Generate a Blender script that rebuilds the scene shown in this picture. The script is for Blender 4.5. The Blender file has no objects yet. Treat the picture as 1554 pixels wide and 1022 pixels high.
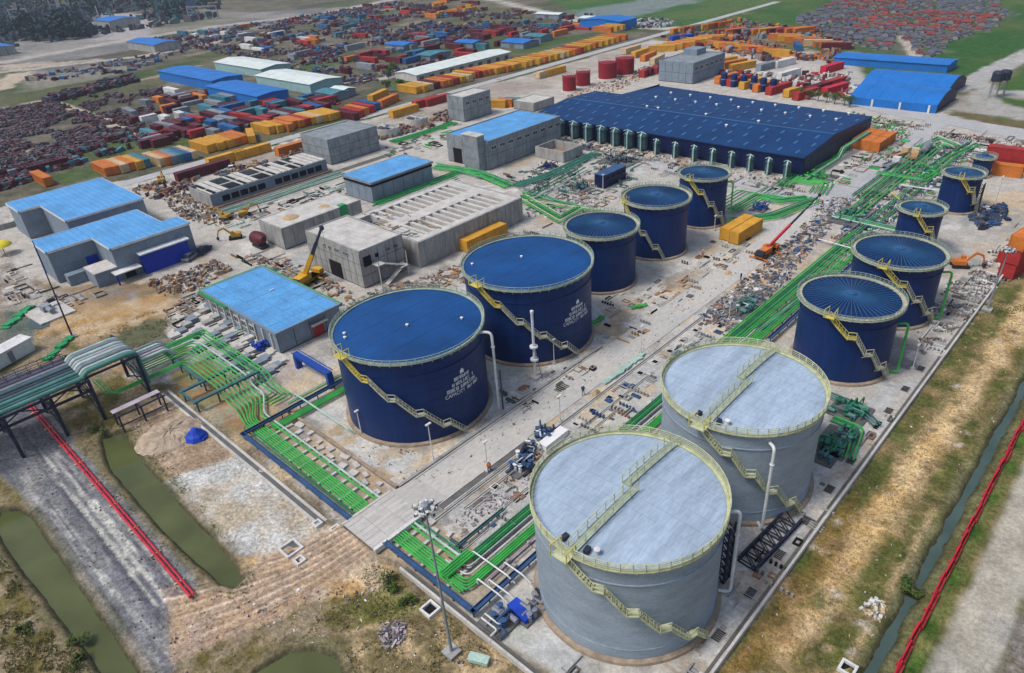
import bpy, math, random
import numpy as np
from mathutils import Matrix, Vector
random.seed(7)
S = bpy.context.scene
R = math.radians
# ---------------------------------------------------------------- camera
F, PIT, ROLL, YAW, CAMH = 1077.547, R(30.792), R(-4.249), R(45.234), 60.0
_h = Vector((-math.sin(YAW), math.cos(YAW), 0)); _r = Vector((math.cos(YAW), math.sin(YAW), 0))
FW = _h*math.cos(PIT) + Vector((0, 0, -math.sin(PIT))); _u = _r.cross(FW)
RT = _r*math.cos(ROLL) + _u*math.sin(ROLL); UP = _u*math.cos(ROLL) - _r*math.sin(ROLL)
CAM = Vector((0, 0, CAMH))
cd = bpy.data.cameras.new('camera'); co = bpy.data.objects.new('camera', cd); S.collection.objects.link(co)
cd.sensor_width = 36; cd.lens = F/1554*36; cd.clip_start = 1; cd.clip_end = 12000
m = Matrix((( RT.x, UP.x, -FW.x), (RT.y, UP.y, -FW.y), (RT.z, UP.z, -FW.z))).to_4x4()
m.translation = CAM; co.matrix_world = m
S.camera = co
# ---------------------------------------------------------------- light: bright overcast day
SUN_EL, SUN_AZ = 58, 205
w = bpy.data.worlds.new('World'); S.world = w; w.use_nodes = True
nt = w.node_tree; bg = nt.nodes['Background']
sky = nt.nodes.new('ShaderNodeTexSky'); sky.sky_type = 'NISHITA'; sky.sun_disc = False
sky.sun_elevation = R(SUN_EL); sky.sun_rotation = R(SUN_AZ); sky.dust_density = 3.0; sky.air_density = 1.0
nt.links.new(sky.outputs[0], bg.inputs[0]); bg.inputs[1].default_value = 0.11
sl = bpy.data.lights.new('sun', 'SUN'); sl.energy = 1.7; sl.angle = R(16); sl.color = (1, .965, .92)
so = bpy.data.objects.new('sun', sl); S.collection.objects.link(so)
_a, _e = R(SUN_AZ), R(SUN_EL)
so.rotation_euler = Vector((math.sin(_a)*math.cos(_e), math.cos(_a)*math.cos(_e), math.sin(_e))).to_track_quat('Z', 'Y').to_euler()
S.view_settings.view_transform = 'Standard'; S.view_settings.look = 'None'; S.view_settings.gamma = 1
S.view_settings.use_curve_mapping = False
S.view_settings.exposure = 0.42
S.cycles.max_bounces = 5; S.cycles.diffuse_bounces = 3; S.cycles.glossy_bounces = 2; S.cycles.transparent_max_bounces = 4

# ---------------------------------------------------------------- helpers
def G(px, py, z=0.0):
    """ground point (metres) seen at a place of the photograph, on the level z"""
    d = FW*F + RT*(px-777) - UP*(py-511)
    t = (z-CAMH)/d.z
    return (d.x*t, d.y*t)
class MB:
    def __init__(s): s.v = []; s.f = []
    def add(s, v, f):
        o = len(s.v); s.v += v; s.f += [tuple(i+o for i in q) for q in f]; return s
    def box(s, x0, y0, z0, x1, y1, z1):
        return s.add([(x0,y0,z0),(x1,y0,z0),(x1,y1,z0),(x0,y1,z0),(x0,y0,z1),(x1,y0,z1),(x1,y1,z1),(x0,y1,z1)],
              [(0,3,2,1),(4,5,6,7),(0,1,5,4),(1,2,6,5),(2,3,7,6),(3,0,4,7)])
    def rbox(s, cx, cy, z0, sx, sy, sz, a=0.0, tilt=0.0):
        c, n = math.cos(a), math.sin(a); v = []
        for z in (0, sz):
            for x, y in ((-sx/2,-sy/2),(sx/2,-sy/2),(sx/2,sy/2),(-sx/2,sy/2)):
                v.append((cx+x*c-y*n, cy+x*n+y*c, z0+z+tilt*x))
        return s.add(v, [(0,3,2,1),(4,5,6,7),(0,1,5,4),(1,2,6,5),(2,3,7,6),(3,0,4,7)])
    def beam(s, a, b, wd=.1, ht=None):
        a, b = Vector(a), Vector(b); d = (b-a); 
        if d.length < 1e-6: return s
        d.normalize(); up = Vector((0,0,1)) if abs(d.z) < .95 else Vector((1,0,0))
        sd = d.cross(up).normalized(); uu = sd.cross(d); wd /= 2; ht = wd if ht is None else ht/2
        v = [tuple(p + sd*x*wd + uu*y*ht) for p in (a, b) for x, y in ((-1,-1),(1,-1),(1,1),(-1,1))]
        return s.add(v, [(0,3,2,1),(4,5,6,7),(0,1,5,4),(1,2,6,5),(2,3,7,6),(3,0,4,7)])
    def tube(s, path, r, n=8, caps=True):
        P = [Vector(p) for p in path]; rings = []; base = len(s.v); prev = None
        for i, p in enumerate(P):
            d = (P[min(i+1, len(P)-1)] - P[max(i-1, 0)]).normalized()
            if prev is None:
                up = Vector((0,0,1)) if abs(d.z) < .9 else Vector((1,0,0)); sd = d.cross(up).normalized()
            else:
                sd = (prev - d*prev.dot(d)); sd = sd.normalized() if sd.length > 1e-5 else d.orthogonal().normalized()
            prev = sd; uu = sd.cross(d); rr = r[i] if isinstance(r, (list, tuple)) else r
            s.v += [tuple(p + (sd*math.cos(2*math.pi*k/n) + uu*math.sin(2*math.pi*k/n))*rr) for k in range(n)]
        for i in range(len(P)-1):
            for k in range(n):
                a = base+i*n+k; b = base+i*n+(k+1) % n
                s.f.append((a, b, b+n, a+n))
        if caps:
            s.f.append(tuple(base+n-1-k for k in range(n))); s.f.append(tuple(base+(len(P)-1)*n+k for k in range(n)))
        return s
    def lathe(s, prof, n=32, cx=0, cy=0, a0=0, a1=2*math.pi):
        base = len(s.v); full = abs(a1-a0-2*math.pi) < 1e-6; cnt = n if full else n+1
        for r, z in prof:
            for k in range(cnt):
                a = a0+(a1-a0)*k/n; s.v.append((cx+r*math.cos(a), cy+r*math.sin(a), z))
        for i in range(len(prof)-1):
            for k in range(n):
                a = base+i*cnt+k; b = base+i*cnt+(k+1) % cnt
                s.f.append((a, b, b+cnt, a+cnt))
        return s
    def prism(s, poly, z0, z1):
        n = len(poly); ar = sum(poly[i][0]*poly[(i+1) % n][1]-poly[(i+1) % n][0]*poly[i][1] for i in range(n))
        if ar < 0: poly = poly[::-1]
        v = [(x,y,z0) for x,y in poly]+[(x,y,z1) for x,y in poly]
        return s.add(v, [tuple(range(n-1,-1,-1)), tuple(range(n,2*n))]+[(i,(i+1) % n,n+(i+1) % n,n+i) for i in range(n)])
    def mesh(s, name, smooth=False):
        me = bpy.data.meshes.new(name); me.from_pydata(s.v, [], s.f)
        if smooth: me.polygons.foreach_set('use_smooth', [True]*len(me.polygons)); me.set_sharp_from_angle(angle=R(40))
        return me
def bend(path, rad, n=4):
    P = [Vector(p) for p in path]; out = [P[0]]
    for i in range(1, len(P)-1):
        a, b, c = P[i-1], P[i], P[i+1]; u = (a-b); v = (c-b); q = min(rad, u.length*.49, v.length*.49)
        s0 = b+u.normalized()*q; s1 = b+v.normalized()*q
        for k in range(n+1):
            t = k/n; out.append(s0*(1-t)**2 + b*2*t*(1-t) + s1*t*t)
    out.append(P[-1]); return out
LINK = S.collection.objects.link
def obj(name, mb, mt=None, parent=None, loc=None, smooth=False, label=None, kind=None):
    me = mb.mesh(name, smooth) if isinstance(mb, MB) else mb
    if mt is not None and not me.materials: me.materials.append(mt)
    o = bpy.data.objects.new(name, me); LINK(o)
    if parent is not None: o.parent = parent
    if loc is not None: o.location = loc
    if label: o['label'] = label
    if kind: o['kind'] = kind
    return o
def thing(name, label, cat, loc=(0,0,0), rz=0.0, group=None):
    o = bpy.data.objects.new(name, None); o.empty_display_size = .5; LINK(o)
    o.location = loc if len(loc) == 3 else (loc[0], loc[1], 0); o.rotation_euler = (0, 0, rz); o['label'] = label; o['category'] = cat
    if group: o['group'] = group
    return o
def tag(o, label, cat, group=None):
    o['label'] = label; o['category'] = cat
    if group: o['group'] = group
    return o
def solo(name, label, cat, mb, mt, loc=None, group=None, smooth=False, rz=None):
    o = obj(name, mb, mt, None, loc, smooth)
    if rz is not None: o.rotation_euler = (0, 0, rz)
    return tag(o, label, cat, group)
def stuff(name, mb, mt, parent=None, label=None, cat=None, loc=None):
    o = obj(name, mb, mt, parent, loc); o['kind'] = 'stuff'
    if label: o['label'] = label
    if cat: o['category'] = cat
    return o
def struct(name, mb, mt, smooth=False, parent=None):
    o = obj(name, mb, mt, parent, None, smooth)
    if parent is None: o['kind'] = 'structure'
    return o
def dup(root, loc, rz=0.0, label=None, group=None, swap=None):
    def cp(o, par):
        c = o.copy(); LINK(c); c.parent = par
        for ch in kids.get(o.name, ()): cp(ch, c)
        return c
    kids = {}
    def walk(o):
        kids[o.name] = list(o.children)
        for c in o.children: walk(c)
    walk(root)
    r = cp(root, None); r.location = loc if len(loc) == 3 else (loc[0], loc[1], 0); r.rotation_euler = (0, 0, rz)
    if label: r['label'] = label
    if group: r['group'] = group
    return r
ORD = ['first','second','third','fourth','fifth','sixth','seventh','eighth','ninth','tenth','eleventh','twelfth','thirteenth','fourteenth',
       'fifteenth','sixteenth','seventeenth','eighteenth','nineteenth','twentieth','twenty-first','twenty-second','twenty-third','twenty-fourth',
       'twenty-fifth','twenty-sixth','twenty-seventh','twenty-eighth','twenty-ninth','thirtieth','thirty-first','thirty-second','thirty-third',
       'thirty-fourth','thirty-fifth','thirty-sixth','thirty-seventh','thirty-eighth','thirty-ninth','fortieth','forty-first','forty-second','forty-third','forty-fourth','forty-fifth','forty-sixth']

# ---------------------------------------------------------------- materials
def mat(name, col, rough=.7, var=.18, scale=.6, col2=None, spot=0.0, bump=0.0, bscale=6.0, metal=0.0, spec=.3, stretch=None, fine=.12):
    mt = bpy.data.materials.new(name); mt.use_nodes = True; n = mt.node_tree.nodes; L = mt.node_tree.links
    b = n['Principled BSDF']; b.inputs['Roughness'].default_value = rough; b.inputs['Metallic'].default_value = metal
    b.inputs['Specular IOR Level'].default_value = spec
    geo = n.new('ShaderNodeNewGeometry'); src = geo.outputs['Position']
    if stretch:
        mp = n.new('ShaderNodeMapping'); mp.inputs['Scale'].default_value = stretch; L.new(src, mp.inputs[0]); src = mp.outputs[0]
    n1 = n.new('ShaderNodeTexNoise'); n1.inputs['Scale'].default_value = scale; n1.inputs['Detail'].default_value = 5; n1.inputs['Roughness'].default_value = .62
    L.new(src, n1.inputs['Vector'])
    r1 = n.new('ShaderNodeValToRGB'); c = r1.color_ramp; c.elements[0].position = .3; c.elements[1].position = .7
    c2 = col2 or tuple(min(1, x*(1+var)) for x in col); c1 = tuple(x*(1-var) for x in col) if col2 is None else col
    c.elements[0].color = (*c1, 1); c.elements[1].color = (*c2, 1)
    L.new(n1.outputs[0], r1.inputs[0]); out = r1.outputs[0]
    if fine:
        n2 = n.new('ShaderNodeTexNoise'); n2.inputs['Scale'].default_value = scale*9; n2.inputs['Detail'].default_value = 3
        L.new(src, n2.inputs['Vector'])
        mr = n.new('ShaderNodeMapRange'); mr.inputs[1].default_value = .3; mr.inputs[2].default_value = .7
        mr.inputs[3].default_value = 1-fine; mr.inputs[4].default_value = 1+fine; L.new(n2.outputs[0], mr.inputs[0])
        mx = n.new('ShaderNodeMix'); mx.data_type = 'RGBA'; mx.blend_type = 'MULTIPLY'; mx.inputs[0].default_value = 1
        L.new(out, mx.inputs[6]); L.new(mr.outputs[0], mx.inputs[7]); out = mx.outputs[2]
    if spot:
        n3 = n.new('ShaderNodeTexNoise'); n3.inputs['Scale'].default_value = scale*2.3; n3.inputs['Detail'].default_value = 6
        mp3 = n.new('ShaderNodeMapping'); mp3.inputs['Scale'].default_value = (1, 1, .25); L.new(geo.outputs['Position'], mp3.inputs[0]); L.new(mp3.outputs[0], n3.inputs['Vector'])
        m3 = n.new('ShaderNodeMapRange'); m3.inputs[1].default_value = .55; m3.inputs[2].default_value = .75; m3.inputs[3].default_value = 0; m3.inputs[4].default_value = spot
        L.new(n3.outputs[0], m3.inputs[0])
        mx = n.new('ShaderNodeMix'); mx.data_type = 'RGBA'; L.new(m3.outputs[0], mx.inputs[0]); L.new(out, mx.inputs[6]); mx.inputs[7].default_value = (.16, .11, .07, 1); out = mx.outputs[2]
    L.new(out, b.inputs['Base Color'])
    if bump:
        nb = n.new('ShaderNodeTexNoise'); nb.inputs['Scale'].default_value = bscale; nb.inputs['Detail'].default_value = 4; L.new(src, nb.inputs['Vector'])
        bp = n.new('ShaderNodeBump'); bp.inputs['Strength'].default_value = bump; bp.inputs['Distance'].default_value = .05
        L.new(nb.outputs[0], bp.inputs['Height']); L.new(bp.outputs[0], b.inputs['Normal'])
    return mt
M = {}
def MM(k, *a, **kw): M[k] = mat(k, *a, **kw)
MM('concrete', (.31,.31,.295), .85, .3, .5, spot=.5, bump=.3, stretch=(1,1,.3))
MM('concrete_pale', (.50,.48,.44), .85, .2, .4, spot=.25, bump=.3)
MM('concrete_blue', (.19,.235,.285), .8, .16, .4, spot=.2)
MM('concrete_grey', (.22,.25,.265), .85, .25, .5, spot=.3, bump=.25)
MM('concrete_dark', (.12,.12,.115), .9, .3, .6)
MM('asphalt', (.30,.30,.285), .9, .2, .25, col2=(.40,.38,.33), spot=.3, bump=.3, stretch=(1,.3,1))
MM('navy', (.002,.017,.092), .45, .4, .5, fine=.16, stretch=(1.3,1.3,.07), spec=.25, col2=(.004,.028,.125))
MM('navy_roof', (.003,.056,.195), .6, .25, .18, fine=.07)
MM('navy_rib_roof', (.004,.020,.085), .5, .3, .4)
MM('rib_blue', (.02,.085,.20), .45, .2, .5)
MM('rim_green', (.31,.37,.29), .6, .25, 1.0)
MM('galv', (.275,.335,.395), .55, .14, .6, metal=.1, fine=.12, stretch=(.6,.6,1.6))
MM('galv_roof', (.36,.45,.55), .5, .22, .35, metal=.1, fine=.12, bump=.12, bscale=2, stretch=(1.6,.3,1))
MM('yellow_green', (.47,.49,.30), .6, .25, 1.2)
MM('yellow', (.55,.46,.10), .6, .25, 1.2)
MM('stair_grey', (.42,.42,.31), .7, .3, 1.5)
MM('rust_ring', (.30,.235,.17), .9, .35, 1.2, bump=.4)
MM('pipe_green', (.05,.36,.07), .5, .25, .6, fine=.12)
MM('pipe_green_dark', (.02,.17,.075), .45, .3, .6)
MM('pipe_teal', (.08,.22,.185), .45, .25, .6)
MM('pipe_mint', (.36,.50,.43), .45, .2, .6)
MM('pipe_white', (.62,.64,.64), .5, .15, .8)
MM('pipe_grey', (.20,.21,.25), .5, .25, .8)
MM('pipe_lilac', (.42,.36,.40), .5, .2, .8)
MM('pipe_dark', (.06,.055,.085), .5, .25, .8)
MM('tray_blue', (.035,.085,.19), .55, .3, .7)
MM('frame_teal', (.045,.13,.14), .6, .35, .8)
MM('steel_dark', (.022,.028,.05), .6, .4, .8)
MM('steel_blue', (.01,.06,.32), .5, .2, .8)
MM('roof_blue', (.095,.31,.60), .55, .2, .22, spot=.16, fine=.14, stretch=(1,1,1))
MM('roof_blue_deep', (.012,.15,.48), .5, .15, .15)
MM('roof_white', (.62,.68,.64), .6, .1, .2, spot=.15)
MM('wall_mint', (.26,.42,.42), .7, .12, .3, spot=.1)
MM('wall_blue', (.005,.03,.36), .55, .15, .3)
MM('wh_roof', (.002,.034,.125), .6, .2, .12, fine=.12)
MM('wh_wall', (.002,.009,.055), .5, .25, .3)
MM('skylight', (.03,.13,.27), .35, .2, .5)
MM('white', (.75,.75,.74), .5, .08, .8)
MM('dark', (.012,.013,.018), .8, .3, .6)
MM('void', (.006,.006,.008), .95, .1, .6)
MM('red', (.50,.018,.04), .5, .2, .8)
MM('red_tank', (.25,.012,.022), .5, .2, .5)
MM('maroon', (.095,.012,.022), .6, .3, .4, spot=.3)
MM('orange', (.55,.17,.03), .6, .2, .4, spot=.25)
MM('c_yellow', (.60,.31,.035), .6, .18, .4, spot=.25)
MM('c_blue', (.02,.10,.26), .6, .25, .4, spot=.25)
MM('c_teal', (.05,.19,.24), .6, .25, .4, spot=.25)
MM('c_red', (.36,.03,.03), .6, .25, .4, spot=.25)
MM('c_grey', (.22,.24,.27), .6, .25, .4, spot=.25)
MM('c_white', (.62,.62,.60), .6, .15, .4, spot=.25)
MM('c_pale', (.55,.42,.25), .6, .2, .4, spot=.25)
MM('machine', (.62,.33,.02), .5, .15, .8, spot=.2)
MM('tyre', (.02,.02,.02), .9, .2, 1)
MM('glass', (.03,.05,.07), .15, .2, .5)
MM('rubble', (.15,.14,.13), .9, .5, 1.2, col2=(.34,.30,.25))
MM('rubble_dark', (.05,.05,.07), .9, .5, 1.2, col2=(.16,.14,.15))
MM('rubble_red', (.17,.09,.06), .9, .5, 1.2, col2=(.36,.22,.14))
MM('timber', (.36,.22,.11), .85, .3, 1.5)
MM('earth', (.44,.30,.16), .95, .3, .6, bump=.5)
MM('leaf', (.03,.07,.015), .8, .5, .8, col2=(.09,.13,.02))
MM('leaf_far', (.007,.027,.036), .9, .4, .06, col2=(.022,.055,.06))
MM('grass', (.15,.15,.05), .9, .4, .4, col2=(.25,.21,.09))
MM('rail_grey', (.25,.32,.27), .6, .25, 1.0)
MM('pipe_deep', (.055,.125,.13), .5, .3, .6)
MM('joint', (.06,.065,.07), .9, .2, 1)
MM('machine_dull', (.42,.24,.03), .6, .2, .8, spot=.3)
MM('meadow', (.05,.11,.018), .9, .4, .5, col2=(.12,.15,.04))
MM('straw', (.30,.22,.09), .95, .4, .6)
MM('trunk', (.10,.07,.05), .9, .3, 1)
MM('tile_red', (.21,.045,.035), .8, .3, .3)
MM('tile_grey', (.085,.092,.12), .8, .3, .3)
MM('plaster', (.26,.24,.24), .85, .2, .3)
MM('tarp', (.01,.05,.40), .6, .3, .6)
MM('net_green', (.03,.26,.10), .8, .3, .8)
MM('plastic_yellow', (.75,.62,.03), .5, .15, .8)
def water_mat(name, col):
    mt = bpy.data.materials.new(name); mt.use_nodes = True; n = mt.node_tree.nodes; L = mt.node_tree.links; b = n['Principled BSDF']
    b.inputs['Base Color'].default_value = (*col, 1); b.inputs['Roughness'].default_value = .08; b.inputs['IOR'].default_value = 1.33
    geo = n.new('ShaderNodeNewGeometry'); nz = n.new('ShaderNodeTexNoise'); nz.inputs['Scale'].default_value = .18; nz.inputs['Detail'].default_value = 5
    L.new(geo.outputs['Position'], nz.inputs['Vector'])
    r = n.new('ShaderNodeValToRGB'); r.color_ramp.elements[0].color = (*[c*.82 for c in col], 1); r.color_ramp.elements[1].color = (*[min(1, c*1.2) for c in col], 1)
    r.color_ramp.elements[0].position = .35; r.color_ramp.elements[1].position = .68
    L.new(nz.outputs[0], r.inputs[0]); L.new(r.outputs[0], b.inputs['Base Color'])
    n2 = n.new('ShaderNodeTexNoise'); n2.inputs['Scale'].default_value = 3; L.new(geo.outputs['Position'], n2.inputs['Vector'])
    bp = n.new('ShaderNodeBump'); bp.inputs['Strength'].default_value = .1; bp.inputs['Distance'].default_value = .02
    L.new(n2.outputs[0], bp.inputs['Height']); L.new(bp.outputs[0], b.inputs['Normal'])
    M[name] = mt
water_mat('water_green', (.085,.098,.036)); water_mat('water_teal', (.06,.095,.085)); water_mat('water_blue', (.09,.13,.16))
# ================================================================ GROUND
_tab = np.random.RandomState(3).rand(256, 256).astype(np.float32)
def vn(x, y):
    xi = np.floor(x).astype(int); yi = np.floor(y).astype(int); fx = x-xi; fy = y-yi
    fx = fx*fx*(3-2*fx); fy = fy*fy*(3-2*fy); a = xi & 255; b = yi & 255; a1 = (a+1) & 255; b1 = (b+1) & 255
    return (_tab[a,b]*(1-fx)+_tab[a1,b]*fx)*(1-fy) + (_tab[a,b1]*(1-fx)+_tab[a1,b1]*fx)*fy
def fbm(x, y, s, o=4, sd=0.0):
    t = 0; am = .5; x = x/s+sd*17.3+1000; y = y/s+sd*9.7+1000; n = 0
    for i in range(o):
        t = t+am*vn(x, y); n += am; am *= .55; x, y = x*1.9*.8-y*1.9*.6+7, x*1.9*.6+y*1.9*.8+3
    return t/n
def sd_poly(poly, X, Y):
    """signed distance to a polygon, inside positive"""
    d = np.full(X.shape, 1e9, np.float32); ins = np.zeros(X.shape, bool); n = len(poly)
    for i in range(n):
        ax, ay = poly[i]; bx, by = poly[(i+1) % n]; ex, ey = bx-ax, by-ay
        t = np.clip(((X-ax)*ex+(Y-ay)*ey)/(ex*ex+ey*ey+1e-9), 0, 1)
        d = np.minimum(d, (X-ax-t*ex)**2+(Y-ay-t*ey)**2)
        c = ((ay > Y) != (by > Y)) & (X < (bx-ax)*(Y-ay)/((by-ay) if by != ay else 1e-9)+ax); ins ^= c
    return np.where(ins, 1, -1)*np.sqrt(d)
def axis(segs):
    out = []
    for a, b, st in segs: out += list(np.arange(a, b, st))
    out.append(segs[-1][1]); return np.array(out)
def geom(a, b, n): return list(a*(b/a)**np.linspace(0, 1, n))
xs = np.concatenate([-np.array(geom(1400, 5000, 8))[::-1], axis([(-1300, -560, 7.), (-560, -320, 3.), (-320, -210, 1.5), (-210, -122, .8), (-122, -64, .36), (-64, -46, .2), (-46, 10, .36), (10, 60, 2)]), np.array(geom(80, 5000, 12))])
ys = np.concatenate([-np.array(geom(60, 5000, 12))[::-1], axis([(-40, -6, 1.2), (-6, 3.6, .36), (3.6, 12.4, .18), (12.4, 132, .36), (132, 230, .8), (230, 420, 2.), (420, 900, 7.)]), np.array(geom(950, 6000, 10))])
X, Y = np.meshgrid(xs, ys, indexing='ij'); X = X.astype(np.float32); Y = Y.astype(np.float32)
n1 = fbm(X, Y, 9, 4, 1); n2 = fbm(X, Y, 2.6, 4, 2); n3 = fbm(X, Y, 30, 4, 3); n4 = fbm(X, Y, 1.1, 3, 4); n5 = fbm(X, Y, 70, 4, 5)
def c3(*c): return np.array(c, np.float32)
def mixc(a, b, t): return a+(b-a)*t[..., None]
def ramp(v, lo, hi): return np.clip((v-lo)/(hi-lo), 0, 1)
OCH, SAND, PALE, OLIVE, GRASSC, GRAV, BROWN, MUD, CONC = c3(.47,.29,.11), c3(.46,.37,.255), c3(.49,.465,.41), c3(.125,.105,.032), c3(.055,.10,.02), c3(.23,.225,.215), c3(.17,.10,.05), c3(.10,.085,.06), c3(.42,.425,.415)
COL = mixc(OLIVE, c3(.22,.18,.13), ramp(n3, .35, .65)); COL = mixc(COL, GRASSC, ramp(n5, .5, .7))
Z = np.zeros(X.shape, np.float32)
def layer(poly, a, b=None, nz=None, lo=.35, hi=.65, soft=1.0, rag=2.0, strength=1.0, px=False, rn=None):
    global COL
    if px: poly = [G(*p) for p in poly]
    x0 = min(p[0] for p in poly)-rag*3-soft; x1 = max(p[0] for p in poly)+rag*3+soft; y0 = min(p[1] for p in poly)-rag*3-soft; y1 = max(p[1] for p in poly)+rag*3+soft
    i0, i1 = np.searchsorted(xs, (x0, x1)); j0, j1 = np.searchsorted(ys, (y0, y1)); sl = np.s_[i0:i1, j0:j1]
    if i1 <= i0 or j1 <= j0: return
    d = sd_poly(poly, X[sl], Y[sl])+((n1 if rn is None else rn)[sl]-.5)*rag*3+(n2[sl]-.5)*rag*1.4
    t = np.clip(d/soft+.5, 0, 1)*strength
    c = a if b is None else mixc(a, b, ramp((n1 if nz is None else nz)[sl], lo, hi))
    COL[sl] = COL[sl]*(1-t[..., None])+c*t[..., None]
def rect(x0, y0, x1, y1): return [(x0,y0),(x1,y0),(x1,y1),(x0,y1)]
# far belt
layer(rect(-900, -50, -216, 900), c3(.085,.085,.05), c3(.15,.13,.10), n1, rag=6, soft=8)
for k in range(60):
    x, y = random.uniform(-620,-240), random.uniform(40,520); layer([(x+random.uniform(4,16)*math.cos(i*.9), y+random.uniform(8,40)*math.sin(i*.9)) for i in range(7)], random.choice([c3(.04,.08,.02), c3(.05,.10,.025), c3(.11,.11,.045), c3(.07,.06,.05), c3(.23,.19,.14)]), None, rag=3, soft=4, strength=.8)
layer(rect(-262, 70, -238, 150), c3(.045,.085,.02), c3(.10,.11,.04), n1, rag=2, soft=3)
layer(rect(-250, 55, -236, 130), c3(.05,.10,.02), None, rag=1.5, soft=2, strength=.8)
for p in ([(60,165),(300,90),(330,105),(120,160)], [(120,255),(300,215),(480,175),(520,160),(600,150),(560,185),(380,225),(200,262)], [(0,130),(90,120),(200,110),(280,95),(60,150),(0,160)],
          [(590,70),(760,55),(830,60),(700,90),(590,95)], [(640,10),(760,10),(800,30),(650,45)], [(530,120),(700,95),(780,82),(760,100),(640,130)]):
    layer(p, c3(.045,.075,.022), c3(.12,.11,.06), n3, px=True, rag=5, soft=8)
layer([(840,0),(1180,-10),(1200,2),(1060,40),(960,48),(870,25)], c3(.035,.11,.022), c3(.075,.12,.035), n3, px=True, rag=6, soft=8)
layer([(1060,80),(1000,80),(1080,38),(1160,10),(1250,-20),(1600,-20),(1600,90),(1540,110),(1480,125),(1430,125),(1380,100),(1250,70),(1160,38),(1090,55)], c3(.03,.095,.018), c3(.075,.115,.03), n3, px=True, rag=6, soft=8)
layer([(1230,25),(1300,-5),(1480,-5),(1530,30),(1440,65),(1400,95),(1290,75),(1230,50)], c3(.11,.115,.09), c3(.05,.09,.03), n3, px=True, rag=8, soft=8)
layer([(1500,140),(1554,150),(1600,165),(1600,200),(1480,170)], c3(.05,.09,.025), c3(.16,.11,.05), n3, px=True, rag=3, soft=4)
layer([(1515,138),(1554,108),(1600,80),(1600,140)], c3(.05,.10,.025), None, px=True, rag=2, soft=3)
layer([(870,15),(1010,-5),(1060,2),(940,30),(890,40)], c3(.20,.23,.25), None, px=True, rag=6, soft=8, strength=.7)
layer([(0,40),(160,20),(330,20),(600,8),(300,60),(0,110)], c3(.15,.15,.145), c3(.25,.235,.21), n3, px=True, rag=8, soft=10)
layer([(0,100),(60,95),(150,90),(0,125)], c3(.38,.32,.25), None, px=True, rag=5, soft=8)
layer([(120,62),(220,60),(300,45),(330,25),(150,20)], c3(.33,.31,.30), None, px=True, rag=5, soft=10)
for p in ([(230,20),(330,12),(370,30),(230,60)], [(30,115),(200,92),(230,82),(180,118),(40,140)]): layer(p, c3(.13,.14,.10), c3(.22,.20,.16), n3, px=True, rag=5, soft=8)
layer([(1425,170),(1500,180),(1600,196),(1600,150),(1500,140),(1440,150)], c3(.36,.34,.31), c3(.28,.26,.22), n3, px=True, rag=2, soft=3)
layer([(1490,143),(1554,152),(1620,160),(1620,172),(1510,163),(1480,155)], c3(.05,.10,.022), None, px=True, rag=1.2, soft=2); layer([(1505,138),(1554,104),(1640,60),(1640,138)], c3(.05,.11,.022), None, px=True, rag=1.2, soft=2)
layer([(1440,166),(1554,184),(1640,196),(1640,206),(1554,197),(1450,179)], c3(.15,.11,.055), c3(.08,.10,.03), n2, px=True, rag=1.2, soft=2)
for p in ([(0,152),(90,130),(200,112),(300,88),(310,95),(200,125),(60,162)], [(0,110),(60,100),(40,112),(0,120)], [(180,62),(260,50),(300,48),(240,64)], [(270,92),(330,75),(400,60),(420,66),(330,88)]): layer(p, c3(.045,.075,.025), c3(.09,.095,.04), n1, px=True, rag=4, soft=6)
layer([(30,108),(120,94),(190,90),(180,104),(100,116),(40,118)], c3(.12,.12,.11), c3(.20,.195,.18), n1, px=True, rag=3, soft=5)
# roads beyond (tracks of packed sand)
def track(pts, wid, col, px=True, rag=.8, soft=1.5, **k):
    P = [G(*p) for p in pts] if px else pts
    for (ax, ay), (bx, by) in zip(P, P[1:]):
        L = math.hypot(bx-ax, by-ay); nx, ny = -(by-ay)/L*wid/2, (bx-ax)/L*wid/2; ex, ey = (bx-ax)/L*wid*.3, (by-ay)/L*wid*.3
        layer([(ax+nx-ex,ay+ny-ey),(bx+nx+ex,by+ny+ey),(bx-nx+ex,by-ny+ey),(ax-nx-ex,ay-ny-ey)], col, None, rag=rag, soft=soft, **k)
track([(0,96),(150,68),(330,40),(480,22),(620,-5)], 12, c3(.36,.33,.29), rag=3)
track([(-20,112),(90,100),(220,85),(400,50)], 7, c3(.38,.34,.29), rag=2)
track([(0,135),(30,112)], 12, c3(.42,.35,.26), rag=2)
track([(0,165),(80,150),(230,118),(300,100)], 4, c3(.33,.28,.20), rag=2)
track([(80,155),(140,175),(218,210)], 4, c3(.44,.38,.30), rag=1)
track([(0,236),(90,222),(180,195)], 3, c3(.36,.28,.20), rag=1)
track([(735,-3),(790,10),(900,36),(1000,44),(1035,42)], 8, c3(.42,.39,.33), rag=2)
track([(1370,55),(1390,85)], 5, c3(.40,.35,.28), rag=1); track([(500,130),(590,118),(640,105)], 6, c3(.36,.33,.28), rag=1)
track([(1600,60),(1554,85),(1480,122),(1450,135),(1380,150)], 9, c3(.36,.35,.33), rag=1); track([(1480,122),(1500,140),(1600,142)], 7, c3(.37,.36,.33), rag=1)
track([(1490,140),(1500,158),(1554,172),(1610,180)], 8, c3(.34,.33,.30), rag=1)
track([(1290,80),(1250,95),(1190,90)], 6, c3(.38,.36,.32), rag=1)
layer([(1090,105),(1230,75),(1300,100),(1320,130),(1300,150),(1240,140),(1120,125)], c3(.42,.40,.36), c3(.34,.32,.29), n3, px=True, rag=3, soft=4)
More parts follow.
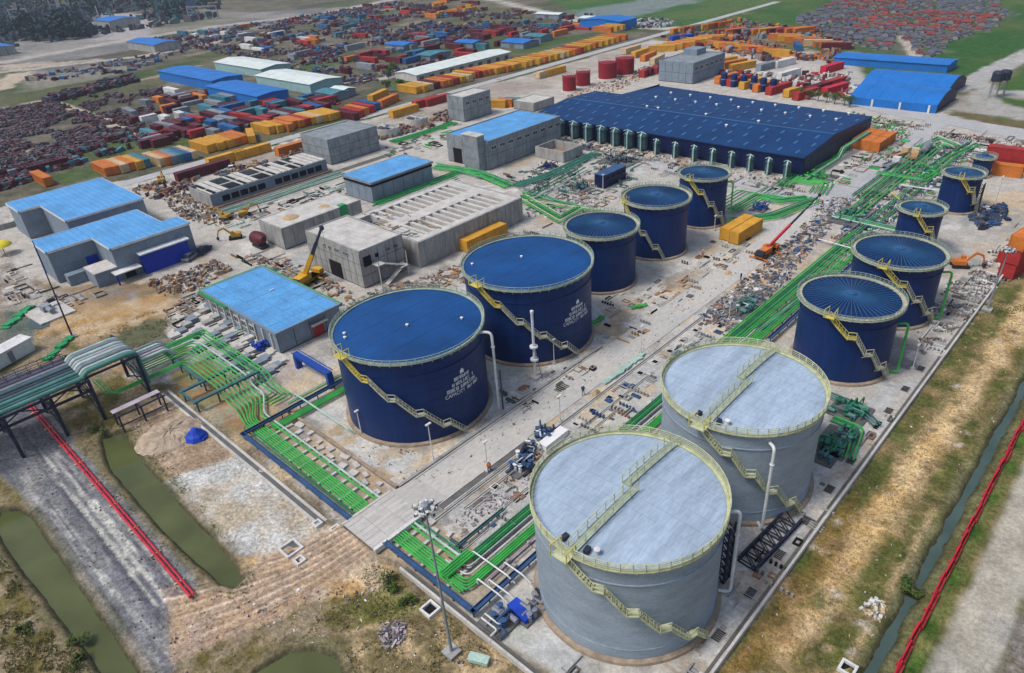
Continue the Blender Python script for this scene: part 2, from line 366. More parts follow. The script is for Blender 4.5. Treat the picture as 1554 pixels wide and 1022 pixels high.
# construction site, left part
layer([(-235,20),(-200,22),(-110,22),(-104,30),(-60,28),(-16.4,28),(-16.4,150),(-14,200),(-12,224),(-54,243),(-62,252),(-100,256),(-118,300),(-215,330),(-217,100)], PALE*.94, c3(.42,.39,.345), n1, .32, .62, rag=1.2, soft=.8)
layer(rect(-214, 95, -190, 320), c3(.40,.36,.31), c3(.30,.25,.21), n1, rag=3, soft=3)
layer(rect(-160, 165, -145, 225), c3(.44,.38,.31), None, rag=3, soft=3)
layer(rect(-51, 34, -43.5, 118), CONC, PALE, n2, rag=.5, soft=.5)
layer(rect(-21, 29, -16.4, 150), c3(.47,.44,.39), CONC, n2, .4, .6, rag=.6, soft=.5)
layer(rect(-38, 29, -17, 82), c3(.47,.475,.46), c3(.53,.49,.42), n1, rag=.6, soft=.5)
layer(rect(-82, 35.5, -57.6, 88), c3(.48,.485,.465), c3(.53,.50,.43), n2, rag=1, soft=1)
layer(rect(-64, 88, -51, 150), c3(.54,.44,.31), c3(.50,.48,.44), n1, .4, .6, rag=2, soft=2)
layer([(-50,92),(-43,92),(-43,140),(-52,140)], c3(.36,.32,.28), c3(.48,.43,.35), n2, rag=1, soft=1)
for q in ((-55.5,62,2.0),(-53,72,1.3),(-52.5,92,1.8),(-54,100,2.2),(-52,58,1.2),(-61,84,1.6),(-62.5,120,2.2),(-54.5,47,1.6),(-53,84,1.6),(-60,108,1.8),(-53.5,112,1.6),(-62,66,1.4),(-45,50,1.2),(-45.5,72,1.5)):
    layer([(q[0]+q[2]*math.cos(a*1.05)*.6, q[1]+q[2]*1.6*math.sin(a*1.05)) for a in range(6)], c3(.54,.39,.22), None, rag=.5, soft=.8, strength=.7)
layer([(-108,29),(-82,27.5),(-82,37),(-108,37)], c3(.33,.20,.10), c3(.20,.19,.08), n2, .4, .6, rag=.6, soft=.8)
layer([(-82,28.4),(-38,28.4),(-38,35),(-82,35)], c3(.40,.34,.26), c3(.34,.25,.17), n2, rag=.3, soft=.4)
layer([(0,440),(50,425),(90,440),(160,425),(230,430),(330,470),(260,470),(230,540),(150,600),(0,600)], c3(.36,.25,.14), c3(.20,.15,.09), n1, .35, .65, px=True, rag=1.5, soft=2)
layer([(20,500),(90,480),(250,445),(240,490),(120,515),(40,530)], OCH*.8, c3(.42,.31,.19), n2, px=True, rag=1.2, soft=2)
layer([(120,530),(230,480),(330,500),(270,545),(230,530)], c3(.11,.115,.06), c3(.16,.16,.13), n1, px=True, rag=1.2, soft=1.5)
layer([(0,470),(40,460),(60,500),(40,540),(0,560)], c3(.10,.13,.10), c3(.13,.14,.12), n1, px=True, rag=1, soft=1.5)
layer([(-5,375),(60,440),(130,445),(90,480),(0,470)], c3(.40,.36,.31), c3(.22,.19,.16), n2, px=True, rag=1, soft=1.5)
layer([(250,500),(310,440),(450,560),(430,600),(380,600)], c3(.45,.43,.40), c3(.36,.30,.25), n2, px=True, rag=.8, soft=1)
for k in range(420):                                              # stains, tracks and damp patches on the yard
    x, y = -16.8-random.random()*135, 29.5+random.random()**1.3*150; s = random.uniform(.4,2.4)*(1+y/120); st = random.choice((.5,1,2.5))
    layer([(x+s*math.cos(i*.9), y+s*st*math.sin(i*.9)) for i in range(7)], random.choice([c3(.24,.24,.235), c3(.30,.28,.25), c3(.36,.27,.17), c3(.33,.35,.34), c3(.58,.57,.53), c3(.52,.40,.25), c3(.19,.185,.18), c3(.36,.39,.34)]), None, rag=.9*s, soft=.7, strength=random.uniform(.35,.75), rn=n2)
# ground south-west of the site: scrub, gravel bank, canals, dirt road
layer([(-125,-30),(-60,-30),(0,-30),(30,40),(-16.6,28),(-51.5,27.6),(-60,26.8),(-103,27.5),(-112,24),(-140,22)], OLIVE, c3(.24,.19,.12), n2, .38, .62, rag=.4, soft=.6)
layer([(-130,2),(-95,3.6),(-57,3.8),(-54,4.5),(-58,9.5),(-62,12.6),(-90,12.6),(-130,12.5)], c3(.24,.24,.235), c3(.155,.16,.17), n2, rag=.5, soft=.7)
for k in range(64):
    yy = 4.2+random.random()*6.6; x0 = -118+random.random()*70; LL = min(5+random.random()*26, -58.5-x0+random.random()*3)
    if LL < 2: continue
    layer(rect(x0, yy, x0+LL, yy+.12+random.random()*.4), (c3(.42,.42,.37), c3(.08,.085,.10), c3(.33,.32,.30), c3(.13,.13,.15))[k % 4], None, rag=.14, soft=.25, strength=.85, rn=n4)
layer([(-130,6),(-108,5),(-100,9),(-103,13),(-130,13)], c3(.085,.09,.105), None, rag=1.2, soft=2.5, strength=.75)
layer([(-103,18.5),(-96,18.6),(-80,18),(-79,26.0),(-103,26)], c3(.42,.32,.22), c3(.28,.2,.13), n2, rag=.5, soft=.7)
layer([(-83,17),(-60,16.8),(-58,26.1),(-80,26.1)], c3(.47,.47,.44), c3(.40,.34,.25), n1, .48, .62, rag=.7, soft=.7)
layer([(-67,14),(-57,17),(-52,19),(-46,25),(-48,28),(-58,27.5),(-60,20),(-64,16.9)], OCH*.9, c3(.47,.37,.25), n2, .3, .6, rag=.7, soft=.8)
for o in np.linspace(-3.4, 3.4, 22): pass
layer([(-51.6,28),(-57,28),(-60,22),(-62,14),(-64,9),(-56,6),(-52,16)], c3(.44,.31,.19), c3(.36,.27,.20), n2, rag=.5, soft=.8)
for k, o in enumerate(np.linspace(-3.0, 3.0, 19)): track([(-54.5+o*.85,28),(-56.0+o,21),(-58.5+o*1.4,14),(-61+o*1.7,9)], .22, (c3(.22,.145,.095), c3(.58,.48,.35), c3(.32,.225,.15))[k % 3], px=False, rag=.05, soft=.2, strength=.7, rn=n4)
layer([(-49,20),(-44,21),(-41,26.5),(-47,27)], c3(.11,.115,.025), c3(.22,.2,.08), n2, rag=.7, soft=.8)
layer([(-47,18),(-36,18),(-29,25),(-31,28),(-41,27)], c3(.40,.30,.17), c3(.15,.12,.055), n2, .42, .6, rag=.6, soft=.8)
# ground east of the wall
EAST = [(-16.2,20),(-16.2,150),(-14,180),(6,300),(40,300),(60,20)]
layer(EAST, c3(.095,.105,.026), c3(.25,.18,.085), n2, .38, .7, rag=.15, soft=.3)
layer([(-14.2,44),(-11.8,44),(-10.6,70),(-10.0,90),(-8.7,118),(-9,140),(-12.5,140),(-12.2,115),(-13,90),(-13.8,68)], c3(.46,.295,.125), c3(.52,.38,.21), n2, .3, .6, rag=.7, soft=1.8)
layer(rect(-12.4, 60, -11.4, 140), c3(.56,.40,.19), None, rag=.6, soft=1.2, strength=.7)
for k in range(46):
    x, y = random.uniform(-15.8,-7.8), random.uniform(34,140)
    if abs(x+11.4) < 1.3: continue
    layer([(x+random.uniform(.3,1.2)*math.cos(i*.9), y+random.uniform(.6,2.6)*math.sin(i*.9)) for i in range(7)], random.choice([c3(.06,.095,.018), c3(.075,.10,.02), c3(.10,.10,.025), c3(.16,.09,.035)]), None, rag=.5, soft=.6, strength=.75, rn=n2)
layer(rect(-8.1, 44, -7.3, 72), c3(.42,.31,.17), None, rag=.4, soft=.5)
layer([(-15.9,30),(-13.5,30),(-13,58),(-15.5,70)], c3(.22,.13,.035), None, rag=.9, soft=1.2, strength=.6)
layer(rect(-7.5, 40, -2.7, 130), c3(.055,.115,.018), c3(.14,.14,.045), n2, rag=.4, soft=.6)
layer(rect(-2.5, 30, 2.2, 180), c3(.40,.37,.30), c3(.33,.32,.29), n1, rag=.4, soft=.7)
layer(rect(2.2, 30, 7, 180), c3(.20,.18,.16), c3(.12,.105,.05), n2, rag=.4, soft=.6)
for k in range(90):
    a = random.random(); x = -16+random.random()*8.5; y = 34+a*a*90; s = .15+random.random()*.55
    layer([(x+s*math.cos(i*1.05)*random.uniform(.6,1.2), y+s*math.sin(i*1.05)*random.uniform(.6,1.6)) for i in range(6)], random.choice([c3(.50,.44,.36), c3(.42,.30,.17), c3(.07,.075,.02), c3(.10,.07,.04)]), None, rag=.4, soft=.4, strength=.7, rn=n4)
# canals: carve the bed
CAN1 = [(-95,1.2),(-93,3.0),(-90.5,3.5),(-71.7,3.6),(-57,3.7),(-30,3.6),(-30,.9),(-60,1.0),(-71.7,.3),(-86,-.5),(-92,-.3)]
CAN2 = [(-100,15.2),(-99,18.2),(-89,17.2),(-72.5,16.9),(-63,16.7),(-60.2,16),(-60.0,14.6),(-62,13.7),(-75,13.1),(-92,13.3)]
POND = [(-49.2,11),(-48.6,14.6),(-46.5,16.4),(-44.2,17.2),(-42,16.6),(-40,13),(-41,8),(-47,7)]
CANE = [(-6.6,30),(-5.45,30),(-5.45,130),(-6.6,130)]
for p, dep in ((CAN1,1.1),(CAN2,1.1),(POND,.6),(CANE,1.1)):
    d = sd_poly(p, X, Y)+(n2-.5)*(.7 if p is not CANE else .75)+((n4-.5)*.5 if p is CANE else 0)
    t = np.clip(d/1.1+.28, 0, 1); Z = Z-dep*t*t*(3-2*t)
    wet = np.clip((d+.45)/.5, 0, 1)[..., None]*.85; bnk = np.clip((d+1.5)/.6, 0, 1)[..., None]*.55; COL = COL*(1-bnk)+mixc(c3(.23,.18,.12), c3(.10,.105,.04), ramp(n2, .35, .65))*bnk; COL = COL*(1-wet)+c3(.05,.048,.024)*wet
site = ((X > -215) & (X < -16.5) & (Y > 28) & (Y < 330))
near = np.clip((X+330)/100, 0, 1)*np.clip((330-Y)/60, 0, 1)
Z += np.where(site, (n4-.5)*.05, (n2-.5)*.30+(n4-.5)*.14)*near*np.where((X > -2.4) & (X < 2), .3, 1)-.06
Z = np.where(site, np.minimum(Z, -.012), Z)
rt_ = np.clip(1-np.maximum(np.abs(X+54.6+(27.4-Y)*.12)-2.9, 0)/1.6, 0, 1)*np.clip((Y-18.5)/8.7, 0, 1)*(Y < 27.4); Z = Z+rt_*rt_*.70
AMP = np.where(site, .45, 1).astype(np.float32)*np.where((X > -2.5) & (X < 2.3), .5, 1).astype(np.float32)
COL *= (1+(n4-.5)*.30+(n2-.5)*.25+(n1-.5)*.18+(fbm(X, Y, .55, 2, 8)-.5)*.22)[..., None]
nx_, ny_ = X.shape; nv = nx_*ny_
me = bpy.data.meshes.new('ground'); me.vertices.add(nv)
me.vertices.foreach_set('co', np.stack([X, Y, Z], -1).reshape(-1))
idx = np.arange(nv).reshape(nx_, ny_); q = np.stack([idx[:-1,:-1], idx[1:,:-1], idx[1:,1:], idx[:-1,1:]], -1).reshape(-1, 4)
me.loops.add(q.size); me.loops.foreach_set('vertex_index', q.reshape(-1).astype(np.int32)); me.polygons.add(len(q))
me.polygons.foreach_set('loop_start', np.arange(0, q.size, 4, dtype=np.int32)); me.polygons.foreach_set('use_smooth', np.ones(len(q), bool)); me.update()
at = me.color_attributes.new('soil', 'FLOAT_COLOR', 'POINT')
at.data.foreach_set('color', np.concatenate([np.clip(COL, .004, .8), AMP[..., None]], -1).reshape(-1).astype(np.float32))
gm = bpy.data.materials.new('soil'); gm.use_nodes = True; n = gm.node_tree.nodes; L = gm.node_tree.links; b = n['Principled BSDF']; b.inputs['Roughness'].default_value = .95
b.inputs['Specular IOR Level'].default_value = .2
va = n.new('ShaderNodeVertexColor'); va.layer_name = 'soil'; geo = n.new('ShaderNodeNewGeometry')
out = va.outputs[0]
for sc, lo, hi, dt in ((.35,.72,1.26,6), (2.2,.55,1.5,6), (8,.62,1.4,4)):
    t = n.new('ShaderNodeTexNoise'); t.inputs['Scale'].default_value = sc; t.inputs['Detail'].default_value = dt; t.inputs['Roughness'].default_value = .65; L.new(geo.outputs['Position'], t.inputs['Vector'])
    mr = n.new('ShaderNodeMapRange'); mr.inputs[1].default_value = .32; mr.inputs[2].default_value = .68; mr.inputs[3].default_value = lo; mr.inputs[4].default_value = hi; L.new(t.outputs[0], mr.inputs[0])
    mx = n.new('ShaderNodeMix'); mx.data_type = 'RGBA'; mx.blend_type = 'MULTIPLY'; L.new(va.outputs[1], mx.inputs[0]); L.new(out, mx.inputs[6]); L.new(mr.outputs[0], mx.inputs[7]); out = mx.outputs[2]
L.new(out, b.inputs['Base Color'])
bp = n.new('ShaderNodeBump'); bp.inputs['Strength'].default_value = .55; bp.inputs['Distance'].default_value = .15; L.new(t.outputs[0], bp.inputs['Height']); L.new(bp.outputs[0], b.inputs['Normal'])
me.materials.append(gm); o = bpy.data.objects.new('ground', me); LINK(o); o['kind'] = 'structure'
def water(name, poly, z, mt, grow=.6):
    cx = sum(p[0] for p in poly)/len(poly); cy = sum(p[1] for p in poly)/len(poly)
    struct(name, MB().add([(x,y,z) for x,y in poly], [tuple(range(len(poly)))]), mt)
def grown(poly, g):
    n = len(poly); ar = sum(poly[i][0]*poly[(i+1) % n][1]-poly[(i+1) % n][0]*poly[i][1] for i in range(n)); sg = 1 if ar > 0 else -1; out = []
    for i in range(n):
        a, b, c = Vector(poly[i-1]), Vector(poly[i]), Vector(poly[(i+1) % n]); e = ((b-a).normalized()+(c-b).normalized())
        nrm = Vector((e.y, -e.x)).normalized()*sg*g; out.append((b.x+nrm.x, b.y+nrm.y))
    return out if sg > 0 else out[::-1]
water('canal_water', grown(CAN1, .8), -.62, M['water_green']); water('canal_water', grown(CAN2, .8), -.62, M['water_green'])
water('pond_water', grown(POND, .7), -.38, M['water_green'])
water('ditch_water', rect(-7.6, 20, -4.6, 58.6), -.5, M['water_teal']); water('ditch_water', rect(-7.6, 60.2, -4.6, 135), -.5, M['water_teal'])
# small puddles on the yard, thin sheets
def blob(cx, cy, rx, ry, n=14, rot=0.0):
    out = []
    for i in range(n):
        a = 2*math.pi*i/n; r = random.uniform(.7, 1.15); x, y = rx*r*math.cos(a), ry*r*math.sin(a)
        out.append((cx+x*math.cos(rot)-y*math.sin(rot), cy+x*math.sin(rot)+y*math.cos(rot)))
    return out
struct('puddle_water', MB().add([(x,y,.006) for x,y in blob(*G(60,490),4,2)], [tuple(range(14))]), M['water_teal'])
# ================================================================ TANKS
def pol(r, a, z=0): return (r*math.cos(R(a)), r*math.sin(R(a)), z)
def arc_band(mb, r0, r1, z00, z01, z10, z11, a0, a1, n):
    """solid curved band from angle a0 (z00..z01) to a1 (z10..z11)"""
    for k in range(n):
        ta, tb = k/n, (k+1)/n; aa, ab = a0+(a1-a0)*ta, a0+(a1-a0)*tb
        za0, za1 = z00+(z10-z00)*ta, z01+(z11-z01)*ta; zb0, zb1 = z00+(z10-z00)*tb, z01+(z11-z01)*tb
        P = [pol(r0,aa,za0), pol(r1,aa,za0), pol(r1,aa,za1), pol(r0,aa,za1), pol(r0,ab,zb0), pol(r1,ab,zb0), pol(r1,ab,zb1), pol(r0,ab,zb1)]
        if a1 < a0: mb.add(P, [(0,3,2,1)] if k == 0 else [])
        mb.add(P, [(0,1,2,3),(7,6,5,4),(0,4,5,1),(1,5,6,2),(2,6,7,3),(3,7,4,0)])
def ring_stair(t, r, h, a0, a1, nf, ms, first=None):
    ri, ro = r+.14, r+.78; land = math.degrees(1.0/(r+.6)); step = (a1-a0)/nf; dz = h/nf
    for i in range(nf):
        b0, b1 = a0+step*i+(land if i else 0), a0+step*(i+1); z0, z1 = h-dz*i, h-dz*(i+1)
        mm = M[first] if first and i < 1 else ms; n = 6
        mb_i = MB(); mb_o = MB(); arc_band(mb_i, ri, ri+.07, z0-.28, z0+.02, z1-.28, z1+.02, b0, b1, n); arc_band(mb_o, ro-.07, ro, z0-.28, z0+.02, z1-.28, z1+.02, b0, b1, n)
        fl = MB(); arc_band(fl, ri+.07, ro-.07, z0-.3, z0-.25, z1-.3, z1-.25, b0, b1, n); fl = obj('stair_flight', fl, mm, t); obj('stringer', mb_i, mm, fl); obj('stringer', mb_o, mm, fl)
        tr = MB(); ns = max(6, int(dz/.24))
        for s in range(ns):
            a = b0+(b1-b0)*(s+.5)/ns; z = z0-(dz)*(s+.5)/ns; da = math.degrees(.14/(r+.6))
            arc_band(tr, ri+.07, ro-.07, z-.05, z, z-.05, z, a-da, a+da, 1)
        stuff('treads', tr, mm, fl)
        rl = MB()
        for rr in (ro-.03,):
            rl.tube([pol(rr, b0+(b1-b0)*k/n, z0+(z1-z0)*k/n+.9) for k in range(n+1)], .04, 5); rl.tube([pol(rr, b0+(b1-b0)*k/n, z0+(z1-z0)*k/n+.48) for k in range(n+1)], .03, 4)
            for k in range(0, n+1): a = b0+(b1-b0)*k/n; z = z0+(z1-z0)*k/n; rl.beam(pol(rr,a,z-.2), pol(rr,a,z+.9), .05)
        obj('handrail', rl, mm, fl)
        if i < nf-1 or True:
            c0 = b1; c1 = b1+land; lb = MB(); arc_band(lb, ri, ro+.1, z1-.12, z1, z1-.12, z1, c0, c1, 2)
            for a in (c0, c1): lb.beam(pol(r, a, z1-.75), pol(ro, a, z1-.1), .08)
            if z1 < .5: continue
            ld = obj('stair_landing', lb, mm, t); lr = MB()
            lr.tube([pol(ro+.06, c0, z1+1.0), pol(ro+.06, (c0+c1)/2, z1+1.0), pol(ro+.06, c1, z1+1.0)], .055, 5); lr.tube([pol(ro+.06, c0, z1+.5), pol(ro+.06, c1, z1+.5)], .04, 4)
            for a in (c0, c1): lr.beam(pol(ro+.06, a, z1), pol(ro+.06, a, z1+1.0), .07)
            obj('landing_rail', lr, mm, ld)
POSTME = {}
def tank(label, x, y, r, h, kind, stair=(-90, -4, 5), group=None, deckw=.65, name='storage_tank'):
    t = thing(name, label, 'tank', (x, y, 0), 0, group)
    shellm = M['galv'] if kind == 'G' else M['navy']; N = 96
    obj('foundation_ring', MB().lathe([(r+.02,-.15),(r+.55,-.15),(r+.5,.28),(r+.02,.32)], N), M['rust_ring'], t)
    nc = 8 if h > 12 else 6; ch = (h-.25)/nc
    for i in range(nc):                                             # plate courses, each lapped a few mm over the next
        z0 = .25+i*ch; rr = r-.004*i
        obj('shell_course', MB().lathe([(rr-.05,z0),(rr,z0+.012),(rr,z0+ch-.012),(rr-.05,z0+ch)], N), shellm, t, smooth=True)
    gz = h*.84; obj('wind_girder', MB().lathe([(r-.02,gz-.06),(r+.09,gz-.06),(r+.09,gz+.03),(r-.02,gz+.03)], N), shellm, t)
    if kind == 'G':
        gz = h*.13; obj('stiffening_ring', MB().lathe([(r-.02,gz-.05),(r+.05,gz-.05),(r+.05,gz+.02),(r-.02,gz+.02)], N), shellm, t)
    # deck, brackets and railing round the rim
    dm = {'G': M['yellow_green'], 'B': M['rim_green'], 'S': M['rail_grey']}[kind]
    ro = r+deckw
    obj('rim_deck', MB().lathe([(r-.02,h-.10),(ro,h-.10),(ro,h+.02),(r-.02,h+.02),(r-.02,h-.10)], N), dm if kind != 'S' else M['stair_grey'], t)
    nb = int(2*math.pi*r/1.3); br = MB()
    for k in range(nb): a = 360*k/nb; br.beam(pol(r-.01,a,h-.62), pol(ro-.06,a,h-.12), .07); br.beam(pol(r,a,h-.14), pol(ro,a,h-.14), .08)
    stuff('deck_brackets', br, dm, t)
    gr = MB(); nseg = 64
    for zz, rr in (((.95,.05),(.7,.035),(.47,.035),(.26,.03)) if kind == 'G' else ((.68,.04),(.38,.03))):
        gr.tube([pol(ro-.05, 360*k/nseg, h+zz) for k in range(nseg+1)], rr, 5, False)
    gr.lathe([(ro-.06,h+.02),(ro-.04,h+.02),(ro-.04,h+.2),(ro-.06,h+.2)], 64)
    obj('guard_rail', gr, dm, t)
    npst = int(2*math.pi*ro/(1.05 if kind != 'S' else .7)); me_ = MB().box(-.04,-.04,0.02,.04,.04,1.0 if kind == 'G' else .70).mesh('rail_post')
    for k in range(npst): obj('rail_post', me_, dm, t, pol(ro-.05, 360*k/npst, h))
    # roof
    rz0 = h-.05; rise = {'G': .42, 'B': .5, 'S': .62}[kind]
    if kind in 'GB':
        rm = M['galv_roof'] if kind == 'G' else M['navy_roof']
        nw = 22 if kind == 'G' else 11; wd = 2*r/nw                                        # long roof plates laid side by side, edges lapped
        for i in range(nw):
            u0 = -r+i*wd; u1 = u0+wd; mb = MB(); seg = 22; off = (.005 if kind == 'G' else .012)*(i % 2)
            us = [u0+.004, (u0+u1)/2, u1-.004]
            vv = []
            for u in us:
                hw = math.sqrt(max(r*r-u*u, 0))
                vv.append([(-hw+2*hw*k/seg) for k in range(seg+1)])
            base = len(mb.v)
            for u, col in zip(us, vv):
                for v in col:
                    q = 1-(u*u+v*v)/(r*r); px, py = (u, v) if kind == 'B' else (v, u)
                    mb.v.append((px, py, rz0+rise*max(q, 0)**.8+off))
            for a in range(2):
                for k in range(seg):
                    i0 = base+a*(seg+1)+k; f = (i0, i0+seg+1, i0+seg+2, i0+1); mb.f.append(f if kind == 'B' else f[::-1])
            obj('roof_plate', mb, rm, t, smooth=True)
    else:
        obj('roof', MB().lathe([(r,rz0),(r*.5,rz0+rise*.5),(.01,rz0+rise)], N), M['navy_rib_roof'], t, smooth=True)
        nr = 52; rb = MB().beam((.55,0,rz0+rise*(1-.55/r)+.05), (r-.1,0,rz0+.06), .11, .14).mesh('roof_rib')
        for k in range(nr): o = obj('roof_rib', rb, M['rib_blue'], t); o.rotation_euler = (0,0,2*math.pi*k/nr)
        obj('roof_hub', MB().lathe([(.7,rz0+rise-.1),(.7,rz0+rise+.18),(.35,rz0+rise+.3),(.01,rz0+rise+.32)], 20), M['rib_blue'], t)
        obj('kerb_angle', MB().lathe([(r-.02,h-.08),(r+.04,h-.08),(r+.04,h+.16),(r-.02,h+.16)], N), M['stair_grey'], t)
    if stair:
        ms = {'G': M['yellow_green'], 'B': M['stair_grey'], 'S': M['stair_grey']}[kind]
        ring_stair(t, r, h, *stair, ms, {'B': 'yellow', 'S': 'yellow', 'G': None}[kind])
        a = stair[0]; pf = MB(); arc_band(pf, r-.1, r+1.3, h+.03, h+.1, h+.03, h+.1, a-5, a+5, 2)
        obj('top_platform', pf, M['yellow'] if kind != 'G' else M['yellow_green'], t)
        gt = MB()
        for aa in (a-5, a+5):
            gt.beam(pol(r-.1,aa,h+1.15), pol(r+1.3,aa,h+1.15), .08); gt.beam(pol(r-.1,aa,h), pol(r-.1,aa,h+1.2), .09); gt.beam(pol(r+1.3,aa,h), pol(r+1.3,aa,h+1.2), .09)
        obj('platform_rail', gt, M['yellow'], t)
    return t
def roof_vents(t, pts, h, r):
    for x, y in pts:
        z = h+.5*max(0, 1-(x*x+y*y)/(r*r))**.8-.05
        obj('roof_vent', MB().lathe([(.12,z-.1),(.12,z+.2),(.22,z+.22),(.22,z+.32),(.01,z+.42)], 10, x, y), M['white'], t)
def letters(t, r, a0, z0, sc=1.0):
    rnd = random.Random(4); K = 1.3
    def quad(mb, a, z, wd, ht):
        da = math.degrees(wd/2/r); arc_band(mb, r+.004, r+.02, z, z+ht, z, z+ht, a-da, a+da, 1)
    lg = MB(); quad(lg, a0, z0+.72, .65, .5); quad(lg, a0, z0+1.22, .3, .18); obj('logo', lg, M['white'], t)
    y = z0
    for wd in (2.7, 3.9, 5.2, 5.9):
        mb = MB(); x = -wd/2 if wd < 5.8 else .7
        while x < wd/2-.1:
            cw = rnd.choice((.2,.26,.31)); st = .075
            if rnd.random() < .12: x += .2; continue
            ac = a0+math.degrees((x+cw/2)/r)
            for sx in (-cw/2, cw/2):
                if rnd.random() < .8: quad(mb, ac+math.degrees(sx/r), y, st, .5)
            for sz in (0, .215, .425):
                if rnd.random() < .62: quad(mb, ac, y+sz, cw, st)
            x += cw+.14
        obj('lettering_line', mb, M['white'], t); y -= .73
    y += .73
    cu = bpy.data.curves.new('lettering', 'FONT'); cu.body = 'CAPACITY'; cu.size = .8; cu.align_x = 'CENTER'
    to = bpy.data.objects.new('lettering', cu); LINK(to); dg = bpy.context.evaluated_depsgraph_get(); dg.update()
    me_ = bpy.data.meshes.new_from_object(to.evaluated_get(dg)); bpy.data.objects.remove(to)
    for v in me_.vertices:
        a = R(a0)+(v.co.x*.85-1.4)/r; zz = y+v.co.y; v.co = ((r+.012)*math.cos(a), (r+.012)*math.sin(a), zz)
    obj('lettering_line', me_, M['white'], t)
def roof_walk(t, r, h, seq):
    """railed walkway over the roof: (x offset, y0, y1) runs"""
    for x, y0, y1 in seq:
        def zz(y): return h+.42*max(0, 1-(x*x+y*y)/(r*r))**.8+.12
        n = 6; mb = MB(); ys_ = [y0+(y1-y0)*k/n for k in range(n+1)]
        for a, b_ in zip(ys_, ys_[1:]): mb.beam((x,a,zz(a)), (x,b_,zz(b_)), .85, .08)
        w_ = obj('roof_walkway', mb, M['rim_green'], t)
        for s in (-.42, .42):
            rl = MB()
            rl.tube([(x+s,a,zz(a)+1.0) for a in ys_], .045, 5); rl.tube([(x+s,a,zz(a)+.5) for a in ys_], .035, 4)
            m_ = max(2, int(abs(y1-y0)/1.2))
            for k in range(m_+1): a = y0+(y1-y0)*k/m_; rl.beam((x+s,a,zz(a)), (x+s,a,zz(a)+1.02), .07)
            obj('walkway_rail', rl, M['yellow_green'], w_)
g1 = tank('grey metal water tank nearest the camera, inside the corner of the boundary wall', -28.3, 41.9, 9.0, 12.2, 'G', (-90,-2,5), 'grey storage tanks', .35)
g2 = tank('grey metal tank standing between the nearest grey tank and the ribbed blue tanks', -28.2, 64.0, 8.75, 12.5, 'G', (-90,-10,5), 'grey storage tanks', .35)
for t, r, h in ((g1, 9.0, 12.2), (g2, 8.75, 12.5)):
    roof_walk(t, r, h, [(.35, -r+.2, .6), (-.6, .5, r-.1)])
    for a in (-97, -80): obj('roof_box', MB().rbox(*pol(r-.8, a)[:2], h+.1, .7, .45, .45, R(a)), M['steel_dark'], t)
    obj('roof_nozzle', MB().lathe([(.2,h-.05),(.2,h+.55),(.3,h+.57),(.3,h+.66),(.01,h+.68)], 10, *pol(r-1.0, -74)[:2]), M['c_white'], t)
b1 = tank('big blue tank with smooth roof and white lettering, nearest the road slab', -69.95, 49.6, 10.1, 12.9, 'B', (-92,-4,5), 'large blue storage tanks', .45)
b2 = tank('big blue tank with smooth roof and white lettering, behind the nearest big blue tank', -69.9, 73.9, 10.0, 12.9, 'B', (-93,-4,5), 'large blue storage tanks', .45)
roof_vents(b1, [(1.2,-1.0),(-4.4,-7.3),(-3.4,-7.9),(5.5,5.0)], 12.9, 10.1); roof_vents(b2, [(-1.0,-.2),(-6.0,-6.2)], 12.9, 10)
letters(b1, 10.1, 0.5, 8.2); letters(b2, 10.0, 0, 7.9)
s1 = tank('ribbed blue tank, nearest of the row of three beyond the big lettered tanks', -72.6, 96.7, 6.3, 10.6, 'S', None, 'ribbed blue tanks beyond the lettered tanks')
s2 = tank('blue tank with radial roof ribs, the middle one of the row of three', -72.4, 114.2, 6.2, 10.7, 'S', (-120,-40,4), 'ribbed blue tanks beyond the lettered tanks')
s3 = tank('narrower ribbed blue tank, at the warehouse end of the row of three', -72.3, 132.1, 4.95, 10.4, 'S', (-92,-2,4), 'ribbed blue tanks beyond the lettered tanks')
r1 = tank('dark blue tank with radial roof ribs, right behind the second grey tank', -27.9, 95.4, 6.5, 10.5, 'S', (-90,-6,4), 'ribbed blue tanks on the right side')
r2 = tank('dark blue tank with radial roof ribs, with an orange digger parked to its right', -27.8, 114.7, 6.4, 10.3, 'S', (-90,-4,4), 'ribbed blue tanks on the right side')
r3 = tank('small low blue tank with a yellow stair, beyond the two wide ribbed tanks', -32.0, 140.3, 3.6, 8.5, 'S', (-85,0,3), 'ribbed blue tanks on the right side')
r4 = tank('small blue tank with yellow stair beside stacked dark hoses near the red containers', -32.0, 167.0, 3.6, 7.7, 'S', (-82,-5,3), 'ribbed blue tanks on the right side')
r5 = tank('smallest blue tank, at the far end of the right row beside orange containers', -33.5, 191.8, 2.0, 4.3, 'S', None, 'ribbed blue tanks on the right side')
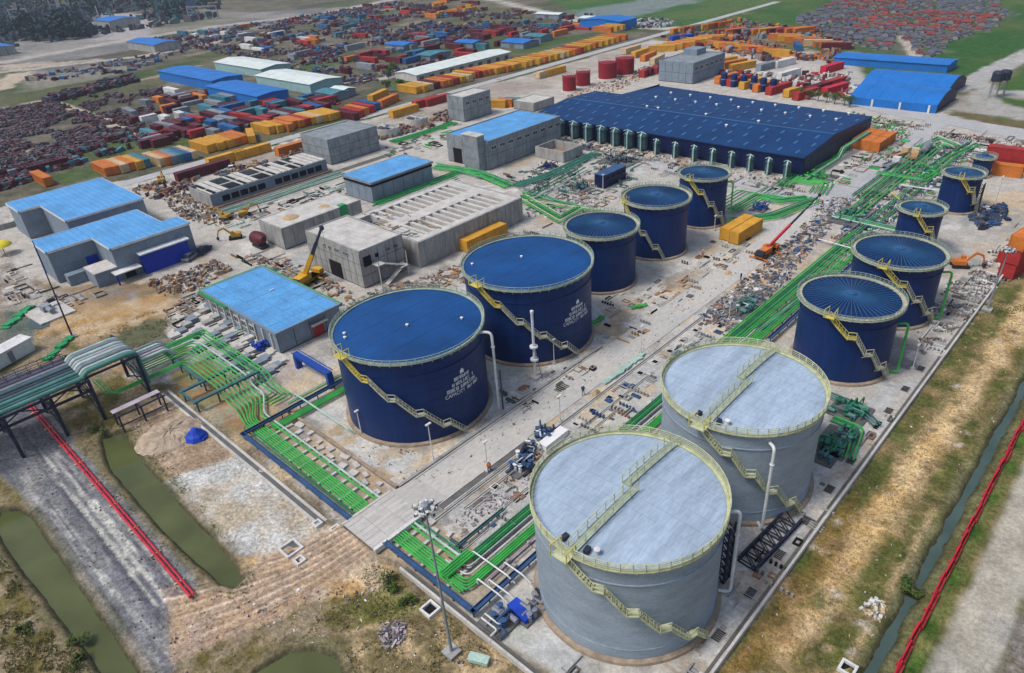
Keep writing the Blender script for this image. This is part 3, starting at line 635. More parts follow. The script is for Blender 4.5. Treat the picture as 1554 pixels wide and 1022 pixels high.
# red tanks far behind the warehouse
def red_tank(x, y, r, h, label):
    t = thing('red_tank', label, 'tank', (x, y, 0), 0, 'red tanks behind the warehouse')
    for i in range(4): obj('shell_course', MB().lathe([(r-.05,h*i/4),(r-.01*i,h*i/4+.01),(r-.01*i,h*(i+1)/4-.02),(r-.06,h*(i+1)/4)], 40), M['red_tank'], t, smooth=True)
    obj('roof', MB().lathe([(r,h-.02),(.01,h+.35)], 40), M['red_tank'], t, smooth=True)
    rl = MB(); rl.tube([pol(r, 12*k, h+.7) for k in range(31)], .05, 4, False)
    for k in range(20): rl.beam(pol(r,18*k,h-.1), pol(r,18*k,h+.7), .06)
    obj('guard_rail', rl, M['red_tank'], t); obj('wind_girder', MB().lathe([(r,h*.75),(r+.12,h*.75),(r+.12,h*.75+.12),(r,h*.75+.12)], 40), M['red_tank'], t)
    obj('foundation_ring', MB().lathe([(r,-.1),(r+.5,-.1),(r+.4,.25),(r,.3)], 40), M['concrete_pale'], t)
    ld = MB()
    for s in (-.25,.25): ld.beam((r+.2, s, 0), (r+.2, s, h+.8), .07)
    obj('ladder', ld, M['red_tank'], t)
    return t
# ================================================================ ROADS, KERBS, WALLS
def sheet(name, poly, z, mt, px=False):
    if px: poly = [G(*p) for p in poly]
    n = len(poly); ar = sum(poly[i][0]*poly[(i+1) % n][1]-poly[(i+1) % n][0]*poly[i][1] for i in range(n))
    if ar < 0: poly = poly[::-1]
    return struct(name, MB().add([(x,y,z) for x,y in poly], [tuple(range(n))]), mt)
MM('road_mat', (.42,.42,.405), .92, .2, .3, col2=(.52,.49,.43), spot=.0, bump=.35, stretch=(1,.35,1))
MM('road_grey', (.34,.345,.35), .92, .2, .2, col2=(.44,.435,.42), bump=.3, stretch=(1,.5,1))
MM('slab_mat', (.47,.45,.42), .9, .2, .7, spot=.15, bump=.3, stretch=(2.5,.6,1))
sheet('main_road', rect(-57.4, 34.5, -51.9, 150), .006, M['road_mat'])
sheet('main_road', rect(-58.2, 150.0, -51.6, 243), .006, M['road_grey'])
sheet('yard_road', rect(-222.8, 38, -217.6, 480), .03, M['road_grey'])
sheet('cross_road', [(-150,160.5),(-140,157.5),(-58.25,154.5),(-58.25,159.5),(-140,163.5)], .007, M['road_grey'])
sheet('cross_road', [(1290,158),(1345,163),(1422,176),(1490,186),(1600,203),(1600,222),(1500,203),(1440,190),(1400,183),(1330,171)], .010, M['road_grey'], True)
sheet('access_road', rect(-103.5, 88, -92, 150), .006, M['road_mat']) if False else None
# deck of the pipe crossing: long strips of concrete over the pipe trench
cr = struct('pipe_crossing', MB().box(-57.3,27.4,.38,-51.9,34.4,.60), M['concrete'])
for i in range(7):
    x0 = -57.35+i*.79; x1 = x0+.765
    for j, (y0, y1) in enumerate(((27.35,29.6),(29.63,32.2),(32.23,34.45))):
        dz = random.uniform(0, .02); obj('road_slab', MB().box(x0,y0,.60,x1,y1,.70+dz), M['slab_mat'], cr)
obj('edge_beam', MB().box(-51.8,27.3,.1,-51.35,34.4,.78), M['c_white'], cr); obj('edge_beam', MB().box(-57.75,27.3,.1,-57.4,34.4,.74), M['concrete_pale'], cr)
struct('road_ramp', MB().add([(-57.35,34.46,.70),(-51.85,34.46,.70),(-51.85,38.5,.014),(-57.35,38.5,.014)], [(0,1,2,3)]), M['road_mat'])
0 and struct('road_ramp', MB().add([(-57.7,22.5,-.08),(-52.1,23.2,-.08),(-51.85,27.34,.68),(-57.35,27.34,.68)], [(0,1,2,3)]), mat('ramp_earth', (.42,.31,.2), .95, .3, .7, bump=.4, stretch=(2,.5,1)))
# drains
def drain(x0, y0, x1, y1, lip=.12):
    dr = struct('drain_channel', MB().box(x0,y0,-.4,x1,y1,.004), M['concrete_dark'])
    if x1-x0 < y1-y0: a = ((x0-lip,y0,x0,y1),(x1,y0,x1+lip,y1))
    else: a = ((x0,y0-lip,x1,y0),(x0,y1,x1,y1+lip))
    for q in a: obj('kerb', MB().box(q[0],q[1],-.1,q[2],q[3],.09), M['concrete_pale'], dr)
drain(-50.35, 34, -50.1, 110, .1); drain(-51.7, 36.9, -50.75, 53, .15); drain(-49.05, 38.5, -48.88, 52, .1); drain(-48.7, 39, -48.1, 42.5, .1); drain(-47.6,60,-47.42,76,.08); drain(-46.3,54,-46.15,66,.08)
drain(-103, 25.95, -60.2, 26.55, .35); drain(-57.9, 36.5, -57.65, 75, .2); drain(-45.6,33.4,-45.45,46,.08); drain(-44.6,33.4,-44.45,38,.08)
sheet('drain_bed', rect(-47.5, 28.0, -16.9, 28.5), .006, M['concrete_dark']); sheet('drain_bed', rect(-17.05, 28.6, -16.75, 150), .006, M['concrete_dark'])
bw = thing('boundary_wall', 'low pale boundary wall along the south side of the tank yard, beside the scrub', 'wall', (-47.6,27.7,0))
for i in range(9): obj('wall_panel', MB().box(.02+i*3.45,-.13,-.4,3.43+i*3.45,.13,.55), M['concrete_pale'], bw)
bw = thing('boundary_wall', 'long low pale boundary wall along the east side, beside the sandy track', 'wall', (-16.4,27.7,0))
for i in range(28): obj('wall_panel', MB().box(-.13,.16+i*4.4,-.4,.13,4.52+i*4.4,.55), M['concrete_pale'], bw)
# stone pads of the tank row bund (brown kerb round the nearest blue tank)
bk = thing('bund_kerb', 'low brown kerb turning the corner round the nearest big blue tank', 'kerb', (-57.9,35.6,0))
for i in range(11): obj('kerb_block', MB().box(-2.3*(i+1)+.03,-.2,-.1,-2.3*i,.2,.42), M['rust_ring'], bk)
for i in range(18): obj('kerb_block', MB().box(-.2,.24+i*2.3,-.1,.2,2.5+i*2.3,.30), M['concrete'], bk)

# ================================================================ PIPES
PN = {}
def pipe(path, r, mt, label, group=None, rad=.9, n=7, name='pipe'):
    P = bend(path, rad) if len(path) > 2 else [Vector(p) for p in path]; o = P[0].copy(); o.z = 0; Q = [P[0]]; Rr = [r]
    for a, b in zip(P, P[1:]):                                      # flanged joints every few metres on the straights
        ln = (b-a).length
        if ln > 4 and .155 < r < .25:
            nf = int(ln/5.5); d = (b-a)/ln; ph = random.uniform(1.2, 3.5)
            for k in range(nf):
                s0 = ph+5.5*k
                if s0+.3 > ln: break
                for ds, k2 in ((0,1),(.01,1.5),(.16,1.5),(.17,1)): Q.append(a+d*(s0+ds)); Rr.append(r*k2)
        Q.append(b); Rr.append(r)
    return solo(name, label, 'pipe', MB().tube([tuple(p-o) for p in Q], Rr, n), M[mt], tuple(o), group, smooth=True)
def runs(pts, n, sp, r, mts, where, z=.5, px=True, rad=.8):
    P = [Vector((*G(*p),)) if px else Vector(p) for p in pts]
    for k in range(n):
        off = (k-(n-1)/2)*sp; Q = []
        for i, p in enumerate(P):
            d0 = (p-P[i-1]).normalized() if i else None; d1 = (P[i+1]-p).normalized() if i < len(P)-1 else None
            d = ((d0 or d1)+(d1 or d0)).normalized(); nn = Vector((-d.y, d.x)); c = nn.dot(Vector((-(d1 or d0).y, (d1 or d0).x)))
            q = p+nn*off/max(c,.4); Q.append((q.x, q.y, z))
        pipe(Q, r*(1,.85,1.1)[k % 3], mts[k % len(mts)], ORD[n-1-k]+' pipe from the near side '+where, 'pipes '+where, rad, 6)
# bridge, hump, fan and the run to the crossing
fanm = ['pipe_mint','pipe_grey','pipe_green','pipe_green','pipe_green','pipe_green','pipe_green','pipe_green']
for k in range(8):
    yk = 35.6-.66*k; yt = (32.95,32.45,31.45,31.13,30.81,30.49,30.17,29.85)[k]; zt = .45 if k > 1 else .55
    if k < 5:
        xk = -111.2+.75*k
        st = [(xk,24.8,2.1),(xk,yk,2.1)]
    else:
        xk = -106.2+.4*(k-5); st = [(-112.2, 19.4+.4*(k-5), 2.0), (xk,19.4+.4*(k-5),2.0), (xk,yk,2.0)]
    pipe(st+[(-94.2,yk,2.0),(-92.6,yk,zt),(-89.5,yk,zt),(-84.8,yt,zt),(-45.2+.3*k if k > 1 else -43.2,yt,zt)], (.12,.105,.125,.105,.12,.11)[k-2] if k > 1 else .15, ['pipe_green' if k > 1 else 'pipe_mint', fanm[k]][k == 1 and 0 or 0] if k != 1 else 'pipe_green',
         ORD[k]+' pipe from the inner side of the green loop bundle under the road slab', 'green pipes running to the road slab', 1.0)
for k in range(4):
    yk = 36.6+.5*k; xk = -111.8-.4*k
    pipe([(xk,24.8,2.2),(xk,yk,2.2),(-95.0+k,yk,2.0),(-93.0+k,yk,.5),(-88.5+k*.8,yk,.5),(-88.5+k*.8,yk-3.2,.5)], .12, ['pipe_green','pipe_green_dark','pipe_green','pipe_green'][k], ORD[k]+' outer pipe of the loop beside the concrete footings', 'outer pipes of the green loop', .8)
for k in range(2):
    pipe([(-84-.4*k,29.5+.5*k,.5),(-84-.4*k,29.2+.5*k,.5),(-70,29.2+.24*k,.42),(-58,29.2+.24*k,.42)], .09, 'pipe_green_dark', ('outer','inner')[k]+' thin dark green pipe along the blue cable tray', 'thin green pipes beside the tray', .3)
# beyond the slab
for k in range(6):
    yt = 31.45-.32*k
    pipe([(-51.9,yt,.45),(-39.6-.12*k,yt-.15,.45)] if k > 2 else [(-51.9,yt,.45),(-43.5,yt,.45)], .115, 'pipe_green', ORD[k]+' bright green pipe from the top in the bundle right of the road slab', 'green pipes beyond the road slab')
pipe([(-51.9,32.95,.55),(-43.4,32.95,.55)], .16, 'pipe_mint', 'pale mint pipe above the bright bundle on the near side of the road slab')
pipe([(-51.9,32.5,.5),(-43.6,32.5,.5)], .13, 'pipe_green', 'green pipe directly below the pale mint pipe on the near side of the road slab')
pipe([(-51.9,33.45,.5),(-44.0,33.45,.5)], .13, 'pipe_green_dark', 'dark green pipe above the pale mint pipe on the near side of the road slab')
for k in range(4):
    x = -43.45+.33*k; pipe([(x,29.9,.9),(x,33.9,.9)], .14, 'pipe_green', ORD[k]+' short raised green pipe from the left in the cross link between the bundles', 'raised cross link pipes')
run = [(-43.15,'pipe_green_dark',33.6),(-42.85,'pipe_green_dark',33.6),(-42.55,'pipe_green',33.6),(-42.25,'pipe_green_dark',33.6),(-41.9,'pipe_mint',32.4),(-41.55,'pipe_dark',32.1),(-41.15,'pipe_white',31.6),
       (-40.7,'pipe_green',31.1),(-40.42,'pipe_green',30.8),(-40.14,'pipe_green',30.5),(-39.86,'pipe_green',30.2),(-39.3,'pipe_lilac',32.4),(-38.95,'pipe_dark',32.8)]
cn = {'pipe_green_dark':'dark green','pipe_green':'bright green','pipe_mint':'mint','pipe_dark':'dark purple','pipe_white':'white','pipe_lilac':'lilac'}
for k, (x, mt, y0) in enumerate(run):
    far = 134 if mt.startswith('pipe_green') else 92+3*(k % 4); st = [(-44.6,y0,.45),(x,y0,.45)] if 3 < k < 11 else [(x,y0,.45)]
    if k in (8,9): far = 128
    pipe(st+[(x,80,.45),(x-.15*(k % 2),far,.45)], .12 if 'green' in mt else .09, mt, cn[mt]+' pipe, '+ORD[k]+' from the left in the bundle beside the grey tanks', 'pipes running past the grey tanks', .9)
for k in range(5):
    x = -43.6+.45*k+(.8 if k > 2 else 0); pipe([(x,136,.45),(x,156-k*2,.45),(x,200+4*k,.45)], .12, 'pipe_green' if k % 2 else 'pipe_teal', ORD[k]+' pipe from the left in the far bundle beyond the small blue tanks', 'far pipes beside the main road')
for k, (a, b_) in enumerate((((717,836),(772,871)),((724,878),(758,903)),((741,879),(771,902)),((765,853),(793,872)))):
    A, B = G(*a, 1.1), G(*b_, 1.1); y = A[1]
    pipe([(A[0],y,.3),(A[0],y,1.1),(B[0],y,1.1),(B[0]+1.0,y+.2,.35)] + ([(-38.0,y+.4,.4)] if k == 0 else []), .09, 'pipe_white', ['white pipe nearest the raised link crossing over to the front grey tank','short white pipe at the near end crossing the blue tray','middle white pipe crossing the tray towards the blue tarpaulin','white pipe farthest along the bundle crossing the tray'][k], 'white pipes crossing to the front tank', .3)
pipe([(-85.1,38.2,.2),(-85.1,38.2,1.0),(-71.6,38.2,1.0),(-71.2,38.6,.3)], .14, 'pipe_mint', 'pale pipe on stands running to the foot of the nearest big blue tank', None, .4)
pipe([(-88.6,49.0,.7),(-88.6,46.0,.7),(-84.6,38.0,.7)], .22, 'pipe_white', 'thick pale pipe running down past the blue pipe portal', None, .5) if False else None
for k in range(4): pipe([(-81.2+.32*k,31.9,.5),(-81.2+.32*k,42.6,.5),(-81.2+.32*k,48.5,.5)], .13, 'pipe_green', ORD[k]+' green pipe from the left in the bundle passing under the blue portal', 'green pipes under the blue portal')
for k in range(2): pipe([(-84.4+.5*k,36.4,.6),(-84.4+.5*k,52.0,.6)], .12, 'pipe_green' if k else 'pipe_mint', ('left','right')[k]+' pipe of the pair beside the blue portal bundle', 'pair of pipes by the blue portal')
for k in range(3): pipe([(-101+.0*k,88+.5*k,.4),(-90,88+.5*k,.4)], .12, 'pipe_green', ORD[k]+' green pipe in the run beside the long concrete basin', 'pipes beside the long basin') if False else None
# vertical and looped pipes at the tanks
def stand(o, dx, z): return (o[0]+dx[0], o[1]+dx[1], z)
a = R(28); c, s = math.cos(a), math.sin(a); X0, Y0 = -69.95, 49.6
pipe([(X0+10.0*c,Y0+10.0*s,12.4),(X0+11.9*c,Y0+11.9*s,12.6),(X0+12.0*c,Y0+12.0*s,.1)], .19, 'pipe_white', 'pale hooked downpipe at the right side of the nearest big blue tank', None, .8, 9, 'downpipe')
pipe([(X0+12.6*c,Y0+12.6*s,6.6),(X0+12.6*c,Y0+12.6*s,.1)], .13, 'pipe_dark', 'thin dark riser beside the pale downpipe of the nearest big blue tank', None, .8, 7, 'downpipe')
v = thing('vent_stack', 'white standing stack with a collar platform in front of the second big blue tank', 'stack', (-60.4,64.2,0))
obj('pole', MB().tube([(0,0,0),(0,0,11.2)], .2, 10), M['pipe_white'], v)
for z in (3.2, 5.4): obj('collar', MB().lathe([(.2,z),(.62,z),(.62,z+.25),(.2,z+.25)], 14), M['pipe_white'], v)
obj('cap', MB().lathe([(.26,11.1),(.26,11.5),(.01,11.6)], 12), M['pipe_white'], v); obj('base', MB().rbox(0,0,0,1.4,1.4,.4), M['concrete_pale'], v)
for q in ((.5,.2),(-.45,.35)): obj('stay', MB().beam((q[0]*2,q[1]*2,0),(q[0]*.3,q[1]*.3,5.3),.09), M['pipe_grey'], v)
def hooked(x, y, r, h, ang, mt, label):
    c, s = math.cos(R(ang)), math.sin(R(ang))
    pipe([(x+r*c,y+r*s,h-1.2),(x+(r+1.3)*c,y+(r+1.3)*s,h-.8),(x+(r+1.35)*c,y+(r+1.35)*s,.3),(x+(r+.2)*c,y+(r+.2)*s,.3)], .17, mt, label, None, .7, 8, 'downpipe')
hooked(-27.9,95.4,6.5,9.2,8,'pipe_green','green hooked downpipe on the right of the ribbed tank behind the second grey tank')
hooked(-27.8,114.7,6.4,9.4,8,'pipe_green','green hooked downpipe on the right of the ribbed tank by the orange digger')
hooked(-72.3,132.1,4.95,10.2,12,'pipe_green','green downpipe on the right of the narrow blue tank near the yellow boxes')
hooked(-28.2,64,8.75,12.6,-44,'pipe_white','white downpipe against the front of the second grey tank')
hooked(-28.3,41.9,9.0,12.2,32,'pipe_white','white downpipe on the far right side of the front grey tank')
# lateral thin lines
for k, (a, b_, mt, lb) in enumerate((((1242,363),(1292,377),'pipe_white','white pipe leading to the ribbed tank by the digger'),((1368,281),(1428,290),'pipe_white','white pipe leading to the taller small tank'),
    ((1352,292),(1365,303),'yellow','yellow pipe leading to the low small tank'),((1325,350),(1365,362),'pipe_mint','mint pipe between the low small tank and the ribbed tank'),((1330,268),(1400,210),'pipe_grey','grey pipe along the far side of the main road'),((1262,372),(1330,318),'pipe_grey','grey pipe along the near side of the main road rubble'))):
    A, B = G(*a, .6), G(*b_, .6); pipe([(*A,.6),(*B,.6)], .14, mt, lb)
# cable tray
def tray(path, label, w=.55, hgt=.28, z=.75, mt='tray_blue', posts=True):
    t = thing('cable_tray', label, 'cable tray', (*path[0], 0)); ox, oy = path[0]
    for (ax, ay), (bx, by) in zip(path, path[1:]):
        d = Vector((bx-ax, by-ay)); ln = d.length; d.normalize(); nx, ny = -d.y*w/2, d.x*w/2; e = d*w/2
        mb = MB(); A = (ax-ox-e.x, ay-oy-e.y, z); B = (bx-ox+e.x, by-oy+e.y, z); mb.beam(A, B, w, .06)
        for q in (1,-1): mb.beam((A[0]+nx*q, A[1]+ny*q, z+hgt/2), (B[0]+nx*q, B[1]+ny*q, z+hgt/2), .05, hgt)
        obj('tray_run', mb, M[mt], t); pm = MB()
        for k in range(int(ln/3)+1): q = (ax-ox+d.x*3*k, ay-oy+d.y*3*k); pm.beam((q[0],q[1],0),(q[0],q[1],z),.12)
        if posts: stuff('tray_posts', pm, M['steel_dark'], t)
    return t
tray([(-37.3,46),(-37.3,28.75),(-51.2,28.75)], 'dark blue cable tray turning the corner at the foot of the front grey tank')
tray([(-57.9,28.35),(-82.4,28.35),(-82.4,50)], 'dark blue cable tray along the green pipe bundle, left of the road slab')
tray([(-37.9,94),(-37.9,140)], 'dark blue cable tray in front of the ribbed tanks on the right')
tray([(-46.2,33.9),(-44.9,33.9),(-44.9,41)], 'thin teal cable tray bordering the pipes left of the front grey tank', .3, .2, .5, 'frame_teal')
# sleepers
slp = MB().box(-.18,-2.0,-.1,.18,2.0,.3).mesh('pipe_sleeper'); slp2 = MB().box(-2.7,-.18,-.1,2.7,.18,.3).mesh('pipe_sleeper')
for k in range(11):
    tag(obj('pipe_sleeper', slp, M['concrete_pale'], None, (-82+2.25*k,31.6,0)), ORD[k]+' concrete sleeper from the left under the pipes left of the road slab', 'sleeper', 'concrete sleepers left of the road slab')
for k in range(5): tag(obj('pipe_sleeper', slp, M['concrete_pale'], None, (-50.4+2.1*k,31.4,0)), ORD[k]+' concrete sleeper from the road slab, under the pipes on its right', 'sleeper', 'concrete sleepers right of the road slab')
for k in range(30): tag(obj('pipe_sleeper', slp2, M['concrete'], None, (-41,36+3.4*k,0)), ORD[k]+' concrete sleeper from the near end under the pipes beside the grey tanks', 'sleeper', 'concrete sleepers beside the grey tanks')
pad = MB().box(-.55,-.4,0,.55,.4,.22).mesh('concrete_pad')
for k in range(28):
    x = -80+1.3*k+random.uniform(-.3,.3)
    if -58 < x < -51: continue
    pd_ = obj('concrete_pad', pad, M['concrete_pale'], None, (x,33.85+.9*(k % 2)+random.uniform(-.25,.25),0)); pd_.rotation_euler = (0,0,random.uniform(-.3,.3)); pd_.scale = (random.uniform(.5,1.25),random.uniform(.6,1.2),1); tag(pd_, ORD[k]+' pale concrete pad from the left beside the mint pipe', 'pad', 'concrete pads beside the mint pipe')
# ---------------------------------------------------------------- elevated pipe bridge
pb = thing('pipe_bridge', 'dark steel trestle bridge carrying pipes over the gravel and the canal', 'bridge', (-108,5,0))
def bl(x, y, z): return (x+108, y-5, z)
for y in (-6.5, -.5, 6.5, 12.3, 17.4, 24.4):
    top = 7.0 if y < 20 else 7.6
    for x in (-112.6, -103.6): obj('leg', MB().beam(bl(x,y,-.8), bl(x,y,top), .42), M['steel_dark'], pb)
    obj('cross_beam', MB().beam(bl(-113,y,top-.2), bl(-103.2,y,top-.2), .35, .5), M['steel_dark'], pb)
    if y > -1:
        for a, b_ in (((-112.6,.2),(-103.6,3.6)),((-103.6,.2),(-112.6,3.6)),((-112.6,3.6),(-103.6,top-.3)),((-103.6,3.6),(-112.6,top-.3))): obj('brace', MB().beam(bl(a[0],y,a[1]), bl(b_[0],y,b_[1]), .16), M['steel_dark'], pb)
        obj('tie', MB().beam(bl(-112.6,y,3.6), bl(-103.6,y,3.6), .2), M['steel_dark'], pb)
for x in (-112.6,-103.6):
    for z in (6.7, 5.2): obj('girder', MB().beam(bl(x,-7,z), bl(x,17.4,z), .25, .35), M['steel_dark'], pb)
    for k in range(8): obj('girder_brace', MB().beam(bl(x,-6.5+3*k,6.6 if k % 2 else 5.2), bl(x,-3.5+3*k,5.2 if k % 2 else 6.6), .14), M['steel_dark'], pb)
    obj('girder', MB().beam(bl(x,17.4,7.3), bl(x,24.6,7.3), .22, .3), M['steel_dark'], pb)
dk = obj('walkway', MB().box(-5.6+.1,-12,6.85,-3.6,12.4,6.95), M['pipe_dark'], pb)
for xx in (-5.45,-3.65):
    rl = MB()
    for z in (7.5, 8.0): rl.beam((xx,-12,z),(xx,12.4,z),.07)
    for k in range(17): rl.beam((xx,-12+1.5*k,6.9),(xx,-12+1.5*k,8.0),.07)
    obj('walkway_rail', rl, M['steel_dark'], dk)
tc = ['pipe_mint','pipe_grey','pipe_mint','pipe_lilac','pipe_mint','pipe_grey','pipe_mint','pipe_teal']; td = ['pipe_dark','pipe_grey','pipe_deep','pipe_dark','pipe_deep','pipe_teal','pipe_deep','pipe_teal']
for k in range(8):
    x = -110.9+.98*k
    pipe([(x,-9,7.25),(x,16.9,7.25)], .36 if k % 3 else .26, td[k], ORD[k]+' large pipe from the far rail on top of the trestle bridge', 'large pipes on the trestle bridge', .9, 10)
    pipe([(x,17.0,7.25),(x,17.7,7.95),(x,23.6,7.95),(x,24.6,7.6),(x,24.8,2.2)], .36 if k % 3 else .28, tc[k], ORD[k]+' raised pipe from the far side on the hump of the trestle bridge', 'raised pipes on the bridge hump', .9, 10)
for k in range(5):
    x = -112.5+.95*k; pipe([(x-.3,25.0,3.6),(x-.3,30.2,3.6),(x-.3,31,2.4)], .30, ['pipe_grey','pipe_mint','pipe_grey','pipe_lilac','pipe_mint'][k], ORD[k]+' pale pipe of the low group beyond the end of the trestle bridge', 'pale pipes beyond the trestle bridge', .6, 9)
# low frame beside the bridge
lf = thing('low_trestle', 'low dark trestle with a plank walkway beside the canal', 'trestle', (-98,18,0))
for y in (.1, 3.2, 6.4):
    for x in (-2.4, 0): obj('leg', MB().beam((x,y,-.6),(x,y,2.6),.2), M['steel_dark'], lf)
    obj('cross_beam', MB().beam((-2.5,y,2.5),(.1,y,2.5),.2), M['steel_dark'], lf)
obj('plank_deck', MB().box(-2.3,-.2,2.62,-1.2,6.6,2.7), M['pipe_lilac'], lf); obj('edge_beam', MB().beam((0,-.3,2.55),(0,6.8,2.55),.18), M['steel_dark'], lf); obj('edge_beam', MB().beam((0,-.3,1.0),(0,6.8,1.0),.14), M['steel_dark'], lf)
# teal steel frames over the pipe fan
for i, (x, lb) in enumerate(((-98.2,'teal steel frame over the pipe fan, nearer the bridge'), (-93.8,'teal steel frame over the pipe fan, nearer the green bundle'))):
    f = thing('pipe_rack', lb, 'frame', (x,27.3,0), 0, 'teal steel frames over the pipe fan')
    for y in (0, 3.3, 6.6, 9.9): obj('post', MB().beam((0,y,-.1),(0,y,1.7),.22), M['frame_teal'], f)
    obj('beam', MB().beam((0,-.4,1.75),(0,10.3,1.75),.55,.28), M['frame_teal'], f)
    if i == 0:
        for y in (-.2, 10.0): obj('tie_beam', MB().beam((0.28,y,1.72),(4.12,y,1.72),.3,.22), M['frame_teal'], f)
f = thing('pipe_rack', 'long teal steel frame between the trestle bridge and the pipe fan', 'frame', (-109.5,30.6,0))
for x in (0, 3, 6.2, 9.5): obj('post', MB().beam((x,0,-.1),(x,0,1.65),.2), M['frame_teal'], f)
obj('beam', MB().beam((-3,0,1.7),(10.8,0,1.7),.5,.25), M['frame_teal'], f)
# blue portal
bp_ = thing('pipe_portal', 'bright blue steel portal spanning the green pipes left of the nearest big blue tank', 'portal', (-92.6,43.4,0))
obj('beam', MB().box(0,-.45,2.1,9.6,.45,2.75), M['steel_blue'], bp_)
for x in (.3, 9.3): obj('leg', MB().box(x-.3,-.5,-.1,x+.3,.5,2.1), M['steel_blue'], bp_)
for y in (-.62,.62): obj('rail', MB().beam((0,y,2.9),(9.6,y,2.9),.12), M['steel_blue'], bp_)
# red lines
rp = thing('red_pipeline', 'long red pipeline lying on the gravel beside the left canal', 'pipeline', (-117,10.9,0))
for k in range(9): obj('pipe_length', MB().tube([(6.12*k+.03,0,.3),(6.12*k+6.08,.0,.3)], .15, 8), M['red'], rp); obj('flange', MB().tube([(6.12*k+6.0,0,.3),(6.12*k+6.17,0,.3)], .21, 8), M['red'], rp); obj('pipe_length', MB().tube([(6.12*k+.03,.42,.3),(6.12*k+6.08,.42,.3)], .11, 8), M['red'], rp); obj('cross_support', MB().box(6.12*k+2.9,-.4,-.1,6.12*k+3.1,.7,.16), M['c_pale'], rp)
rf = thing('red_barrier', 'long red barrier fence along the ditch on the far right', 'fence', (-4.35,40,0))
rnd = random.Random(9); MM('red_worn', (.40,.03,.03), .7, .4, 1.5, spot=.4)
for k in range(36):
    x0, x1 = rnd.uniform(-.11,.11), rnd.uniform(-.11,.11)
    obj('barrier_panel', MB().box(-.07+x0,2.5*k+.02,.15,.07+x0,2.5*k+2.46,.85), M['red'], rf); obj('foot', MB().box(-.3,2.5*k-.12,-.2,.3,2.5*k+.1,.14), M['c_red'], rf)
    obj('top_rail', MB().beam((x0,2.5*k+.02,.95),(x1,2.5*k+2.46,.95),.12), M['red'], rf); obj('lower_barrier', MB().box(.12+x1,2.5*k+.05,0,.32+x0,2.5*k+2.4,.42), M['red_worn'], rf)
# ================================================================ BUILDINGS
def pgrid(par, name, x0, y0, x1, y1, z, nx, ny, mt, gap=.05, th=.07, lift=None):
    wx, wy = (x1-x0)/nx, (y1-y0)/ny; mes = [MB().box(0,0,0,wx-gap,wy-gap,th).mesh(name)]
    for i in range(nx):
        for j in range(ny):
            o = obj(name, mes[0], mt, par, (x0+i*wx+gap/2, y0+j*wy+gap/2, z+random.uniform(0,.02)+(lift(x0+(i+.5)*wx, y0+(j+.5)*wy) if lift else 0)))
def wall_panels(par, x0, y0, x1, y1, z0, z1, face, n, m, mt, name='wall_panel', gap=.13, th=.07):
    """proud panels on one face: '+x' (x1) or '-y' (y0)"""
    L = (y1-y0) if face == '+x' else (x1-x0); w_ = L/n; h_ = (z1-z0)/m
    me_ = (MB().box(0,0,0,th,w_-gap,h_-gap) if face == '+x' else MB().box(0,-th,0,w_-gap,0,h_-gap)).mesh(name)
    for i in range(n):
        for j in range(m):
            p = (x1+.001, y0+i*w_+gap/2, z0+j*h_+gap/2) if face == '+x' else (x0+i*w_+gap/2, y0-.001, z0+j*h_+gap/2)
            obj(name, me_, mt, par, p)
def window(par, x, y, z, w_, h_, face, fm='concrete_pale'):
    t = .09
    fr = MB(); gl = MB()
    def bx(m_, a0, b0, a1, b1, d0, d1):
        if face == '+x': m_.box(x+d0, y+a0, z+b0, x+d1, y+a1, z+b1)
        else: m_.box(x+a0, y-d1, z+b0, x+a1, y-d0, z+b1)
    bx(fr,-t,-t,w_+t,0,.0,.12); bx(fr,-t,h_,w_+t,h_+t,.0,.12); bx(fr,-t,0,0,h_,.0,.12); bx(fr,w_,0,w_+t,h_,.0,.12); bx(fr,w_/2-.03,0,w_/2+.03,h_,.0,.1)
    f = obj('window', fr, M[fm], par); bx(gl,0,0,w_,h_,.0,.03); obj('pane', gl, M['glass'], f)
def block(name, label, cat, x0, y0, x1, y1, h, wallm, roofm, px=4, py=3, prow=2, par=.35, rg=(3,3), over=0, group=None, roofname='roof_panel'):
    t = thing(name, label, cat, (x0,y0,0), 0, group); W, D = x1-x0, y1-y0
    obj('wall', MB().box(0,0,-.2,W,D,h), M['joint'] if px else M[wallm], t)
    if px: wall_panels(t, 0,0,W,D, .1,h-.1, '-y', px, prow, M[wallm])
    if py: wall_panels(t, 0,0,W,D, .1,h-.1, '+x', py, prow, M[wallm])
    rf = obj('roof', MB().box(-over,-over,h,W+over,D+over,h+.12), M[roofm if par < .1 else wallm], t)
    if rg: pgrid(rf, roofname, .3-over if par else -over, .3-over if par else -over, W-.3+over if par else W+over, D-.3+over if par else D+over, h+.12, *rg, M[roofm])
    if par:
        for q in ((-over-.05,-over-.05,W+over+.05,.25-over),(-over-.05,D+over-.25,W+over+.05,D+over+.05),(-over-.05,.25-over,.25-over,D+over-.25),(W+over-.25,.25-over,W+over+.05,D+over-.25)):
            obj('parapet', MB().box(q[0],q[1],h-.25,q[2],q[3],h+.12+par), M[wallm], t)
    return t
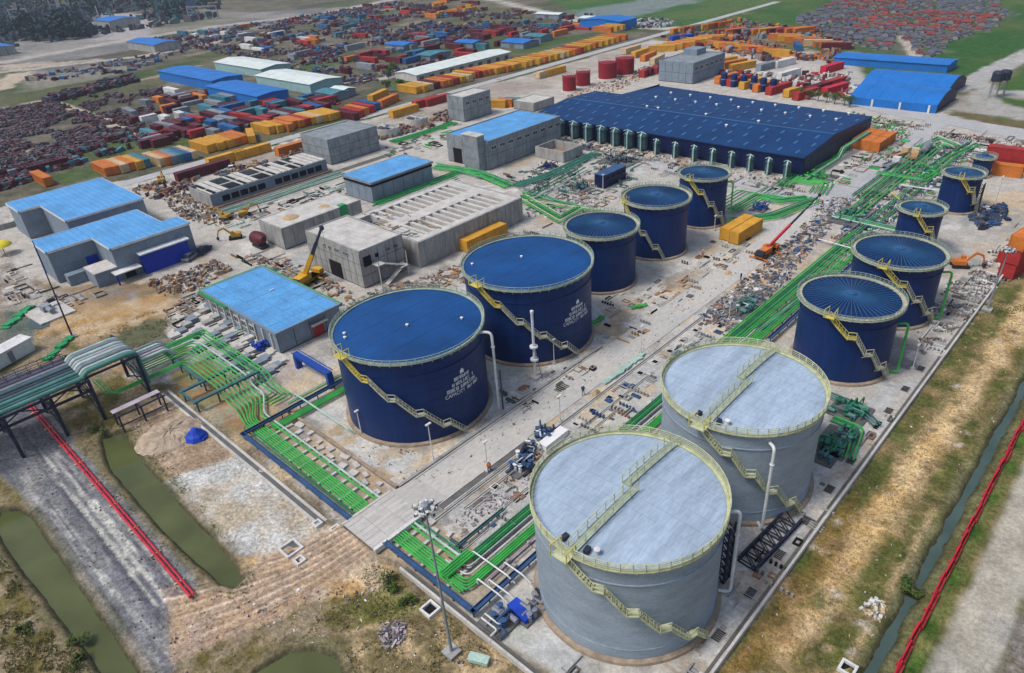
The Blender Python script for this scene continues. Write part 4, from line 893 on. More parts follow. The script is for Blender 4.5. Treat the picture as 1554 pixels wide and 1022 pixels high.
# --- low blue-roofed hall by the crane
lb = block('blue_roof_hall', 'low hall with a gridded light blue roof beside the yellow crane', 'building', -124.2,43.8,-98.4,56.0, 3.75,'concrete_blue','roof_blue', 7,4,1,.12,(9,5),.25)
obj('gutter', MB().box(-.85,-.3,3.4,-.3,12.5,3.95), M['net_green'], lb); obj('gutter', MB().box(-.3,12.5,3.4,26,12.9,3.95), M['net_green'], lb); obj('gutter', MB().box(-.3,-.7,3.5,10,-.3,3.9), M['net_green'], lb)
for k in range(9): obj('pilaster', MB().box(2.4+2.7*k,-.35,-.1,2.7+2.7*k,-.08,3.4), M['concrete_pale'], lb)
for k in range(6): window(lb, 3.2+2.7*k, -.08, 1.4, 1.5, 1.1, '-y')
obj('door', MB().box(25.87,6.4,0,25.95,8.6,2.3), M['c_red'], lb); obj('canopy', MB().box(25.8,5.9,2.6,27.2,9.1,2.75), M['concrete_dark'], lb)
# --- L-shaped blue-roofed pair on the left
def seams(par, P, z, mt, step=1.35):
    ys_ = [p[1] for p in P]; y = min(ys_)+.6
    while y < max(ys_)-.2:
        xs_ = sorted(ax+(y-ay)*(bx-ax)/(by-ay) for (ax,ay),(bx,by) in zip(P, P[1:]+P[:1]) if (ay > y) != (by > y))
        for a, b_ in zip(xs_[::2], xs_[1::2]): obj('roof_seam', MB().box(a,y-.035,z,b_,y+.035,z+.05), M[mt], par)
        y += step
MM('seam_blue', (.06,.24,.52), .5, .2, .5)
def lshape(name, label, poly, h, wallm, roofm):
    x0, y0 = poly[0]; P = [(x-x0, y-y0) for x, y in poly]; t = thing(name, label, 'building', (x0,y0,0), 0, 'L-shaped blue-roofed buildings')
    obj('wall', MB().prism(P, -.2, h), M[wallm], t)
    c = (sum(p[0] for p in P)/len(P), sum(p[1] for p in P)/len(P)); rf = obj('roof', MB().prism(grown(P, .3), h, h+.22), M[roofm], t)
    n = len(P); seams(rf, P, h+.221, 'seam_blue')
    for i in range(n):
        (ax, ay), (bx, by) = P[i], P[(i+1) % n]; L_ = math.hypot(bx-ax, by-ay); k = max(1, round(L_/3.4)); d = Vector((bx-ax, by-ay)).normalized(); nn = Vector((d.y, -d.x))
        ar = sum(P[i][0]*P[(i+1) % n][1]-P[(i+1) % n][0]*P[i][1] for i in range(n)); nn = nn if ar > 0 else -nn
        if nn.x < -.5 or nn.y > .5: pass
        for q in range(k):
            for r_ in range(2):
                a = Vector((ax, ay))+d*(L_/k*q+.05); b_ = Vector((ax, ay))+d*(L_/k*(q+1)-.05); z0 = .1+(h-.5)/2*r_; z1 = z0+(h-.5)/2-.08
                obj('wall_panel', MB().prism([tuple(a+nn*.002), tuple(b_+nn*.002), tuple(b_+nn*.07), tuple(a+nn*.07)], z0, z1), M[wallm], t)
        obj('fascia', MB().beam((ax+nn.x*.32, ay+nn.y*.32, h+.02), (bx+nn.x*.32, by+nn.y*.32, h+.02), .08, .5), M['pipe_white'], t)
    return t, P
h2, P2 = lshape('blue_roof_workshop', 'front L-shaped grey building with a light blue roof and a deep blue entrance wall', [(-171,29.8),(-161.7,29.8),(-161.7,38.8),(-152,38.8),(-152,55.2),(-157.5,55.2),(-157.5,51.5),(-171,51.5)], 6.9, 'concrete_blue', 'roof_blue')
h1, P1 = lshape('blue_roof_workshop', 'rear L-shaped grey building with a light blue roof, next to the yard road', [(-205.5,34.2),(-195.8,34.2),(-195.8,39),(-178.4,39),(-178.4,56.2),(-205.5,56.2)], 6.9, 'concrete_blue', 'roof_blue')
obj('entrance_wall', MB().box(19.2,13.5,-.1,20.6,23.4,4.3), M['wall_blue'], h2); obj('entrance_canopy', MB().box(19.1,13.2,4.3,21.2,23.8,4.55), M['pipe_white'], h2)
obj('side_cladding', MB().box(-.12,1.2,.2,-.02,20.5,6.2), M['wall_blue'], h2); obj('side_cladding', MB().box(.6,-.13,.2,1.8,-.08,6.2), M['wall_blue'], h2)
an = obj('annex', MB().box(13.2,4.4,-.1,19.0,9.0-.02,2.9), M['concrete_blue'], h2); obj('annex_roof', MB().box(13.1,4.3,2.9,19.1,8.95,3.05), M['concrete_pale'], an)
an = obj('annex', MB().box(11.0,1.0,-.1,13.1,8.9,2.2), M['concrete_blue'], h2)
obj('porch_roof', MB().box(19.1,7.4,2.2,21.6,12.8,2.4), M['c_white'], h2); obj('porch_column', MB().box(21.2,7.5,-.1,21.5,7.8,2.2), M['wall_blue'], h2); obj('doorway', MB().box(19.0,9.9,0,19.16,12,2.1), M['void'], h2)
obj('door', MB().box(9.31,6.2,0,9.45,8.6,3.6), M['wall_blue'], h2)
obj('low_wall', MB().box(-4.5,-4,-.1,-4.2,9,1.3), M['concrete'], h1)
# --- grey blocks
bm = block('grey_office_block', 'two-storey grey block with a pale blue roof and a slab tower at its near side', 'building', -153.5,132,-137,162.5, 7.4,'concrete_grey','roof_pale' if False else 'roof_blue', 5,9,2,.3,(3,6))
for k in range(9): window(bm, 16.58, 1.2+3.38*k, 5.3, 1.9, .8, '+x')
tw = obj('stair_tower', MB().box(9.5,-2.6,-.2,15.5,-.1,9.4), M['concrete_grey'], bm); obj('tower_cap', MB().box(9.3,-2.8,9.4,15.7,.1,9.65), M['concrete_pale'], tw)
for k in range(3): obj('tower_panel', MB().box(9.6,-2.68,.4+3*k,15.4,-2.6,3.2+3*k), M['concrete_grey'], tw)
obj('doorway', MB().box(2.5,-.12,0,6,-.075,4.2), M['void'], bm)
g1b = block('grey_process_block', 'grey concrete block with panelled walls beside the round basins', 'building', -195,110.5,-180.7,128.3, 6.9,'concrete_grey','concrete_grey', 4,5,3,.3,(3,4))
g2b = block('grey_process_block', 'small tall grey block behind the round basins', 'building', -189.3,165,-181.3,178, 7.7,'concrete_grey','concrete_pale', 3,4,2,.3,(2,3))
for k in range(4): window(g2b, 8.08, 1+3.1*k, 5.4, 1.8, .9, '+x')
g3b = block('grey_process_block', 'tall grey block behind the dark blue warehouse', 'building', -158.5,248,-143.5,271.5, 7.2,'concrete_blue','concrete_grey', 5,6,2,.3,(3,4))
obj('roof_cabin', MB().box(2,14,7.3,8,21,9.6), M['concrete_blue'], g3b)
for k in range(6): window(g3b, 15.08, 1+3.7*k, 4.8, 2.2, 1.0, '+x')
bl_ = block('blue_roof_plant_room', 'long dark grey building with a light blue roof behind the concrete basins', 'building', -154.7,97.3,-143.2,117, 5.2,'concrete_blue','roof_blue', 4,6,1,.1,(3,5),.35)
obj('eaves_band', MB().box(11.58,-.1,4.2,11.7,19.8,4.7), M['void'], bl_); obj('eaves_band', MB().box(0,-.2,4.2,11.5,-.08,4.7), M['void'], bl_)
sg = block('grey_plant_room', 'low grey flat-roofed plant room between the small tall block and the warehouse', 'building', -179,187,-169.5,198, 2.6,'concrete','concrete_pale', 3,3,1,.2,(2,2))
# --- concrete basins
c1 = block('concrete_pump_house', 'raw concrete block with a flat pale roof next to the yellow crane', 'building', -124.5,67,-106.4,77.3, 7.3,'concrete','concrete_pale', 9,5,3,.25,(5,3))
for k, xx in enumerate((6.1,8.0,10.0,10.9,13,13.9)): window(c1, xx, -.08, 5.9, .55, .5, '-y', 'concrete')
obj('opening', MB().box(7.2,-.14,0,11.2,-.078,3.4), M['void'], c1); obj('opening', MB().box(18.17,.6,4.2,18.25,2.4,6.2), M['void'], c1); obj('opening', MB().box(18.17,3.4,5.2,18.25,4.2,6.0), M['void'], c1)
for k in range(2): window(c1, 18.18, 6+1.9*k, 5.6, .9, .5, '+x', 'concrete')
sc = obj('scaffold_stair', MB().beam((18.6,3,6.4-2),(19.8,8.6,2.2),1.0,.12).beam((19.6,8.6,2.2),(20.4,3.4,.1),1.0,.12).box(18.4,2.2,4.3,20.4,4.0,4.42).box(18.4,7.4,2.1,20.6,9.2,2.2), M['concrete_pale'], c1)
for q in ((20.3,2.4),(20.4,9)): obj('scaffold_post', MB().beam((*q,-.1),(*q,5.2),.15), M['concrete_pale'], sc)
def basin(name, label, x0, y0, x1, y1, h, cells, wt=.5, depth=2.2, floor='concrete_dark', px=0, py=0, mt='concrete'):
    t = thing(name, label, 'basin', (x0,y0,0)); W, D = x1-x0, y1-y0
    obj('base', MB().box(0,0,-.2,W,D,h-depth), M[mt], t)
    for q in ((0,0,W,wt),(0,D-wt,W,D),(0,wt,wt,D-wt),(W-wt,wt,W,D-wt)): obj('wall', MB().box(q[0],q[1],h-depth,q[2],q[3],h), M[mt], t)
    if px: wall_panels(t,0,0,W,D,.1,h-.1,'-y',px,1,M[mt])
    if py: wall_panels(t,0,0,W,D,.1,h-.1,'+x',py,1,M[mt])
    obj('bed', MB().box(wt,wt,h-depth,W-wt,D-wt,h-depth+.05), M[floor], t)
    return t
b_ = basin('concrete_basin', 'long concrete basin with two rows of open cells behind the raw concrete pump house', -128,79.5,-104.5,110, 5.4, None, .6, 3.2, 'void', 10, 22)  # bed coloured near-black, painting in the shade deep inside the cells
for k in range(12): obj('cell_beam', MB().box(.61,4.2+2.1*k,3.6,22.89,4.95+2.1*k,5.26+random.uniform(0,.08)), M['concrete_pale'], b_)
for xa_, xb_ in ((.6,2.4),(9.6,13.4),(21.2,22.9)): obj('deck_strip', MB().box(xa_,.6,3.6,xb_,28.1,5.36), M['concrete_pale'], b_)
obj('deck', MB().box(.6,29.96-1.8,3.6,22.9,29.9,5.38), M['concrete_pale'], b_)
for k in range(9): obj('deck_slab', MB().box(13.9+2.8*(k % 3),.7+1.1*(k//3),3.7,16.4+2.8*(k % 3),1.6+1.1*(k//3),5.3), M['concrete_pale'], b_)
for k in range(34): obj('formwork_bar', MB().rbox(random.uniform(1,21),random.uniform(1,10),5.42,random.uniform(.6,2.4),.2,.16,random.choice((0,1.57,.2))), M[random.choice(('pipe_grey','timber','concrete','c_white'))], b_)
c3_ = block('concrete_pump_house', 'raw concrete block with mud piled on its roof, left of the crane', 'building', -146,68,-136.4,89, 4.7,'concrete','concrete_pale', 4,8,1,.1,(3,6))
for q in ((5.5,5,1.9,.5),(6,13.5,1.3,.3)): obj('mud_heap', MB().lathe([(q[2],4.9),(q[2]*.6,4.95+q[3]*.6),(.01,4.9+q[3]*1.4)], 9, q[0], q[1]), M['earth'], c3_)
obj('net_drape', MB().box(9.62,15,2.6,9.75,17.2,4.95).box(8.2,15.4,4.95,9.7,17,5.15), M['net_green'], c3_)
pit = basin('concrete_pit', 'open square concrete pit with a rusty floor next to the grey two-storey block', -134,147.6,-123.6,156, 3.0, None, .4, 2.3, 'rubble_red', 4, 3)
# ruin under construction
ru = thing('unroofed_building', 'long unfinished concrete building with missing roof slabs and a row of dark window openings', 'building', (-188.5,71.3,0))
obj('rear_wall', MB().box(0,0,-.1,.3,35,3.5), M['concrete'], ru); obj('front_wall', MB().box(11.7,0,-.1,12,35,3.4), M['concrete_blue'], ru); obj('end_wall', MB().box(.3,0,-.1,11.7,.3,3.4), M['concrete'], ru); obj('end_wall', MB().box(.3,34.7,-.1,11.7,35,3.4), M['concrete'], ru); obj('floor', MB().box(.3,.3,-.1,11.7,34.7,.2), M['concrete_dark'], ru)
for k in range(20):
    y_ = .5+1.74*k
    if k in (3,4,8,9,14): continue
    obj('roof_slab', MB().box(.2 if k % 4 else 3.4,y_,3.4,11.8,y_+(1.3 if k % 5 else .5),3.62), M['concrete_pale'], ru)
obj('ridge_beam', MB().box(5.6,.3,3.1,6.1,34.7,3.38), M['concrete_pale'], ru)
for k in range(12):
    if k == 5: continue
    obj('window', MB().box(12.0,3+2.55*k,.9,12.06,5.1+2.55*k,2.4), M['void'], ru)
obj('plinth', MB().box(12.01,-.5,-.1,13.2,35.5,.35), M['rubble_red'], ru)
sheet('service_trench', rect(-175.2, 66, -172.6, 128), .008, M['concrete_dark'])
# round clarifiers
for k, (x_, y_, lb_) in enumerate(((-192.1,140.6,'nearer round concrete clarifier beside the panelled grey block'),(-193.3,153.9,'farther round concrete clarifier towards the small tall block'))):
    t = thing('clarifier', lb_, 'basin', (x_,y_,0), 0, 'round clarifiers'); obj('wall', MB().lathe([(3.8,-.1),(3.8,2.6),(3.4,2.6),(3.4,1.0)], 36), M['concrete_pale'], t)
    obj('sludge', MB().lathe([(3.4,1.0),(.01,.8)], 30), M['concrete_dark'], t); obj('bridge', MB().box(-3.7,-.4,2.62,3.7,.4,2.8), M['concrete_pale'], t)
    r_ = MB(); r_.tube([pol(3.65,15*q,3.5) for q in range(25)], .05, 4, False)
    for q in range(16): r_.beam(pol(3.65,22.5*q,2.6), pol(3.65,22.5*q,3.5), .06)
    obj('guard_rail', r_, M['rim_green'], t); obj('drum', MB().lathe([(.6,1),(.6,3.0),(.01,3.1)], 14), M['steel_blue'] if k == 0 else M['c_white'], t)
# --- dark blue warehouse
wh = thing('warehouse', 'vast dark blue warehouse with skylights and ridge vents', 'warehouse', (-153.5,169,0))
Pw = [(0,0),(87.4,0),(87.4,43),(12.5,52.5),(12.5,32.3),(0,32.3)]
def rz(x, y): return 5.0+1.5*min(y/17.0, 1)-1.5*max(0, (y-17)/30.0)
mb = MB(); n = 6
obj('wall', MB().prism(Pw, -.1, 4.6), M['wh_wall'], wh)
nxw = 24; wxx = 87.4/nxw
for i in range(nxw):
    x0_, x1_ = i*wxx, (i+1)*wxx; ye = 32.3 if (x0_+x1_)/2 < 12.5 else 52.5-9.5*((x0_+x1_)/2-12.5)/74.9
    yy = [-.5,4,8,12,15,17,19,24,30,ye] if ye > 31 else [-.5]
    m_ = MB(); b0 = len(m_.v); zo = .03*(i % 2)
    for y_ in yy: m_.v += [(x0_, y_, rz(0,max(y_,0))+zo), (x1_, y_, rz(0,max(y_,0))+zo), (x0_, y_, 4.75 if y_ < 0 else rz(0,y_)-.5), (x1_, y_, 4.75 if y_ < 0 else rz(0,y_)-.5)]
    for k in range(len(yy)-1):
        a = k*4; m_.f += [(a,a+1,a+5,a+4),(a+3,a+2,a+6,a+7),(a,a+4,a+6,a+2),(a+1,a+3,a+7,a+5)]
    m_.f += [(0,2,3,1), (len(yy)*4-4,len(yy)*4-3,len(yy)*4-1,len(yy)*4-2)]
    obj('roof_sheet', m_, M['wh_roof'], wh, smooth=False)
gw = MB(); ypts = [0,4,8,12,15,17,19,24,30,38,43]
gw.add([(87.38,y_,4.55) for y_ in ypts]+[(87.38,y_,rz(0,y_)-.02) for y_ in ypts], [(k,k+1,k+12,k+11) for k in range(10)]); obj('gable_wall', gw, M['wh_wall'], wh)
gw = MB(); gw.add([(.02,y_,4.55) for y_ in (0,8,17,32.3)]+[(.02,y_,rz(0,y_)-.02) for y_ in (0,8,17,32.3)], [(k+1,k,k+4,k+5) for k in range(3)]); obj('gable_wall', gw, M['wh_wall'], wh)
obj('rear_wall', MB().box(12.5,32.35,3.5,12.6,52.4,rz(0,40)), M['wh_wall'], wh)
wall_panels(wh, 0,0,87.4,43, .1,4.5, '-y', 22, 1, M['wh_wall']); wall_panels(wh, 0,0,87.4,43, .1,4.5, '+x', 11, 1, M['wh_wall'])
obj('ridge_cap', MB().box(0,16.8,6.5,87.4,17.2,6.62), M['skylight'], wh)
def slope(y): return math.atan2(rz(0,y+.5)-rz(0,y-.5), 1)
for j, y_ in enumerate((2.6,8.2,13.6,21.5,28.5,36.0)):
    for i in range(19):
        x_ = 2.5+4.55*i+(j % 2)*1.5
        if (y_ > 30 and x_ < 14) or x_ > 86: continue
        o = obj('skylight', MB().box(-.28,-1.1,0,.28,1.1,.1), M['skylight'], wh, (x_,y_,rz(0,y_)+.02)); o.rotation_euler = (slope(y_),0,0)
for i in range(9):
    for y_ in (32.5,41.5):
        x_ = 24+7.2*i
        if y_ > 52.5-9.5*(x_-12.5)/74.9-1.5: continue
        obj('ridge_vent', MB().lathe([(.25,-.2),(.25,.35),(.42,.4),(.42,.58),(.01,.75)], 10, x_, y_).mesh('ridge_vent'), M['white'], wh, (0,0,rz(0,y_)))
for x_, y_ in ((30,18.5),(34,18.4),(50,18.6),(66,18.6),(60,12)): obj('ridge_vent', MB().lathe([(.25,-.2),(.25,.35),(.42,.4),(.42,.58),(.01,.75)], 10, x_, y_), M['white'], wh, (0,0,rz(0,y_)))
MM('vessel_teal', (.04,.10,.115), .5, .3, .8)
# filter vessels along its front
def vessel(label, x, y, r, h, group, big):
    t = thing('filter_vessel', label, 'vessel', (x,y,0), 0, group)
    obj('shell', MB().lathe([(r*.9,.7),(r,1.0),(r,h-.5),(r*.8,h-.15),(r*.4,h),(.01,h+.06)], 18), M['vessel_teal'], t, smooth=True)
    for a in (45,135,225,315): obj('leg', MB().beam(pol(r*.85,a,-.1), pol(r*.85,a,1.0), .16), M['steel_dark'], t)
    obj('front_pipe', MB().tube([(r*.3,-r-.25,.3),(r*.3,-r-.25,h-.3),(r*.1,-r*.5,h+.35)], .2, 8), M['pipe_mint'], t); obj('top_pipe', MB().tube([(-r,-r*.6,h+.15),(-r*.1,-r*.3,h+.55),(r,-r*.5,h+.2)], .1, 7), M['pipe_mint'], t)
    obj('platform', MB().lathe([(r,h-.8),(r+.3,h-.8),(r+.3,h-.7),(r,h-.7)], 16), M['steel_dark'], t)
    obj('plinth', MB().lathe([(r+.5,-.1),(r+.5,.2),(.01,.22)], 12), M['concrete_pale'], t)
for i in range(8):
    p = G(850.8+18.55*i, 196.5+4.4*i); vessel('large teal filter vessel, '+ORD[i]+' from the left along the warehouse front', p[0], 168.0-.55, 1.4, 5.0, 'large filter vessels', 1)
for i in range(8):
    p = G(1004.7+26.3*i, 231.5+6.0*i); vessel('small teal filter vessel, '+ORD[i]+' from the left at the right part of the warehouse front', p[0], 166.6, .9, 4.0, 'small filter vessels', 0)
# drums behind the warehouse
for i in range(6):
    p = ((1098,130),(1113,132),(1128,134),(1143,136),(1157,139),(1172,141))[i]; q = G(*p); t = thing('upright_drum', 'dark blue upright drum, '+ORD[i]+' from the left behind the warehouse', 'drum', (*q,0), 0, 'upright drums behind the warehouse')
    obj('shell', MB().lathe([(1.2,.3),(1.2,4.3),(.9,4.6),(.01,4.7)], 16), M['navy'], t, smooth=True); obj('skirt', MB().lathe([(1.0,-.1),(1.0,.3)], 14), M['steel_dark'], t); obj('band', MB().lathe([(1.21,2.2),(1.28,2.2),(1.28,2.5),(1.21,2.5)], 16), M['pipe_grey'], t)
# generator enclosure
ge = thing('generator_enclosure', 'dark blue corrugated equipment enclosure beside the pipe yard', 'enclosure', (-104.6,136.6,0))
obj('body', MB().box(0,0,.2,2.9,9.2,3.25), M['wall_navy'] if 'wall_navy' in M else M['wh_wall'], ge); obj('roof', MB().box(-.1,-.1,3.25,3.0,9.3,3.4), M['tray_blue'], ge); obj('skid', MB().box(.1,.1,-.1,2.8,9.1,.2), M['steel_dark'], ge)
for k in range(4): obj('door', MB().box(2.9,.5+2.2*k,.4,2.96,2.4+2.2*k,2.9), M['wh_wall'], ge); obj('vent', MB().box(2.965,.8+2.2*k,2.0,3.0,2.1+2.2*k,2.6), M['void'], ge)
# --- sheds beyond the yard road
def shed(name, label, x0, y0, x1, y1, h, wallm, roofm, rise=.7, axis='x', doors=0, group=None, nsh=10):
    t = thing(name, label, 'shed', (x0,y0,0), 0, group); W, D = x1-x0, y1-y0
    mb = MB()
    if axis == 'x': mb.add([(0,0,-.1),(W,0,-.1),(W,D,-.1),(0,D,-.1),(0,0,h),(W,0,h),(W,D,h),(0,D,h),(0,D/2,h+rise-.1),(W,D/2,h+rise-.1)], [(0,1,5,4),(2,3,7,6),(1,2,6,9,5),(3,0,4,8,7)])
    else: mb.add([(0,0,-.1),(W,0,-.1),(W,D,-.1),(0,D,-.1),(0,0,h),(W,0,h),(W,D,h),(0,D,h),(W/2,0,h+rise-.1),(W/2,D,h+rise-.1)], [(1,2,6,5),(3,0,4,7),(0,1,5,8,4),(2,3,7,9,6)])
    obj('wall', mb, M[wallm], t); o_ = .4
    for i in range(nsh):
        for s in (0, 1):
            if axis == 'x':
                a, b_ = -o_+(W+2*o_)*i/nsh+.02, -o_+(W+2*o_)*(i+1)/nsh-.02; e, mid = (-o_, D/2) if s == 0 else (D+o_, D/2)
                v = [(a,e,h-.12),(b_,e,h-.12),(b_,mid,h+rise),(a,mid,h+rise)]
            else:
                a, b_ = -o_+(D+2*o_)*i/nsh+.02, -o_+(D+2*o_)*(i+1)/nsh-.02; e, mid = (-o_, W/2) if s == 0 else (W+o_, W/2)
                v = [(e,a,h-.12),(e,b_,h-.12),(mid,b_,h+rise),(mid,a,h+rise)]
            zz = .03*(i % 2); v2 = [(x,y,z+zz) for x,y,z in v]+[(x,y,z+zz+.08) for x,y,z in v]
            obj('roof_sheet', MB().add(v2, [(3,2,1,0),(4,5,6,7),(0,1,5,4),(1,2,6,5),(2,3,7,6),(3,0,4,7)]), M[roofm], t)
    for k in range(doors):
        if axis == 'x': obj('door', MB().box(W*(k+.5)/doors-1.6,-.1,0,W*(k+.5)/doors+1.6,-.02,h*.8), M['concrete_dark'], t)
        else: obj('door', MB().box(W+.02,D*(k+.5)/doors-1.2,0,W+.1,D*(k+.5)/doors+1.2,h*.6), M['concrete_dark'], t)
    return t
shed('white_shed', 'white-roofed shed with mint walls, behind the other white shed and the blue sheds', -378,174.5,-331,190.5, 3.9,'wall_mint','roof_white', .8, 'x', 0, None)
shed('white_shed', 'white-roofed shed with mint walls, the nearer one', -318.5,164.5,-274,180.5, 4.0,'wall_mint','roof_white', .8, 'x', 0, None)
shed('blue_shed', 'bright blue shed with blue walls, the one farther left', -380.5,146.5,-325,161.5, 4.3,'roof_blue_deep','roof_blue_deep', .5, 'x', 0, None)
shed('blue_shed', 'bright blue shed with blue walls, the nearer of the pair', -318,140.5,-274.8,154.5, 3.9,'roof_blue_deep','roof_blue_deep', .5, 'x', 0, None)
shed('long_white_shed', 'very long white-roofed shed beside the yellow container row', -264.5,202,-250,261, 2.9,'concrete_pale','roof_white', .7, 'y', 10, None, 22)
shed('blue_roof_shed', 'dark blue roofed shed beyond the container yards in the top left', -520,186,-478,202, 4.5,'concrete','roof_blue_deep', 1.0, 'x', 0)
shed('blue_roof_shed', 'blue roofed shed beside the dark plant in the top left', -690,226,-655,250, 6,'concrete','roof_blue_deep', 1.2, 'x', 0)
shed('blue_roof_shed', 'bright blue shed beside the long road at the top', -275,346,-247,362, 5,'roof_blue_deep','roof_blue_deep', 1.0, 'y', 0)
shed('blue_roof_shed', 'small bright blue shed at the left edge', -640,118,-590,140, 5,'concrete','roof_blue_deep', 1.0, 'x', 0)
for k, (px_, py_, wx_, wy_, mt, lb_) in enumerate(((690,72,14,9,'roof_blue_deep','blue'),(633,92,10,14,'c_teal','teal'),(760,72,16,12,'roof_blue_deep','blue'),(795,63,12,10,'c_teal','teal'),(878,35,14,10,'roof_white','white'),(812,28,20,8,'roof_white','white'),(585,75,16,10,'roof_blue_deep','blue'),(480,150,12,8,'c_teal','teal'),(500,146,9,7,'roof_white','white'))):
    p = G(px_, py_); shed('yard_shed', 'small '+lb_+' roofed yard shed, '+ORD[k]+' of those among the jumbled containers', p[0], p[1], p[0]+wx_, p[1]+wy_, 2.8,'concrete_blue', mt, .6, 'x', 1, 'small sheds among the container yards', 4)
# arched sheds at the right
def vault(label, x0, y0, x1, y1, eave, crown):
    t = thing('arched_shed', label, 'shed', (x0,y0,0), 0, 'arched blue sheds'); W, D = x1-x0, y1-y0; n = 14; sh = 12
    def zc(k): return eave+(crown-eave)*math.sin(math.pi*k/n)
    for i in range(sh):
        a, b_ = W*i/sh+.015, W*(i+1)/sh-.015; mb = MB(); o0 = .03*(i % 2)
        for k in range(n+1): mb.v += [(a,D*k/n,zc(k)+o0),(b_,D*k/n,zc(k)+o0)]
        mb.f = [(2*k,2*k+1,2*k+3,2*k+2) for k in range(n)]; obj('roof_sheet', mb, M['roof_blue_deep'], t, smooth=True)
    obj('front_wall', MB().box(0,-.05,-.1,W,.1,eave), M['roof_blue_deep'], t)
    for xx, mt in ((.1,'roof_blue_deep'),(W-.15,'wh_wall')):
        mb = MB(); mb.v = [(xx,D*k/n,-.1) for k in range(n+1)]+[(xx,D*k/n,zc(k)-.05) for k in range(n+1)]; mb.f = [(k,k+1,n+2+k,n+1+k) for k in range(n)]; obj('gable_wall', mb, M[mt], t)
    for k in range(3): obj('front_column', MB().box(W*(.28+.32*k)-.3,-.3,-.1,W*(.28+.32*k)+.3,-.06,eave*.95), M['c_white'], t)
vault('arched bright blue shed, the nearer of the joined pair at the right', -84,243.8,-58.2,264, 2.3, 4.9)
vault('arched bright blue shed, the farther of the joined pair at the right', -88,264.3,-61,285, 2.3, 4.9)
shed('long_blue_shed', 'long flat bright blue shed behind the arched pair', -113,303,-72,315, 2.7,'roof_blue_deep','roof_blue_deep', .4, 'x', 0)
red_tank(-179.1,218.4,2.6,5.3,'short red tank, first from the left behind the warehouse'); red_tank(-179.8,227.8,2.75,5.2,'short red tank, second from the left behind the warehouse')
red_tank(-179.5,243.2,3.7,6.2,'wide red tank, the nearer of the wider pair behind the warehouse'); red_tank(-178.0,253,3.8,6.3,'wide red tank, the farther of the wider pair behind the warehouse')
# ================================================================ MACHINES, POLES, EQUIPMENT
def wheel(par, x, y, r, w_, mt='tyre'):
    o = obj('wheel', MB().tube([(x-w_/2,y,r),(x+w_/2,y,r)], r, 12), M[mt], par); obj('rim', MB().tube([(x-w_/2-.02,y,r),(x+w_/2+.02,y,r)], r*.5, 8), M['c_grey'], o)
def truck(label, loc, rz, cabm, bedm, kind='flat', group=None):
    t = thing('truck', label, 'truck', loc, rz, group); t.scale = (.75,.75,.75)
    obj('chassis', MB().box(-.45,-3.8,.5,.45,3.6,.8), M['steel_dark'], t)
    cb = obj('cab', MB().add([(-1.2,1.9,.6),(1.2,1.9,.6),(1.2,3.9,.6),(-1.2,3.9,.6),(-1.15,1.9,2.7),(1.15,1.9,2.7),(1.15,3.4,2.7),(-1.15,3.4,2.7)], [(0,3,2,1),(4,5,6,7),(0,1,5,4),(1,2,6,5),(2,3,7,6),(3,0,4,7)]), M[cabm], t)
    obj('windscreen', MB().add([(-1,3.78,1.5),(1,3.78,1.5),(1,3.48,2.5),(-1,3.48,2.5)], [(0,1,2,3)]), M['glass'], cb)
    if kind == 'flat':
        obj('bed', MB().box(-1.25,-4,.85,1.25,1.7,1.05), M[bedm], t)
        for q in ((-1.25,-4,-1.17,1.7),(1.17,-4,1.25,1.7),(-1.17,-4,1.17,-3.92)): obj('bed_side', MB().box(q[0],q[1],1.05,q[2],q[3],1.6), M[bedm], t)
    elif kind == 'box': obj('box_body', MB().box(-1.25,-4.2,.85,1.25,1.7,3.2), M[bedm], t)
    elif kind == 'tank': obj('tank_body', MB().tube([(0,-4,1.9),(0,-3.7,1.9),(0,1.4,1.9),(0,1.65,1.9)], [.6,1.1,1.1,.6], 14), M[bedm], t, smooth=True)
    for yy in (2.9,-1.8,-3.0):
        for xx in (-1.0,1.0): wheel(t, xx, yy, .5, .35)
    return t
def car(label, loc, rz, bm, group=None):
    t = thing('car', label, 'car', loc, rz, group)
    obj('body', MB().add([(-.85,-2.1,.35),(.85,-2.1,.35),(.85,2.1,.35),(-.85,2.1,.35),(-.85,-2.1,.85),(.85,-2.1,.85),(.85,2.1,.8),(-.85,2.1,.8)], [(0,3,2,1),(4,5,6,7),(0,1,5,4),(1,2,6,5),(2,3,7,6),(3,0,4,7)]), M[bm], t)
    obj('cabin', MB().add([(-.8,-1.7,.85),(.8,-1.7,.85),(.8,1.0,.83),(-.8,1.0,.83),(-.65,-1.2,1.4),(.65,-1.2,1.4),(.65,.3,1.4),(-.65,.3,1.4)], [(4,5,6,7),(0,1,5,4),(1,2,6,5),(2,3,7,6),(3,0,4,7)]), M['glass'], t); obj('roof', MB().box(-.63,-1.15,1.4,.63,.28,1.44), M[bm], t)
    for yy in (1.35,-1.35):
        for xx in (-.78,.78): wheel(t, xx, yy, .32, .2)
    return t
